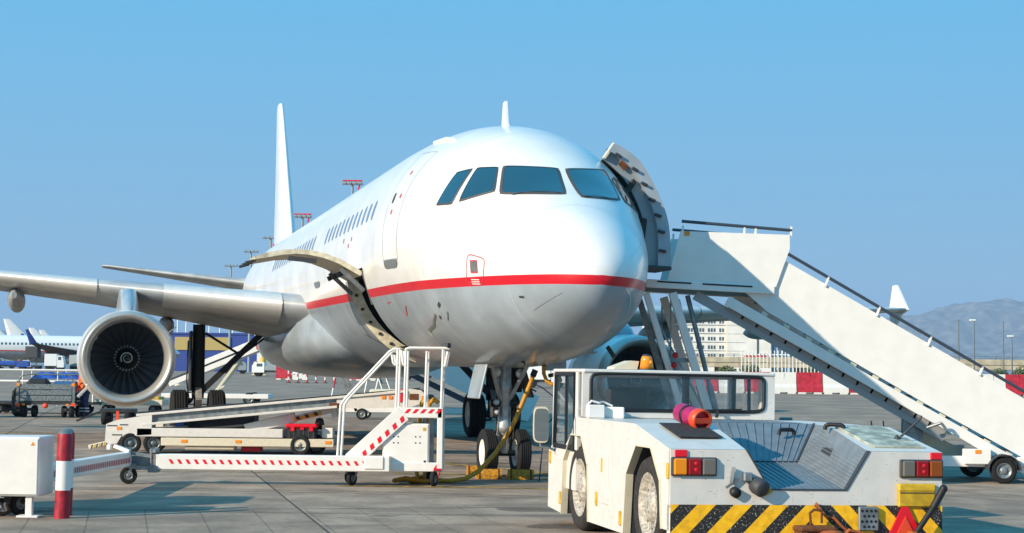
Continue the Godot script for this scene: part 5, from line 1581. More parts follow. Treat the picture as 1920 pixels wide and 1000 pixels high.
func make_loader() -> void:
	var t := thing("belt_loader", "white belt loader with its boom half raised under the open cargo door", "belt loader", Vector3(-5.5, 0, -33.9))
	var F := Vector3.BACK
	# chassis
	part("chassis_deck", S().box(Vector3(-0.45, 0.425, -0.75), Vector3(2.9, 0.17, 1.5), Basis.IDENTITY, 0.012), "paint_white", t)
	part("chassis_sill", S().box(Vector3(0.3, 0.245, -0.04), Vector3(3.42, 0.16, 0.1), Basis.IDENTITY, 0.01).box(Vector3(0.3, 0.245, -1.45), Vector3(3.42, 0.16, 0.1), Basis.IDENTITY, 0.01).box(Vector3(0.3, 0.26, -0.75), Vector3(3.3, 0.1, 1.3)), "paint_cream", t)
	for x: float in [-0.95, 0.12, 1.9]:
		part("side_reflector", S().box(Vector3(x, 0.26, 0.016), Vector3(0.12, 0.06, 0.012), Basis.IDENTITY, 0.004), "orange", t)
	part("fuel_tank", S().box(Vector3(-0.45, 0.13, -0.2), Vector3(1.0, 0.09, 0.3), Basis.IDENTITY, 0.03), "paint_cream", t)
	part("under_box", S().box(Vector3(0.35, 0.11, -0.3), Vector3(0.4, 0.1, 0.3), Basis.IDENTITY, 0.02), "red", t)
	# head block at the low end
	var hd := part("head_block", S().prism(PackedVector2Array([Vector2(-2.52, 0.24), Vector2(-2.44, 0.18), Vector2(-2.28, 0.20), Vector2(-2.2, 0.34), Vector2(-1.6, 0.38), Vector2(-1.6, 0.78), Vector2(-2.3, 0.66), Vector2(-2.5, 0.58)]), Vector3(0, 0, -0.2), Basis.IDENTITY, 0.4), "paint_white", t)
	part("head_block_far", S().prism(PackedVector2Array([Vector2(-2.52, 0.24), Vector2(-2.44, 0.18), Vector2(-2.28, 0.20), Vector2(-2.2, 0.34), Vector2(-1.6, 0.38), Vector2(-1.6, 0.78), Vector2(-2.3, 0.66), Vector2(-2.5, 0.58)]), Vector3(0, 0, -1.3), Basis.IDENTITY, 0.4), "paint_white", t)
	part("side_reflector", S().box(Vector3(-2.24, 0.5, 0.006), Vector3(0.1, 0.06, 0.012), Basis.IDENTITY, 0.004), "orange", t)
	for q: Array in [[-2.38, 0.55, 0.2], [-2.15, 0.57, 0.16], [-2.28, 0.37, 0.2]]:
		part("slot", S().box(Vector3(q[0], q[1], 0.004), Vector3(q[2], 0.022, 0.008)), "dark_grey", hd)
	# boom
	var a := Vector3(-1.9, 0.66, 0)
	var b := Vector3(3.45, 1.19, 0)
	var d := (b - a).normalized()
	var up := Vector3(-d.y, d.x, 0)
	for z: float in [-0.1, -1.3]:
		var bm := part("boom_side", S().bar(a + Vector3(0, 0, z) + up * 0.01, b + Vector3(0, 0, z) + up * 0.01, 0.03, 0.15, up, 0.004), "grey_metal", t)
		part("top_rail", S().bar(a + Vector3(0, 0, z + 0.04) + up * 0.10, b + Vector3(0, 0, z + 0.04) + up * 0.10, 0.13, 0.05, up, 0.006), "paint_white", bm)
		part("bottom_rail", S().bar(a + Vector3(0.1, 0, z + 0.04) - up * 0.085, b - d * 1.4 + Vector3(0, 0, z + 0.04) - up * 0.085, 0.13, 0.05, up, 0.006), "paint_white", bm)
		part("boom_head", S().prism(PackedVector2Array([Vector2(2.05, 0.93), Vector2(3.5, 0.97), Vector2(3.82, 1.08), Vector2(3.84, 1.2), Vector2(3.72, 1.31), Vector2(3.5, 1.34), Vector2(2.2, 1.17), Vector2(2.05, 1.12)]), Vector3(0, 0, z + 0.03), Basis.IDENTITY, 0.06), "paint_white", bm)
	part("belt", S().bar(a + Vector3(0, 0, -0.7) + up * 0.145, b + Vector3(0.2, 0, -0.7) + up * 0.145, 1.06, 0.03, up), "black", t)
	part("belt_roller", S().tube(Vector3(3.86, 1.13, -0.08), Vector3(3.86, 1.13, -1.35), 0.085, 16), "black", t)
	part("round_sign", S().tube(Vector3(3.33, 1.2, -0.03), Vector3(3.33, 1.2, -0.02), 0.13, 24), "bright_red", t)
	for x: float in [2.98, 3.12]:
		part("amber_marker", S().box(Vector3(x, 1.16, -0.03), Vector3(0.085, 0.065, 0.012), Basis.IDENTITY, 0.01), "orange", t)
	part("amber_marker", S().box(Vector3(3.77, 1.15, -0.03), Vector3(0.08, 0.1, 0.012), Basis.IDENTITY, 0.01), "orange", t)
	part("head_opening", S().box(Vector3(3.58, 1.18, -0.035), Vector3(0.18, 0.12, 0.008)), "rust", t)
	part("boom_bracket", S().box(Vector3(2.0, 0.99, -0.03), Vector3(0.2, 0.1, 0.04), Basis.IDENTITY, 0.01), "rust", t)
	# lift arm
	var la := part("lift_arm", S().bar(Vector3(0.2, 0.5, -0.35), Vector3(1.2, 0.74, -0.35), 0.1, 0.2, Vector3.UP, 0.01), "paint_white", t)
	part("lift_ram", S().bar(Vector3(0.95, 0.66, -0.35), Vector3(1.95, 0.90, -0.35), 0.09, 0.12, Vector3.UP, 0.01), "paint_white", la)
	part("ram_stripes", S().bar(Vector3(1.17, 0.70, -0.30), Vector3(1.72, 0.835, -0.30), 0.01, 0.07, Vector3.UP), "yellow", la)
	for k in 3:
		var p := Vector3(1.24 + 0.18 * k, 0.717 + 0.044 * k, -0.292)
		part("hazard_stripe", S().face([p + Vector3(0, -0.03, 0), p + Vector3(0.07, -0.015, 0), p + Vector3(0.03, 0.05, 0), p + Vector3(-0.04, 0.035, 0)]), "black", la)
	part("arm_end", S().box(Vector3(1.98, 0.85, -0.35), Vector3(0.14, 0.2, 0.14), Basis(Vector3.BACK, 0.24), 0.02), "paint_white", la)
	# engine cover and driver's corner
	part("engine_cover", S().box(Vector3(-0.35, 0.66, -1.0), Vector3(1.35, 0.34, 0.7), Basis.IDENTITY, 0.03), "dark_grey", t)
	part("battery_box", S().box(Vector3(-1.1, 0.60, -0.35), Vector3(0.18, 0.12, 0.2), Basis.IDENTITY, 0.01), "blue", t)
	part("step_box", S().box(Vector3(1.86, 0.44, -0.4), Vector3(0.22, 0.2, 0.4), Basis.IDENTITY, 0.01), "paint_clean", t)
	part("seat_post", S().lathe([Vector2(0.05, 0.0), Vector2(0.05, 0.08), Vector2(0.1, 0.1), Vector2(0.07, 0.22), Vector2(0.0, 0.24)], Vector3(1.68, 0.5, -0.4), Vector3.UP, 14), "black", t)
	for q: Array in [[-2.02, -0.06], [-1.58, -0.14], [1.35, -0.06], [1.62, -0.3], [-1.75, -1.25], [1.35, -1.35]]:
		road_wheel(t, Vector3(q[0], 0.205, q[1]), 0.205, 0.17, "rubber", "galvanised", Vector3(0.25, 0, 1.0).normalized() if q[0] < 0.0 else Vector3.BACK)
	var tg := part("tow_bar", S().bar(Vector3(-2.95, 0.10, -0.5), Vector3(-2.35, 0.24, -0.5), 0.12, 0.09, Vector3.UP, 0.01), "paint_cream", t)
	for k in 7:
		var p := Vector3(-2.9 + 0.05 * k, 0.105 + 0.0117 * k, -0.435)
		part("hazard_stripe", S().face([p + Vector3(0, -0.03, 0.002), p + Vector3(0.022, -0.03, 0.002), p + Vector3(0.04, 0.045, 0.002), p + Vector3(0.018, 0.045, 0.002)]), "black" if k % 2 == 0 else "yellow", tg)
	part("tow_hook", S().box(Vector3(-2.28, 0.2, -0.45), Vector3(0.2, 0.1, 0.2), Basis.IDENTITY, 0.02), "rust", t)
	var bx := thing("toolbox", "black toolbox with a bright red lid standing on the belt loader", "toolbox", Vector3(1.36 - 5.5, 0.325, -34.1))
	part("body", S().box(Vector3(0, 0.11, 0), Vector3(0.58, 0.22, 0.34), Basis.IDENTITY, 0.02), "black", bx)
	for k in 6:
		part("rib", S().box(Vector3(-0.24 + 0.096 * k, 0.1, 0.172), Vector3(0.02, 0.18, 0.012)), "dark_grey", bx)
	var lid := part("lid", S().box(Vector3(0, 0.255, 0), Vector3(0.64, 0.08, 0.4), Basis.IDENTITY, 0.03), "bright_red", bx)
	for x: float in [-0.17, 0.02, 0.2]:
		part("clasp", S().box(Vector3(x, 0.2, 0.186), Vector3(0.075, 0.1 if x != 0.02 else 0.05, 0.02), Basis.IDENTITY, 0.006), "bright_red", lid)

func make_stairs() -> void:
	var B := Vector3(5.5, 0, -27.3)
	var t := thing("boarding_stairs", "large white boarding stairs docked at the open front cabin door", "boarding stairs", B)
	var P := func(x: float, y: float, z := 0.0) -> Vector3: return Vector3(x - 5.5, y, z)
	var V := func(l: Array) -> PackedVector2Array:
		var o := PackedVector2Array()
		for k in range(0, l.size(), 2): o.append(Vector2(l[k] - 5.5, l[k + 1]))
		return o
	for s in 2:
		var z := 0.0 if s == 0 else -1.6
		part("platform_side", S().prism(V.call([2.70, 3.97, 4.45, 3.925, 4.45, 3.70, 4.22, 3.06, 2.49, 3.17]), Vector3(0, 0, z + 0.01), Basis.IDENTITY, 0.05), "stair_white", t)
		part("stair_side", S().prism(V.call([4.40, 3.50, 8.7, 1.06, 8.7, 0.12, 6.61, 1.255, 4.1, 2.69, 3.72, 3.02]), Vector3(0, 0, z - 0.03), Basis.IDENTITY, 0.04), "stair_white", t)
		if s == 0:
			part("stringer", S().bar(P.call(3.45, 2.86, z), P.call(8.5, 0.06, z), 0.06, 0.165, Vector3(0.48, 0.87, 0), 0.006), "stair_white", t)
		for k in (13 if s == 0 else 0):
			var u := k / 12.0
			part("spacer", S().box(P.call(lerpf(4.05, 8.3, u), lerpf(2.655, 0.255, u), z), Vector3(0.1, 0.055, 0.05), Basis(Vector3.BACK, -0.5)), "paint_cream", t)
		part("platform_rail", S().tube(P.call(2.72, 4.13, z), P.call(4.49, 4.0, z), 0.026, 10), "rail_dark", t)
		part("stair_rail", S().tube(P.call(4.43, 3.62, z), P.call(8.75, 1.14, z), 0.026, 10), "rail_dark", t)
		for x: float in [2.73, 3.72, 3.9, 4.47]:
			part("rail_bracket", S().bar(P.call(x, 3.9, z), P.call(x + 0.01, 4.06, z), 0.03, 0.035, Vector3.BACK), "stair_white", t)
		for k in 5:
			var x := 5.05 + 0.82 * k
			part("rail_bracket", S().bar(P.call(x - 0.03, 3.10 - (x - 5.05) * 0.567, z), P.call(x + 0.03, 3.26 - (x - 5.05) * 0.574, z), 0.03, 0.05, Vector3.BACK), "stair_white", t)
		if s == 0:
			part("under_beam", S().bar(P.call(2.95, 2.955, z * 0.9 - 0.12), P.call(6.95, 0.715, z * 0.9 - 0.12), 0.05, 0.16, Vector3(0.48, 0.87, 0)), "beam_grey", t)
		part("landing_beam", S().box(P.call(3.18, 3.08, z + 0.02), Vector3(2.05, 0.13, 0.07), Basis(Vector3.BACK, -0.045), 0.006), "stair_white", t)
		for q: Array in [[2.6, 0.55], [3.45, 0.8]]:
			part("slot", S().box(P.call(q[0], 3.115 - (q[0] - 3.18) * 0.045, z + 0.058), Vector3(q[1], 0.025, 0.006), Basis(Vector3.BACK, -0.045)), "black", t)
		part("prop_leg", S().bar(P.call(2.16, 2.98, z - 0.1), P.call(3.0, 0.25, z - 0.1), 0.1, 0.11, Vector3.BACK, 0.008), "grey_metal" if s == 1 else "stair_white", t)
		part("prop_leg", S().bar(P.call(2.58, 2.98, z - 0.05), P.call(3.42, 0.25, z - 0.05), 0.13, 0.13, Vector3.BACK, 0.008), "stair_white", t)
		part("prop_ram", S().tube(P.call(2.84, 2.95, z - 0.25), P.call(3.30, 1.1, z - 0.25), 0.04, 10).tube(P.call(3.2, 1.5, z - 0.25), P.call(3.5, 0.3, z - 0.25), 0.055, 10), "grey_metal", t)
		part("brace", S().bar(P.call(2.25, 2.7, z - 0.1), P.call(3.1, 1.1, z - 0.1), 0.03, 0.04, Vector3.BACK).bar(P.call(2.56, 2.9, z - 0.12), P.call(2.56, 1.5, z - 0.12), 0.025, 0.03, Vector3.BACK), "grey_metal", t)
		part("chassis_rail", S().box(P.call(5.2, 0.34, z - 0.02), Vector3(5.4, 0.17, 0.1), Basis.IDENTITY, 0.008), "stair_white", t)
		var wz := z + (0.12 if s == 0 else -0.12)
		road_wheel(t, P.call(7.82, 0.205, wz), 0.205, 0.15, "rubber", "grey_metal", Vector3.BACK)
		road_wheel(t, P.call(2.95, 0.205, wz), 0.205, 0.15, "rubber", "grey_metal", Vector3.BACK)
		var fd := S()
		var last := Vector3.INF
		for k in 9:
			var an := PI * k / 8.0
			var p: Vector3 = P.call(7.82 + 0.26 * cos(an), 0.21 + 0.25 * sin(an), wz)
			if last != Vector3.INF: fd.bar(last, p, 0.2, 0.015, Vector3(cos(an), sin(an), 0))
			last = p
		part("mudguard", fd, "dark_grey", t)
		part("rear_box", S().box(P.call(7.42, 0.42, z + 0.05), Vector3(0.42, 0.24, 0.16), Basis.IDENTITY, 0.01), "stair_white", t)
		part("rear_box", S().box(P.call(8.3, 0.34, z + 0.03), Vector3(0.45, 0.15, 0.12), Basis.IDENTITY, 0.01), "stair_white", t)
		part("side_reflector", S().box(P.call(7.42, 0.5, z + 0.134), Vector3(0.09, 0.06, 0.01)), "orange", t)
	part("door_corner_marker", S().box(P.call(2.80, 3.93, 0.04), Vector3(0.085, 0.07, 0.012)), "orange", t)
	for k in 16:
		var u := (k + 0.5) / 16.0
		part("stair_step", S().box(P.call(lerpf(4.1, 8.55, u), lerpf(2.98, 0.25, u), -0.8), Vector3(0.27, 0.035, 1.5), Basis.IDENTITY, 0.004), "galvanised", t)
	for k in 15:
		var u := (k + 0.5) / 15.0
		part("beam_spacer", S().box(P.call(lerpf(3.5, 6.95, u), lerpf(2.76, 0.82, u), -0.1), Vector3(0.30, 0.14, 0.04), Basis(Vector3.BACK, -0.51)), "beam_grey", t)
	part("landing_floor", S().box(P.call(3.3, 3.06, -0.8), Vector3(2.3, 0.06, 1.55), Basis(Vector3.BACK, -0.045)), "galvanised", t)
	part("bumper_lip", S().box(P.call(2.13, 3.12, -0.8), Vector3(0.12, 0.12, 1.5), Basis.IDENTITY, 0.03), "black", t)
	part("axle_beam", S().box(P.call(7.82, 0.22, -0.8), Vector3(0.1, 0.1, 1.7)).box(P.call(2.95, 0.22, -0.8), Vector3(0.1, 0.1, 1.7)), "dark_steel", t)
	part("step_cover", S().prism(V.call([6.35, 1.0, 7.25, 0.55, 7.25, 0.35, 6.9, 0.35, 6.35, 0.78]), Vector3(0, 0, -0.5), Basis.IDENTITY, 0.05), "paint_cream", t)
	var cp := part("control_panel", S().prism(V.call([6.32, 0.75, 6.40, 0.62, 6.58, 0.60, 6.68, 0.72, 6.66, 0.95, 6.5, 1.13, 6.36, 1.06, 6.31, 0.92]), Vector3(0, 0, 0.12), Basis(Vector3.UP, 0.3), 0.06), "grey_metal", t)
	part("control_lever", S().tube(P.call(6.62, 0.87, 0.1), P.call(6.82, 0.95, 0.2), 0.025, 8).bar(P.call(6.82, 0.95, 0.2), P.call(6.9, 0.85, 0.2), 0.03, 0.04), "grey_metal", cp)
	part("safety_net", S().path([P.call(5.9, 0.95, -0.7), P.call(5.95, 0.6, -0.7)], 0.012, 6).path([P.call(6.1, 0.95, -0.7), P.call(6.12, 0.6, -0.7)], 0.012, 6).path([P.call(5.9, 0.72, -0.7), P.call(6.2, 0.7, -0.7)], 0.012, 6), "red", t)
	part("red_lamp", S().ball(P.call(2.62, 1.98, 0.05), Vector3.ONE * 0.05, 10, 6).ball(P.call(2.6, 1.82, 0.05), Vector3.ONE * 0.05, 10, 6), "red", t)
	part("cross_tie", S().bar(P.call(2.5, 1.9, -0.1), P.call(2.95, 1.9, -0.1), 0.05, 0.07), "grey_metal", t)
	# aft stairs behind the nose gear
	var R := thing("boarding_stairs", "second white boarding stairs in shade far behind the nose gear", "boarding stairs", Vector3(-2.0, 0, -60.0))
	for z: float in [0.0, -1.6]:
		part("stair_side", S().prism(PackedVector2Array([Vector2(-3.6, 4.15), Vector2(3.0, 0.87), Vector2(2.62, 0.02), Vector2(2.3, 0.05), Vector2(-3.9, 3.05)]), Vector3(0, 0, z), Basis.IDENTITY, 0.05), "stair_white", R)
		part("stringer", S().bar(Vector3(-4.2, 2.85, z), Vector3(1.9, -0.02, z), 0.06, 0.16, Vector3(0.45, 0.89, 0)), "rail_dark", R)
		part("stair_rail", S().tube(Vector3(-3.6, 4.3, z), Vector3(2.9, 1.05, z), 0.03, 8), "rail_dark", R)
		part("chassis_rail", S().box(Vector3(-1.2, 0.35, z), Vector3(5.4, 0.16, 0.1)), "stair_white", R)
		part("platform_side", S().box(Vector3(-4.4, 3.6, z), Vector3(1.6, 1.0, 0.05)), "stair_white", R)
		road_wheel(R, Vector3(1.2, 0.2, z + 0.1), 0.2, 0.15, "rubber", "grey_metal", Vector3.BACK)
		road_wheel(R, Vector3(-3.2, 0.2, z + 0.1), 0.2, 0.15, "rubber", "grey_metal", Vector3.BACK)
		part("prop_leg", S().bar(Vector3(-4.6, 3.0, z), Vector3(-3.4, 0.3, z), 0.1, 0.1, Vector3.BACK), "grey_metal", R)
	for k in 16:
		part("stair_step", S().box(Vector3(lerpf(-3.6, 2.4, k / 15.0), lerpf(3.0, 0.2, k / 15.0), -0.8), Vector3(0.28, 0.03, 1.5)), "galvanised", R)

# ---------------------------------------------------------------- far apron, people, background
# a body as one skin: capsules (a, b, radius at a, radius at b) joined with a smooth minimum, meshed as surface nets
func body_field(p: Vector3, caps: Array, k: float) -> float:
	var d := 1e9
	for c: Array in caps:
		var a: Vector3 = c[0]
		var ab: Vector3 = c[1] - a
		var t := clampf((p - a).dot(ab) / maxf(ab.length_squared(), 1e-6), 0.0, 1.0)
		var e := (p - a - ab * t).length() - lerpf(c[2], c[3], t)
		if d > 1e8:
			d = e
		else:
			var h := maxf(k - absf(d - e), 0.0) / k
			d = minf(d, e) - h * h * k * 0.25
	return d

func body_mesh(caps: Array, cell: float, k := 0.05) -> ArrayMesh:
	var lo := Vector3.INF
	var hi := -Vector3.INF
	for c: Array in caps:
		for i in 2:
			lo = lo.min(c[i] - Vector3.ONE * (c[2 + i] + cell * 2))
			hi = hi.max(c[i] + Vector3.ONE * (c[2 + i] + cell * 2))
	var n := Vector3i(((hi - lo) / cell).ceil()) + Vector3i.ONE
	var f := PackedFloat32Array()
	f.resize(n.x * n.y * n.z)
	for z in n.z:
		for y in n.y:
			for x in n.x:
				f[(z * n.y + y) * n.x + x] = body_field(lo + Vector3(x, y, z) * cell, caps, k)
	var at := {}
	for z in n.z - 1:
		for y in n.y - 1:
			for x in n.x - 1:
				var sum := Vector3.ZERO
				var cnt := 0
				var v := []
				for q in 8:
					v.append(f[((z + (q >> 2)) * n.y + y + ((q >> 1) & 1)) * n.x + x + (q & 1)])
				for q: Array in [[0, 1], [2, 3], [4, 5], [6, 7], [0, 2], [1, 3], [4, 6], [5, 7], [0, 4], [1, 5], [2, 6], [3, 7]]:
					var a: float = v[q[0]]
					var b: float = v[q[1]]
					if (a < 0.0) != (b < 0.0):
						var p := Vector3(q[0] & 1, (q[0] >> 1) & 1, q[0] >> 2)
						var r := Vector3(q[1] & 1, (q[1] >> 1) & 1, q[1] >> 2)
						sum += p.lerp(r, a / (a - b))
						cnt += 1
				if cnt > 0:
					at[Vector3i(x, y, z)] = lo + (Vector3(x, y, z) + sum / cnt) * cell
	var s := S()
	var nrm := {}
	for key: Vector3i in at:
		var p: Vector3 = at[key]
		var e := cell * 0.5
		nrm[key] = Vector3(body_field(p + Vector3(e, 0, 0), caps, k) - body_field(p - Vector3(e, 0, 0), caps, k), body_field(p + Vector3(0, e, 0), caps, k) - body_field(p - Vector3(0, e, 0), caps, k), body_field(p + Vector3(0, 0, e), caps, k) - body_field(p - Vector3(0, 0, e), caps, k)).normalized()
	for key: Vector3i in at:
		for ax in 3:
			var d := [Vector3i(1, 0, 0), Vector3i(0, 1, 0), Vector3i(0, 0, 1)]
			var o: Vector3i = key + d[ax]
			if o[ax] >= n[ax]:
				continue
			var u: Vector3i = d[(ax + 1) % 3]
			var w: Vector3i = d[(ax + 2) % 3]
			var f0 := f[(key.z * n.y + key.y) * n.x + key.x]
			var f1 := f[(o.z * n.y + o.y) * n.x + o.x]
			if (f0 < 0.0) == (f1 < 0.0):
				continue
			var q := [key, key - u, key - u - w, key - w]
			if at.has(q[1]) and at.has(q[2]) and at.has(q[3]):
				s.tri(at[q[0]], at[q[1]], at[q[2]], nrm[q[0]], nrm[q[1]], nrm[q[2]])
				s.tri(at[q[0]], at[q[2]], at[q[3]], nrm[q[0]], nrm[q[2]], nrm[q[3]])
	return s.mesh()

func make_worker(label: String, at: Vector3, turn: float) -> Node3D:
	# faces +z in its own frame, leaning a little forward, one arm reaching down to the cart
	var t := thing("person", label, "person", at, turn, "")
	var J := {hip_l = Vector3(0.09, 0.90, 0), hip_r = Vector3(-0.09, 0.90, 0), knee_l = Vector3(0.11, 0.48, 0.03), knee_r = Vector3(-0.12, 0.48, 0.05), foot_l = Vector3(0.12, 0.08, -0.03), foot_r = Vector3(-0.14, 0.08, 0.04), waist = Vector3(0, 1.02, 0.01), chest = Vector3(0, 1.30, 0.05), neck = Vector3(0, 1.47, 0.08), head = Vector3(0, 1.62, 0.12), sh_l = Vector3(0.19, 1.40, 0.06), sh_r = Vector3(-0.19, 1.40, 0.06), el_l = Vector3(0.25, 1.13, 0.12), el_r = Vector3(-0.25, 1.14, 0.10), wr_l = Vector3(0.20, 0.93, 0.28), wr_r = Vector3(-0.22, 0.92, 0.24)}
	var body := [[J.hip_l, J.knee_l, 0.08, 0.055], [J.knee_l, J.foot_l, 0.055, 0.04], [J.hip_r, J.knee_r, 0.08, 0.055], [J.knee_r, J.foot_r, 0.055, 0.04], [J.hip_l, J.hip_r, 0.09, 0.09], [J.waist, J.chest, 0.12, 0.14], [J.sh_l, J.sh_r, 0.06, 0.06], [J.chest, J.neck, 0.10, 0.055], [J.neck, J.head, 0.055, 0.06], [J.head, J.head + Vector3(0, 0.05, 0.0), 0.085, 0.095], [J.head + Vector3(0, -0.06, 0.05), J.head + Vector3(0, 0.0, 0.06), 0.05, 0.05], [J.head + Vector3(0, 0.0, 0.10), J.head + Vector3(0, 0.03, 0.09), 0.016, 0.012], [J.sh_l, J.el_l, 0.05, 0.042], [J.el_l, J.wr_l, 0.042, 0.03], [J.sh_r, J.el_r, 0.05, 0.042], [J.el_r, J.wr_r, 0.042, 0.03]]
	for s in 2:
		var w: Vector3 = J.wr_l if s == 0 else J.wr_r
		var sx := 1.0 if s == 0 else -1.0
		body.append([w, w + Vector3(0, -0.06, 0.03), 0.032, 0.038])
		for k in 4:
			var b0 := w + Vector3((-0.028 + 0.018 * k) * sx, -0.085, 0.045)
			body.append([b0, b0 + Vector3(0, -0.04 + 0.004 * absf(k - 1.5), 0.015), 0.009, 0.008])
		body.append([w + Vector3(-0.03 * sx, -0.04, 0.05), w + Vector3(-0.045 * sx, -0.075, 0.075), 0.010, 0.008])
	part_mesh("body", body_mesh(body, 0.022, 0.03), "skin", t)
	var jacket := [[J.waist + Vector3(0, -0.12, 0), J.chest, 0.165, 0.17], [J.sh_l, J.sh_r, 0.095, 0.095], [J.chest, J.neck + Vector3(0, -0.03, 0), 0.14, 0.075], [J.sh_l, J.el_l, 0.085, 0.07], [J.el_l, J.wr_l.lerp(J.el_l, 0.12), 0.07, 0.055], [J.sh_r, J.el_r, 0.085, 0.07], [J.el_r, J.wr_r.lerp(J.el_r, 0.12), 0.07, 0.055]]
	part_mesh("jacket", body_mesh(jacket, 0.03, 0.05), "hi_vis", t)
	var trousers := [[J.hip_l, J.knee_l, 0.115, 0.085], [J.knee_l, J.foot_l + Vector3(0, 0.04, 0), 0.085, 0.075], [J.hip_r, J.knee_r, 0.115, 0.085], [J.knee_r, J.foot_r + Vector3(0, 0.04, 0), 0.085, 0.075], [J.hip_l, J.hip_r, 0.13, 0.13]]
	part_mesh("trousers", body_mesh(trousers, 0.03, 0.05), "navy", t)
	part_mesh("boots", body_mesh([[J.foot_l, J.foot_l + Vector3(0.0, -0.03, 0.14), 0.055, 0.045], [J.foot_r, J.foot_r + Vector3(0.0, -0.03, 0.14), 0.055, 0.045]], 0.025, 0.02), "black", t)
	part_mesh("hair", body_mesh([[J.head + Vector3(0, 0.04, -0.02), J.head + Vector3(0, 0.075, 0.01), 0.095, 0.09]], 0.025, 0.03), "hair", t)
	for q: Array in [[J.knee_l, J.foot_l, 0.45], [J.knee_r, J.foot_r, 0.45], [J.knee_l, J.foot_l, 0.70], [J.knee_r, J.foot_r, 0.70]]:
		var p: Vector3 = q[0].lerp(q[1], q[2])
		part("reflective_band", S().tube(p, p + Vector3(0, 0.04, 0), 0.096, 14, -1.0, false), "silver_band", t)
	return t

func bag(m: String, label: String, at: Vector3, size: Vector3, turn: float) -> void:
	var b := thing("suitcase", label, "suitcase", at, turn)
	part("shell", S().box(Vector3(0, size.y * 0.5, 0), size, Basis.IDENTITY, minf(size.y, size.z) * 0.25), m, b)
	part("handle", S().path([Vector3(-0.08, size.y, 0), Vector3(-0.07, size.y + 0.035, 0), Vector3(0.07, size.y + 0.035, 0), Vector3(0.08, size.y, 0)], 0.012, 6), "black", b)

func make_cart(label: String, at: Vector3, turn: float) -> void:
	var t := thing("baggage_cart", label, "baggage cart", at, turn, "")
	part("bed", S().box(Vector3(0, 0.5, 0), Vector3(2.1, 0.09, 1.4), Basis.IDENTITY, 0.01), "dark_steel", t)
	for z: float in [0.7, -0.7]:
		for k in 3:
			part("side_board", S().box(Vector3(0, 0.65 + 0.2 * k, z), Vector3(1.78, 0.185, 0.03), Basis.IDENTITY, 0.012), "galvanised", t)
		part("hoop_rail", S().path([Vector3(-0.94, 1.2, z), Vector3(-0.9, 1.36, z), Vector3(-0.8, 1.44, z), Vector3(-0.6, 1.47, z), Vector3(0.7, 1.47, z), Vector3(0.85, 1.42, z), Vector3(0.94, 1.2, z)], 0.025, 8), "galvanised", t)
		for x: float in [-0.96, 0.96]:
			part("corner_post", S().box(Vector3(x, 0.85, z), Vector3(0.09, 0.8, 0.08), Basis.IDENTITY, 0.01), "galvanised", t)
			part("end_reflector", S().box(Vector3(x, 0.44, z + 0.03), Vector3(0.16, 0.1, 0.06), Basis.IDENTITY, 0.01), "orange_red", t)
			part("amber_reflector", S().box(Vector3(x * 0.98, 1.12, z + 0.045), Vector3(0.11, 0.11, 0.02), Basis.IDENTITY, 0.01), "orange", t)
			part("amber_reflector", S().box(Vector3(x * 0.78, 0.44, z + 0.045), Vector3(0.11, 0.06, 0.02), Basis.IDENTITY, 0.01), "orange", t)
	for x: float in [-0.98, 0.98]:
		for k in 3:
			part("end_bar", S().box(Vector3(x, 0.68 + 0.2 * k, 0), Vector3(0.03, 0.05, 1.3)), "galvanised", t)
	part("coupling", S().ball(Vector3(0.0, 0.4, 0.74), Vector3(0.1, 0.09, 0.07), 12, 8), "orange_red", t)
	part("axle", S().box(Vector3(-0.7, 0.26, 0), Vector3(0.1, 0.1, 1.2)), "dark_steel", t)
	part("axle", S().box(Vector3(0.65, 0.26, 0), Vector3(0.1, 0.1, 1.2)), "dark_steel", t)
	part("tow_bar", S().bar(Vector3(-0.8, 0.3, 0.1), Vector3(-1.6, 0.22, 0.3), 0.07, 0.06), "dark_steel", t)
	for q: Array in [[-0.78, 0.5], [-0.5, 0.3], [0.55, 0.35], [0.85, 0.52], [-0.7, -0.55], [0.8, -0.55]]:
		road_wheel(t, Vector3(q[0], 0.2, q[1]), 0.2, 0.13, "rubber", "dark_steel", Vector3.RIGHT)

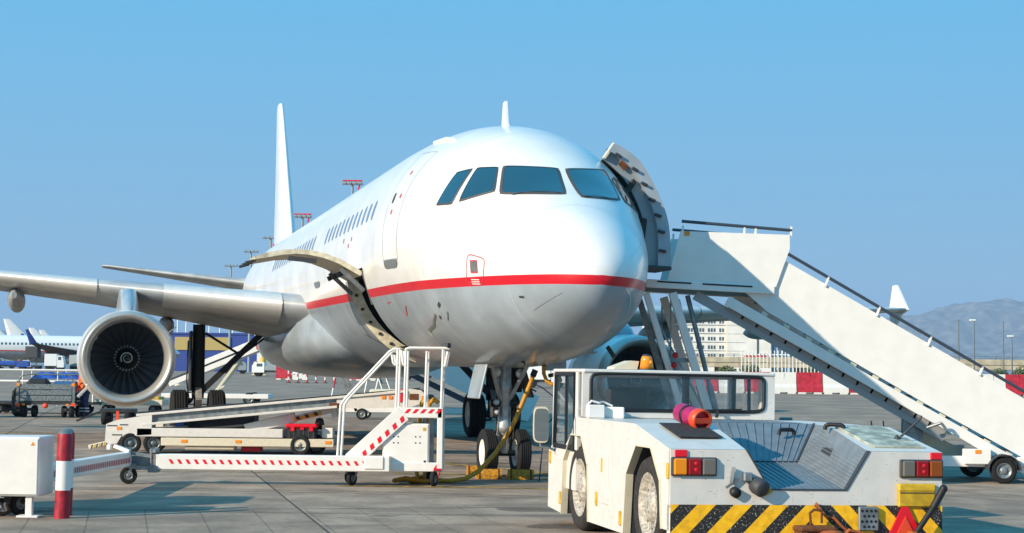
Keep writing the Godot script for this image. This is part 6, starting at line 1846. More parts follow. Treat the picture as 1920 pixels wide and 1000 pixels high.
func make_carts() -> void:
	make_cart("grey metal baggage cart with slatted sides and red corner reflectors, beside the worker", Vector3(-15.92, 0, -59.3), 0.0)
	make_cart("left-hand baggage cart with dark bags, cut by the left edge", Vector3(-18.6, 0, -58.2), 0.35)
	bag("bag_black", "black bag at the left end of the grey baggage cart", Vector3(-16.4, 0.55, -59.4), Vector3(0.8, 0.78, 0.6), 0.1)
	bag("bag_blue", "blue flat bag at the right end of the grey baggage cart", Vector3(-15.45, 0.55, -59.4), Vector3(0.95, 0.70, 0.55), -0.1)
	bag("bag_black", "large black bag on the left-hand baggage cart", Vector3(-18.2, 0.55, -58.3), Vector3(1.0, 0.85, 0.7), 0.3)
	bag("bag_brown", "brown bag standing between the two baggage carts", Vector3(-17.2, 0.0, -59.9), Vector3(0.5, 1.0, 0.5), 0.2)
	# white tube framed dolly with blue sheet behind the carts
	var d := thing("frame_dolly", "white tube-framed dolly with blue tarpaulin behind the baggage carts", "dolly", Vector3(-17.2, 0, -64.0))
	for z: float in [0.6, -0.6]:
		part("tube_frame", S().path([Vector3(-2.2, 0.3, z), Vector3(-2.2, 1.62, z), Vector3(1.6, 1.62, z), Vector3(1.72, 1.5, z), Vector3(1.72, 0.3, z)], 0.035, 8), "paint_clean", d)
		part("mid_rail", S().tube(Vector3(-2.2, 1.2, z), Vector3(1.72, 1.2, z), 0.04, 8), "paint_clean", d)
		for x: float in [-0.9, 0.4]:
			part("upright", S().tube(Vector3(x, 0.3, z), Vector3(x, 1.62, z), 0.025, 8), "paint_clean", d)
	part("bed", S().box(Vector3(-0.24, 0.4, 0), Vector3(4.0, 0.1, 1.3)), "dark_steel", d)
	var tr := []
	for j in 8:
		var row := PackedVector3Array()
		for i in 14:
			row.append(Vector3(-0.6 + 2.2 * i / 13.0, 1.30 + 0.12 * sin(i * 1.3) * sin(j * 0.9) + 0.2 * sin(PI * j / 7.0), -0.5 + j / 7.0))
		tr.append(row)
	part("tarpaulin", S().grid(tr), "blue", d)
	for x: float in [-1.8, 1.3]:
		for z: float in [-0.5, 0.5]:
			road_wheel(d, Vector3(x, 0.2, z), 0.2, 0.13, "rubber", "dark_steel", Vector3.BACK)
	make_worker("ground worker in orange high-visibility jacket and navy trousers beside the engine", Vector3(-14.72, 0, -59.2), -0.9)

# a far parked airliner; reduced sections of the same body, nose towards +x
func small_airliner(label: String, at: Vector3, turn: float, detail: bool) -> Node3D:
	var t := thing("airliner", label, "airliner", at, turn)
	var stations := [0.02, 0.15, 0.5, 1.0, 1.8, 2.6, 3.4, 4.5, 6.0, 9.0, 15.0, 22.0, 29.0, 32.0, 35.0, 38.0, 41.0, 44.4]
	var spans := [["upper_fuselage", stripe_high, func(_b: float) -> float: return 90.0, "far_white"], ["stripe", stripe_low, stripe_high, "aircraft_red"], ["lower_fuselage", func(_b: float) -> float: return -90.0, stripe_low, "aircraft_grey"]]
	for sp: Array in spans:
		var s := S()
		for side: float in [1.0, -1.0]:
			var g := []
			for b: float in stations:
				var row := PackedVector3Array()
				for i in 9:
					var p := skin(b, lerpf(sp[1].call(b), sp[2].call(b), i / 8.0))
					row.append(Vector3(-p.z, p.y, p.x * side))
				g.append(row)
			s.grid(g)
		part(sp[0], s, sp[3], t)
	var fin := []
	for q: Array in [[5.4, 35.9, 6.5], [8.0, 38.4, 4.45], [11.76, 42.3, 1.5]]:
		var row := PackedVector3Array()
		for p in foil(Vector3(0, q[0], q[1]), q[2], 0.10, 0.0, Vector3.RIGHT, 8): row.append(Vector3(-p.z, p.y, p.x))
		fin.append(row)
	part("fin", loft(S(), fin), "far_white", t)
	for side: float in [1.0, -1.0]:
		var rows := []
		for q: float in [1.5, 6.4, 12.0, 17.05]:
			var row := PackedVector3Array()
			for p in wing_row(q, side): row.append(Vector3(-p.z, p.y, p.x))
			rows.append(row)
		var w := part("wing", loft(S(), rows), "dark_steel" if detail else "wing_grey", t)
		var wl := []
		for q: Array in [[17.05, 0.0, 24.8, 1.3], [17.35, 0.5, 25.2, 1.1], [17.6, 1.4, 25.8, 0.8], [17.75, 2.3, 26.4, 0.45]]:
			var row := PackedVector3Array()
			for p in foil(Vector3(q[0] * side, wing_le(17.05).y + q[1], q[2]), q[3], 0.10, 0.0, Vector3.RIGHT, 6): row.append(Vector3(-p.z, p.y, p.x))
			wl.append(row)
		part("winglet", loft(S(), wl), "store_blue" if detail else "far_white", w)
		part("engine", S().lathe([Vector2(0.6, 0.5), Vector2(0.84, 0.1), Vector2(0.93, 0.0), Vector2(1.02, 0.4), Vector2(1.06, 1.3), Vector2(0.9, 3.2), Vector2(0.5, 3.3), Vector2(0.0, 4.6)], Vector3(-15.4, 1.73, 5.75 * side), Vector3.LEFT, 20), "far_white", t)
		var tp := []
		for q: Array in [[0.3, 38.9, 4.9, 4.70], [6.22, 42.1, 1.2, 5.26]]:
			var row := PackedVector3Array()
			for p in foil(Vector3(q[0] * side, q[3], q[1]), q[2], 0.10, 0.0, Vector3.UP, 6): row.append(Vector3(-p.z, p.y, p.x))
			tp.append(row)
		part("tailplane", loft(S(), tp), "wing_grey", t)
		part("main_gear", S().tube(Vector3(-22, 0.5, 3.8 * side), Vector3(-22, 2.7, 3.8 * side), 0.16, 8).tube(Vector3(-22, 0.59, 3.8 * side - 0.6), Vector3(-22, 0.59, 3.8 * side + 0.6), 0.59, 16), "rubber", t)
	part("nose_gear", S().tube(Vector3(-5.07, 0.4, 0), Vector3(-5.07, 1.9, 0), 0.1, 8).tube(Vector3(-5.07, 0.385, -0.35), Vector3(-5.07, 0.385, 0.35), 0.385, 14), "rubber", t)
	if detail:
		for k in 44:
			var z := 7.2 + k * 0.66
			if z > 33.0: break
			part("cabin_window", S().box(Vector3(-z, 4.42, 1.90), Vector3(0.3, 0.40, 0.06), Basis(Vector3.RIGHT, -0.28), 0.04), "window_dark", t)
		part("cockpit_window", S().box(Vector3(-2.6, 4.55, 0.85), Vector3(1.0, 0.4, 0.7), Basis(Vector3.BACK, -0.5), 0.1), "window_dark", t)
	return t

# a small service vehicle: cab, body, windows, wheels
func service_truck(label: String, at: Vector3, turn: float, size: Vector3, body_m: String, cab_m: String, open_bed := false) -> void:
	var t := thing("service_truck", label, "truck", at, turn)
	var cl := minf(1.5, size.x * 0.35)
	part("cab", S().prism(PackedVector2Array([Vector2(0, 0.4), Vector2(cl, 0.4), Vector2(cl, 1.1), Vector2(cl * 0.75, size.y * 0.9), Vector2(0, size.y * 0.9)]), Vector3(size.x * 0.5 - cl, 0, 0), Basis.IDENTITY, size.z), cab_m, t)
	part("cab_window", S().box(Vector3(size.x * 0.5 - cl * 0.62, size.y * 0.72, 0), Vector3(cl * 0.5, size.y * 0.22, size.z + 0.02), Basis.IDENTITY, 0.03), "window_dark", t)
	var bh := size.y - 0.6 if not open_bed else 0.5
	part("cargo_body", S().box(Vector3(-cl * 0.5, 0.6 + bh * 0.5, 0), Vector3(size.x - cl - 0.06, bh, size.z), Basis.IDENTITY, 0.05), body_m, t)
	part("chassis", S().box(Vector3(0, 0.5, 0), Vector3(size.x * 0.96, 0.18, size.z * 0.8)), "dark_grey", t)
	for x: float in [-0.32, 0.34]:
		for s: float in [-1.0, 1.0]:
			part("wheel", S().tube(Vector3(size.x * x, 0.36, s * size.z * 0.42 - 0.12), Vector3(size.x * x, 0.36, s * size.z * 0.42 + 0.12), 0.36, 16), "rubber", t)
	part("headlight", S().box(Vector3(size.x * 0.5 + 0.005, 0.75, size.z * 0.33), Vector3(0.03, 0.14, 0.2)), "lamp_face", t)
	part("headlight", S().box(Vector3(size.x * 0.5 + 0.005, 0.75, -size.z * 0.33), Vector3(0.03, 0.14, 0.2)), "lamp_face", t)

func make_far_left() -> void:
	var g := ground_height(195.0)
	small_airliner("parked white airliner with blue winglet side-on behind the left engine", Vector3(-58.5, 1.55, -302.0), 0.30, true)
	var n := 0
	for q: Array in [[-99.0, 460.0, 0.3, "leftmost far white tail fin, cut by the left edge"], [-88.5, 436.0, 0.3, "shorter of the two tall white tail fins behind the parked airliner"], [-77.0, 412.0, 0.3, "tallest far white tail fin behind the parked airliner"], [-94.5, 495.0, 0.3, "low far white tail fin just right of the blue winglet"], [-98.5, 520.0, 0.3, "lowest far white tail fin, right of the others"]]:
		small_airliner(q[3], Vector3(q[0], 1.55, -q[1]), q[2], false)
	var trucks := [[-84.0, 276.0, 0.2, Vector3(4.6, 2.0, 2.0), "rail_dark", "far_grey", "grey flatbed service truck far left under the parked airliner", true], [-71.5, 268.0, 0.1, Vector3(3.0, 2.5, 2.1), "far_white", "far_white", "white box truck under the wing of the parked airliner", false], [-75.4, 262.0, 0.3, Vector3(3.4, 1.6, 1.8), "far_white", "far_white", "low white service truck beside the raised grey container", true], [-68.6, 272.0, -0.2, Vector3(2.8, 2.4, 2.2), "far_grey", "far_white", "white and grey lorry just left of the engine, far off", false], [-80.5, 258.0, 0.5, Vector3(3.0, 1.5, 1.6), "blue", "far_grey", "small blue service truck at the far left", true], [-83.5, 240.0, 0.5, Vector3(2.4, 1.2, 1.4), "yellow", "far_grey", "tiny yellow tractor at the far left", true], [-66.0, 225.0, 0.1, Vector3(5.0, 1.3, 1.8), "blue", "blue", "flat blue trolley truck beyond the baggage carts", true]]
	for q: Array in trucks:
		service_truck(q[6], Vector3(q[0], ground_height(q[1]), -q[1]), q[2], q[3], q[4], q[5], q[7])
	# raised dark container against the parked airliner
	var hl := thing("high_loader", "dark grey raised container of a high loader against the parked airliner", "high loader", Vector3(-79.2, 1.55, -283.0))
	part("container", S().box(Vector3(0, 2.9, 0), Vector3(2.0, 1.9, 2.2), Basis.IDENTITY, 0.04), "dark_grey", hl)
	for x: float in [-0.5, 0.5]:
		part("scissor_leg", S().bar(Vector3(x, 0.7, -0.8), Vector3(x, 2.0, 0.8), 0.08, 0.1).bar(Vector3(x, 0.7, 0.8), Vector3(x, 2.0, -0.8), 0.08, 0.1), "grey_metal", hl)
	part("chassis", S().box(Vector3(0.2, 0.55, 0), Vector3(2.2, 0.3, 2.2)), "dark_steel", hl)
	for x: float in [-0.6, 0.9]:
		for z: float in [-0.9, 0.9]:
			part("wheel", S().tube(Vector3(x, 0.36, z - 0.12), Vector3(x, 0.36, z + 0.12), 0.36, 14), "rubber", hl)
	for q: Array in [[-79.8, 272.0, "left of two tiny workers in orange below the parked airliner"], [-78.7, 273.0, "right of two tiny workers in orange below the parked airliner"]]:
		var src: Node3D = get_node("person")
		copy_of(src, q[2], Vector3(q[0] + 1.5, ground_height(q[1]), -q[1]), 0.6)
	# blue store with a tan sign panel
	var b := thing("store_building", "big blue flat-roofed shed with a sandy blank panel behind the left landing gear", "building", Vector3(-43.0, 1.5, -330.0))
	part("wall", S().box(Vector3(0, 3.6, -10), Vector3(46, 7.2, 20)), "store_blue", b)
	part("roof_edge", S().box(Vector3(0, 7.35, -10), Vector3(46.4, 0.35, 20.4)), "store_blue", b)
	part("sign_panel", S().box(Vector3(-16.6, 5.4, 0.1), Vector3(10.8, 2.5, 0.25)), "store_tan", b)
	part("rooftop_unit", S().box(Vector3(-6.0, 8.3, -6), Vector3(5.0, 1.7, 4.0)), "office_white", b)
	var i := 0
	for q: Array in [[-66.5, 340.0, 12.3], [-64.8, 340.0, 12.0], [-62.8, 340.0, 12.4], [-60.2, 340.0, 11.8], [-58.4, 342.0, 12.2], [-55.8, 342.0, 10.9]]:
		var p := thing("flag_pole", ["first", "second", "third", "fourth", "fifth", "sixth"][i] + " from the left of the thin white poles above the blue shed", "pole", Vector3(q[0], 1.5, -q[1]), 0.0, "white poles by the blue shed")
		part("shaft", S().tube(Vector3.ZERO, Vector3(0, q[2] - 1.0, 0), 0.2, 8, 0.12), "far_white", p)
		part("finial", S().ball(Vector3(0, q[2] - 1.0, 0), Vector3.ONE * 0.2, 8, 6), "far_white", p)
		i += 1

func make_middle() -> void:
	# second belt loader, raised
	var t := thing("belt_loader", "raised white belt loader behind the left main landing gear", "belt loader", Vector3(-13.4, 0.06, -80.0))
	var a := Vector3(-2.6, 0.95, 0)
	var b := Vector3(2.2, 2.95, 0)
	var up := Vector3(-0.385, 0.923, 0)
	for z: float in [0.0, -1.3]:
		part("boom_side", S().bar(a + Vector3(0, 0, z), b + Vector3(0, 0, z), 0.06, 0.24, up, 0.01), "paint_clean", t)
		part("side_guard", S().bar(a + Vector3(1.6, 1.02, z), a + Vector3(3.8, 1.94, z), 0.05, 0.24, up, 0.01), "stair_white", t)
	part("belt", S().bar(a + Vector3(0, 0, -0.65) + up * 0.2, b + Vector3(0, 0, -0.65) + up * 0.2, 1.2, 0.04, up), "dark_grey", t)
	part("round_sign", S().tube(Vector3(1.62, 2.72, 0.04), Vector3(1.62, 2.72, 0.05), 0.16, 18), "red", t)
	part("lift_arm", S().bar(Vector3(-0.6, 0.4, -0.2), Vector3(0.62, 2.1, -0.2), 0.12, 0.14, Vector3.BACK).bar(Vector3(-0.6, 0.4, -1.1), Vector3(0.62, 2.1, -1.1), 0.12, 0.14, Vector3.BACK), "paint_cream", t)
	part("chassis", S().box(Vector3(-0.4, 0.42, -0.65), Vector3(5.0, 0.22, 1.7), Basis.IDENTITY, 0.02), "paint_clean", t)
	for x: float in [-2.0, 1.2]:
		for z: float in [0.1, -1.4]:
			road_wheel(t, Vector3(x, 0.3, z), 0.3, 0.2, "rubber", "galvanised", Vector3.BACK)
	# yellow tool carrier and small trolley under the wing
	var q := thing("yellow_trolley", "low cream and yellow trolley on the ground behind the engine", "trolley", Vector3(-14.6, 0, -66.0))
	part("deck", S().box(Vector3(0, 0.42, 0), Vector3(2.6, 0.22, 1.2), Basis.IDENTITY, 0.02), "paint_cream", q)
	part("load", S().box(Vector3(0.5, 0.58, 0), Vector3(1.3, 0.12, 1.0), Basis.IDENTITY, 0.03), "yellow", q)
	for x: float in [-0.9, 0.9]:
		for z: float in [-0.45, 0.45]:
			road_wheel(q, Vector3(x, 0.16, z), 0.16, 0.12, "rubber", "galvanised", Vector3.BACK)
	q = thing("hand_trolley", "small dark wheeled trolley with twin tyres below the left engine", "trolley", Vector3(-11.9, 0, -52.0))
	part("frame", S().box(Vector3(0, 0.42, 0), Vector3(1.0, 0.12, 0.7), Basis.IDENTITY, 0.02).bar(Vector3(-0.5, 0.4, 0), Vector3(-1.25, 0.1, 0.1), 0.1, 0.06), "dark_steel", q)
	for x: float in [-0.35, 0.35]:
		for z: float in [-0.3, 0.3]:
			road_wheel(q, Vector3(x, 0.2, z), 0.2, 0.16, "rubber", "dark_steel", Vector3.RIGHT)
	part("marker", S().box(Vector3(0.05, 0.26, 0.36), Vector3(0.09, 0.3, 0.02)), "orange_red", q)
	q = thing("tow_dolly", "white and yellow tow dolly on the apron beyond the loader boom", "dolly", Vector3(-5.4, 0, -73.0))
	part("deck", S().box(Vector3(0, 0.55, 0), Vector3(2.6, 0.25, 1.3), Basis.IDENTITY, 0.03), "paint_clean", q)
	part("housing", S().box(Vector3(0.2, 0.8, -0.1), Vector3(1.6, 0.3, 1.0), Basis.IDENTITY, 0.06), "paint_cream", q)
	part("tow_bar", S().bar(Vector3(-1.3, 0.42, 0.2), Vector3(-4.2, 0.36, 0.3), 0.08, 0.08), "galvanised", q)
	part("side_reflector", S().box(Vector3(0.3, 0.56, 0.66), Vector3(0.2, 0.08, 0.02)), "orange", q)
	for x: float in [-0.8, 0.8]:
		for z: float in [-0.5, 0.5]:
			road_wheel(q, Vector3(x, 0.24, z), 0.24, 0.16, "rubber", "galvanised", Vector3.BACK)
	# distant service things between the gear legs
	service_truck("blue-grey pickup parked far behind the raised belt loader", Vector3(-31.5, ground_height(195.0), -195.0), 0.1, Vector3(2.6, 1.5, 1.7), "rail_dark", "far_grey", true)
	service_truck("long white flat trolley truck far behind the belly", Vector3(-24.6, ground_height(175.0), -175.0), PI, Vector3(3.6, 1.6, 1.8), "far_grey", "far_white", true)
	service_truck("yellow-nosed white truck seen below the open cargo door", Vector3(-10.9, ground_height(160.0), -160.0), PI, Vector3(3.8, 1.5, 1.9), "far_white", "yellow", true)
	service_truck("white van half hidden behind the nose gear and tug cab", Vector3(2.6, ground_height(130.0), -130.0), 0.0, Vector3(3.0, 1.9, 1.8), "far_white", "far_white", false)
	service_truck("dark service truck beyond the steps rails", Vector3(-7.2, ground_height(170.0), -170.0), 0.0, Vector3(3.2, 1.6, 1.8), "rail_dark", "blue", true)
	for k in 2:
		var h := thing("yellow_post", ["left yellow post far behind the belt loader", "right, taller yellow post far behind the belt loader"][k], "post", Vector3(-27.6 + 0.75 * k, ground_height(185.0), -185.0), 0.0, "yellow posts")
		part("shaft", S().lathe([Vector2(0.3, 0), Vector2(0.3, 1.3 + 0.5 * k), Vector2(0.2, 1.45 + 0.5 * k), Vector2(0, 1.5 + 0.5 * k)], Vector3.ZERO, Vector3.UP, 14), "yellow", h)
		part("foot", S().box(Vector3(0, 0.05, 0), Vector3(0.8, 0.1, 0.8)), "paint_cream", h)
	var wb := thing("white_block", "white block building end behind the yellow posts", "building", Vector3(-27.4, ground_height(230.0), -230.0))
	part("wall", S().box(Vector3(-5, 2.2, 0), Vector3(3.2, 5.5, 3.0)), "office_white", wb)
	part("door", S().box(Vector3(-5, 1.2, 1.51), Vector3(1.4, 2.4, 0.04)), "far_grey", wb)
	# red and white plastic blocks with chain posts
	var first: Node3D = null
	for k in 4:
		var red := k % 2 == 0
		var o := barrier_block(red, ["red block at the left end of the far barrier below the belly", "white block at the left of the far barrier below the belly", "red block at the right of the far barrier below the belly", "white block at the right end of the far barrier below the belly"][k], Vector3([-20.6, -19.1, -14.2, -12.9][k], ground_height(155.0), -155.0), "far barrier blocks below the belly", Vector3(1.4, 1.5, 0.6))
		if first == null: first = o
	var fp: Node3D = null
	for k in 7:
		var at := Vector3(-18.2 + 0.75 * k, ground_height(140.0), -140.0)
		var lab: String = ["first", "second", "third", "fourth", "fifth", "sixth", "seventh"][k] + " from the left of the thin red and white chain posts below the belly"
		if fp == null:
			fp = thing("chain_post", lab, "post", at, 0.0, "chain posts below the belly")
			for j in 4:
				part("band", S().tube(Vector3(0, 0.25 * j, 0), Vector3(0, 0.25 * (j + 1), 0), 0.07, 10), "barrier_red" if j % 2 == 0 else "barrier_white", fp)
			part("foot", S().tube(Vector3.ZERO, Vector3(0, 0.06, 0), 0.2, 12), "dark_grey", fp)
		else:
			copy_of(fp, lab, at)
	var ch := thing("plastic_chain", "red and white plastic chain strung between the thin posts", "chain", Vector3(-18.2, ground_height(140.0), -140.0))
	for k in 6:
		for j in 4:
			var x0 := 0.75 * k + 0.1875 * j
			var y := func(u: float) -> float: return 0.92 - 0.25 * sin(PI * u)
			part("link", S().tube(Vector3(x0, y.call(j / 4.0), 0.0), Vector3(x0 + 0.1875, y.call((j + 1) / 4.0), 0.0), 0.035, 6), "barrier_red" if j % 2 == 0 else "barrier_white", ch)
	var lp := thing("leaning_pole", "leaning red and white pole beyond the loader boom", "pole", Vector3(-9.95, ground_height(95.0), -95.0))
	part("lower_half", S().tube(Vector3(0, 0, 0), Vector3(0.10, 0.55, 0), 0.05, 10), "barrier_white", lp)
	part("upper_half", S().tube(Vector3(0.10, 0.55, 0), Vector3(0.2, 1.1, 0), 0.05, 10), "barrier_red", lp)
	var tr := thing("trestle", "white folding trestle ladder with blue-grey panel beyond the loader boom", "trestle", Vector3(-7.9, ground_height(100.0), -100.0))
	for q2: Array in [[-0.9, -0.4], [-0.3, 0.25], [0.3, 0.0], [0.75, 0.45]]:
		part("leg", S().bar(Vector3(q2[0] + 0.25, 0, 0.3), Vector3(q2[1], 1.5, 0), 0.07, 0.05), "paint_clean", tr)
	part("panel", S().box(Vector3(0.35, 1.1, 0), Vector3(0.7, 0.75, 0.06), Basis.IDENTITY, 0.02), "grey_metal", tr)
	part("top_bar", S().box(Vector3(-0.1, 1.5, 0), Vector3(0.9, 0.06, 0.3)), "paint_clean", tr)
	var tb := thing("tow_bar_stand", "blue-grey tow bar stand right of the tug cab", "tow bar", Vector3(5.35, 0, -34.5))
	part("post", S().bar(Vector3(0, 0, 0), Vector3(0.16, 0.72, 0), 0.07, 0.08, Vector3.BACK).box(Vector3(0.2, 0.78, 0), Vector3(0.26, 0.12, 0.1), Basis.IDENTITY, 0.02), "grey_metal", tb)
	part("bar", S().bar(Vector3(-1.6, 0.62, 0), Vector3(0.1, 0.62, 0), 0.1, 0.14), "rail_dark", tb)
	part("foot", S().box(Vector3(0, 0.02, 0), Vector3(0.4, 0.04, 0.3)), "rail_dark", tb)
	# floodlight masts beyond the airliner
	var labels := ["nearest of the floodlight masts above the fuselage, with red beacons", "second floodlight mast above the fuselage, with red beacons, right of the fin", "third floodlight mast, small grey head just left of the fin base", "fourth floodlight mast, low grey head above the cargo door tip", "lowest floodlight mast left of the fuselage with its white pole showing"]
	var pos := [[-18.9, 200.0, 23.8, 1.0], [-27.8, 225.0, 22.1, 1.0], [-35.5, 250.0, 21.2, 0.0], [-42.2, 275.0, 20.9, 0.0], [-49.5, 300.0, 20.1, 0.0]]
	for k in 5:
		var p: Array = pos[k]
		var m := thing("floodlight_mast", labels[k], "light mast", Vector3(p[0], 1.5, -p[1]), 0.0, "floodlight masts")
		var h: float = p[2] - 1.5
		part("pole", S().tube(Vector3.ZERO, Vector3(0, h, 0), 0.24, 10, 0.14), "far_grey", m)
		part("crossbar", S().box(Vector3(0, h, 0), Vector3(2.4, 0.16, 0.3), Basis.IDENTITY, 0.03), "far_grey" if p[3] == 0.0 else "red", m)
		for j in 4:
			part("floodlight", S().box(Vector3(-0.95 + 0.62 * j, h + 0.12, 0.15), Vector3(0.5, 0.26, 0.6), Basis(Vector3.RIGHT, 0.4), 0.04), "far_grey", m)
		if p[3] > 0.0:
			part("beacon_arm", S().box(Vector3(0, h + 0.42, 0), Vector3(2.3, 0.14, 0.2), Basis.IDENTITY, 0.03).bar(Vector3(0.7, h - 0.7, 0), Vector3(0.95, h + 0.3, 0), 0.16, 0.3, Vector3.BACK), "bright_red", m)

func barrier_block(red: bool, label: String, at: Vector3, group: String, size: Vector3) -> Node3D:
	var t := thing("barrier_block", label, "barrier", at, 0.0, group)
	var h := size.x * 0.5
	part("block", S().prism(PackedVector2Array([Vector2(-size.z * 0.5, 0.12), Vector2(size.z * 0.5, 0.12), Vector2(size.z * 0.48, size.y * 0.3), Vector2(size.z * 0.3, size.y * 0.45), Vector2(size.z * 0.2, size.y), Vector2(-size.z * 0.2, size.y), Vector2(-size.z * 0.3, size.y * 0.45), Vector2(-size.z * 0.48, size.y * 0.3)]), Vector3.ZERO, Basis(Vector3.FORWARD, Vector3.UP, Vector3.RIGHT), size.x - 0.05), "barrier_red" if red else "barrier_white", t)
	for x: float in [-0.3, 0.3]:
		part("foot", S().box(Vector3(size.x * x, 0.06, 0), Vector3(size.x * 0.3, 0.12, size.z)), "barrier_white", t)
	part("groove", S().box(Vector3(0, size.y * 0.7, size.z * 0.25), Vector3(0.06, size.y * 0.5, 0.03)), "barrier_red" if red else "barrier_white", t)
	return t

func make_far_right() -> void:
	var d := 119.0
	var proto := [null, null]
	for k in 24:
		var at := Vector3(6.3 + 1.8 * k, ground_height(d) - 0.02, -d + 0.05 * k)
		var red := k % 2 == 0
		var i := 0 if red else 1
		var lab := "red block of the long plastic barrier beyond the boarding stairs" if red else "white block of the long plastic barrier beyond the boarding stairs"
		if proto[i] == null:
			proto[i] = barrier_block(red, lab, at, "long barrier beyond the stairs", Vector3(1.8, 1.5, 0.7))
		else:
			copy_of(proto[i], lab, at)
	var f := thing("paling_fence", "tall white paling fence behind the red and white barrier", "fence", Vector3(24.0, ground_height(126.0), -126.0))
	for k in 32:
		part("paling", S().box(Vector3(-7.0 + 0.27 * k, 1.5, 0), Vector3(0.06, 3.0, 0.05)), "far_white", f)
	for y: float in [0.4, 2.7]:
		part("rail", S().box(Vector3(-2.8, y, -0.06), Vector3(8.6, 0.07, 0.05)), "far_white", f)
	# flyover
	var r := thing("flyover", "pale concrete road flyover crossing behind the boarding stairs", "flyover", Vector3(70.0, 1.5, -265.0))
	part("deck", S().box(Vector3(0, 1.95, 0), Vector3(110.0, 0.75, 9.0)), "concrete_pale", r)
	part("parapet", S().box(Vector3(0, 2.75, 4.6), Vector3(110.0, 0.75, 0.25)), "concrete_pale", r)
	part("parapet", S().box(Vector3(0, 2.75, -4.6), Vector3(110.0, 0.75, 0.25)), "concrete_pale", r)
	part("guard_rail", S().box(Vector3(0, 3.55, 4.6), Vector3(110.0, 0.08, 0.06)).box(Vector3(0, 3.3, 4.6), Vector3(110.0, 0.06, 0.06)), "galvanised", r)
	for k in 14:
		part("rail_post", S().box(Vector3(-52.0 + 8.0 * k, 3.3, 4.6), Vector3(0.12, 0.6, 0.12)), "galvanised", r)
	for k in 9:
		part("pier", S().box(Vector3(-50.0 + 12.5 * k, 0.7, 0), Vector3(1.2, 1.9, 6.0), Basis.IDENTITY, 0.1), "concrete_pale", r)
	service_truck("tiny red car-sized truck on the flyover", Vector3(38.0, 3.85, -265.0), 0.0, Vector3(3.6, 1.5, 1.7), "red", "red", true)
	# office block
	var o := thing("office_block", "white office block with rows of small windows behind the stair legs", "building", Vector3(31.0, 1.5, -300.0))
	part("wall", S().box(Vector3(0, 5.1, -8), Vector3(13.5, 10.6, 16)), "office_white", o)
	part("roof_edge", S().box(Vector3(0, 10.5, -8), Vector3(13.8, 0.35, 16.3)), "office_white", o)
	for j in 5:
		part("floor_band", S().box(Vector3(0, 3.15 + 1.5 * j, 0.06), Vector3(13.5, 0.1, 0.12)), "far_grey", o)
		for i in 26:
			if i % 4 == 3: continue
			part("window", S().box(Vector3(-6.3 + 0.5 * i, 3.75 + 1.5 * j, 0.02), Vector3(0.3, 0.62, 0.1)), "window_dark", o)
	part("wing_wall", S().box(Vector3(9.6, 4.9, -6), Vector3(5.6, 10.0, 14)), "office_white", o)
	for j in 5:
		part("wall_joint", S().box(Vector3(8.4, 3.1 + 1.5 * j, 1.02), Vector3(3.2, 0.05, 0.06)), "far_grey", o)
	part("stair_tower", S().box(Vector3(13.4, 4.3, -4), Vector3(2.2, 9.0, 10)), "office_white", o)
	part("slit_window", S().box(Vector3(12.2, 4.4, 1.02), Vector3(0.35, 7.0, 0.06)), "window_dark", o)
	part("glass_front", S().box(Vector3(17.6, 2.9, -4), Vector3(6.2, 6.2, 9)), "glass_blue", o)
	for i in 7:
		part("mullion", S().box(Vector3(14.7 + 0.95 * i, 2.9, 0.55), Vector3(0.12, 6.2, 0.1)), "office_white", o)
	# shrubs under the flyover
	var rng := RandomNumberGenerator.new()
	rng.seed = 6
	var shrub: Node3D = null
	for k in 12:
		var at := Vector3(30.0 + 4.2 * k + rng.randf_range(-1.0, 1.0), 1.5, -238.0 - rng.randf_range(0.0, 6.0))
		var lab := "low olive-green shrub in the line below the flyover"
		if shrub == null:
			shrub = thing("shrub", lab, "shrub", at, 0.0, "shrubs below the flyover")
			for m in 2:
				var s := S()
				for j in 260:
					var dir := Vector3(rng.randf_range(-1, 1), rng.randf_range(-0.6, 1), rng.randf_range(-1, 1)).normalized()
					var c := Vector3(dir.x * 1.5, 0.8 + dir.y * 0.85, dir.z * 1.1) * rng.randf_range(0.55, 1.05)
					var u := Vector3(rng.randf_range(-1, 1), rng.randf_range(-1, 1), rng.randf_range(-1, 1)).normalized() * 0.16
					var w := u.cross(dir).normalized() * 0.12
					s.face([c - u, c + w, c + u, c - w])
				part("foliage", s, ["leaf", "leaf_light"][m], shrub)
			part("stem", S().tube(Vector3.ZERO, Vector3(0, 0.9, 0), 0.1, 7, 0.05), "bark", shrub)
		else:
			var c := copy_of(shrub, lab, at, rng.randf() * TAU)
			c.scale = Vector3.ONE * rng.randf_range(0.7, 1.25)
	# street lamps against the mountain
	var n := 0
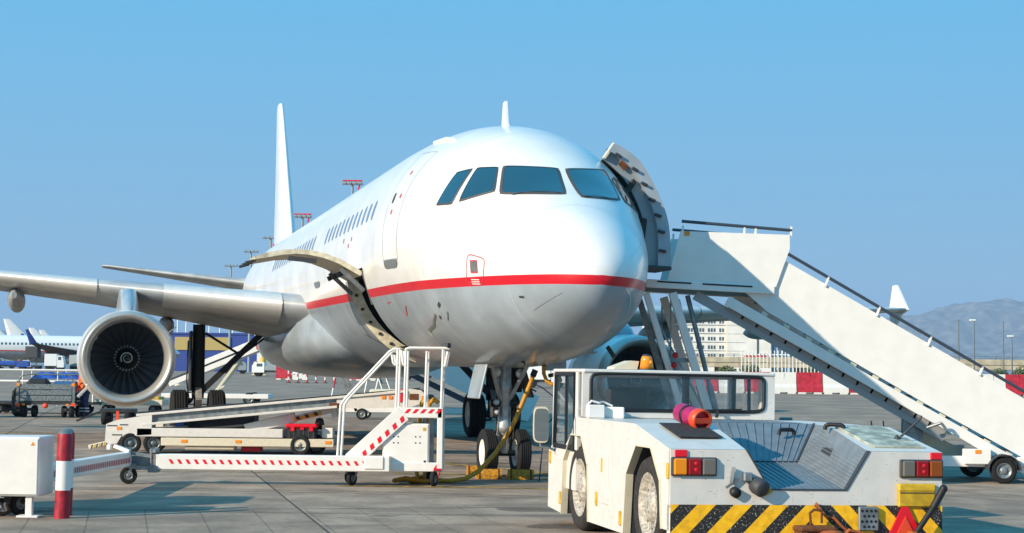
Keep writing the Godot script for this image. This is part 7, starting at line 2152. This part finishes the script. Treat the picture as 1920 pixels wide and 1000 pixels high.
	for q: Array in [[62.9, 240.0, 9.9, 0.0, "tall bare pole left of the street lamp in front of the mountain"], [65.1, 240.0, 9.9, 1.0, "tallest street lamp in front of the mountain, with a flat lit head"], [69.2, 240.0, 9.7, 0.0, "thin bare pole between the two street lamps below the mountain"], [70.4, 240.0, 7.7, 1.0, "shorter street lamp near the right edge below the mountain"], [66.8, 262.0, 5.3, 1.0, "smallest street lamp standing on the flyover"], [-25.5, 300.0, 6.0, 1.0, "faint street lamp far behind the belly"]]:
		var p := thing("street_lamp", q[4], "street lamp", Vector3(q[0], 1.5, -q[1]), 0.0, "street lamps by the flyover")
		var h: float = q[2] - 1.5
		part("pole", S().tube(Vector3.ZERO, Vector3(0, h, 0), 0.13, 8, 0.08), "galvanised", p)
		if q[3] > 0.0:
			part("lamp_head", S().box(Vector3(-0.2, h, 0), Vector3(0.9, 0.22, 0.4), Basis.IDENTITY, 0.06), "far_white", p)
		else:
			part("cap", S().ball(Vector3(0, h, 0), Vector3.ONE * 0.1, 8, 6), "galvanised", p)

func make_hills() -> void:
	var f := FastNoiseLite.new()
	f.seed = 12
	f.frequency = 0.0011
	f.fractal_octaves = 6
	f.fractal_type = FastNoiseLite.FRACTAL_RIDGED
	var h := func(x: float, z: float) -> float:
		# one broad peak to the right, a low ridge to the left
		var px := (x - 2560.0) / 900.0
		var y := 395.0 * exp(-px * px * 0.8) + 120.0 * exp(-pow((x - 3600.0) / 900.0, 2.0)) + 95.0 * exp(-pow((x - 1500.0) / 800.0, 2.0))
		y += 215.0 * exp(-pow((x + 2900.0) / 520.0, 2.0)) + 105.0 * exp(-pow((x + 1700.0) / 900.0, 2.0))
		var depth := exp(-pow((z + 9000.0) / 900.0, 2.0))
		return y * depth * (0.80 + 0.17 * (f.get_noise_2d(x, z) + 0.3)) - 10.0
	for part_of in 2:
		var g := []
		var x0 := -4200.0 if part_of == 0 else 300.0
		for j in 46:
			var row := PackedVector3Array()
			for i in 120:
				var x := x0 + 4500.0 * i / 119.0
				var z := -7600.0 - 2800.0 * j / 45.0
				row.append(Vector3(x, h.call(x, z), z))
			g.append(row)
		struct("hill" if part_of == 0 else "mountain", S().grid(g, false, Vector3(0, -90000, -9000)), "rock")
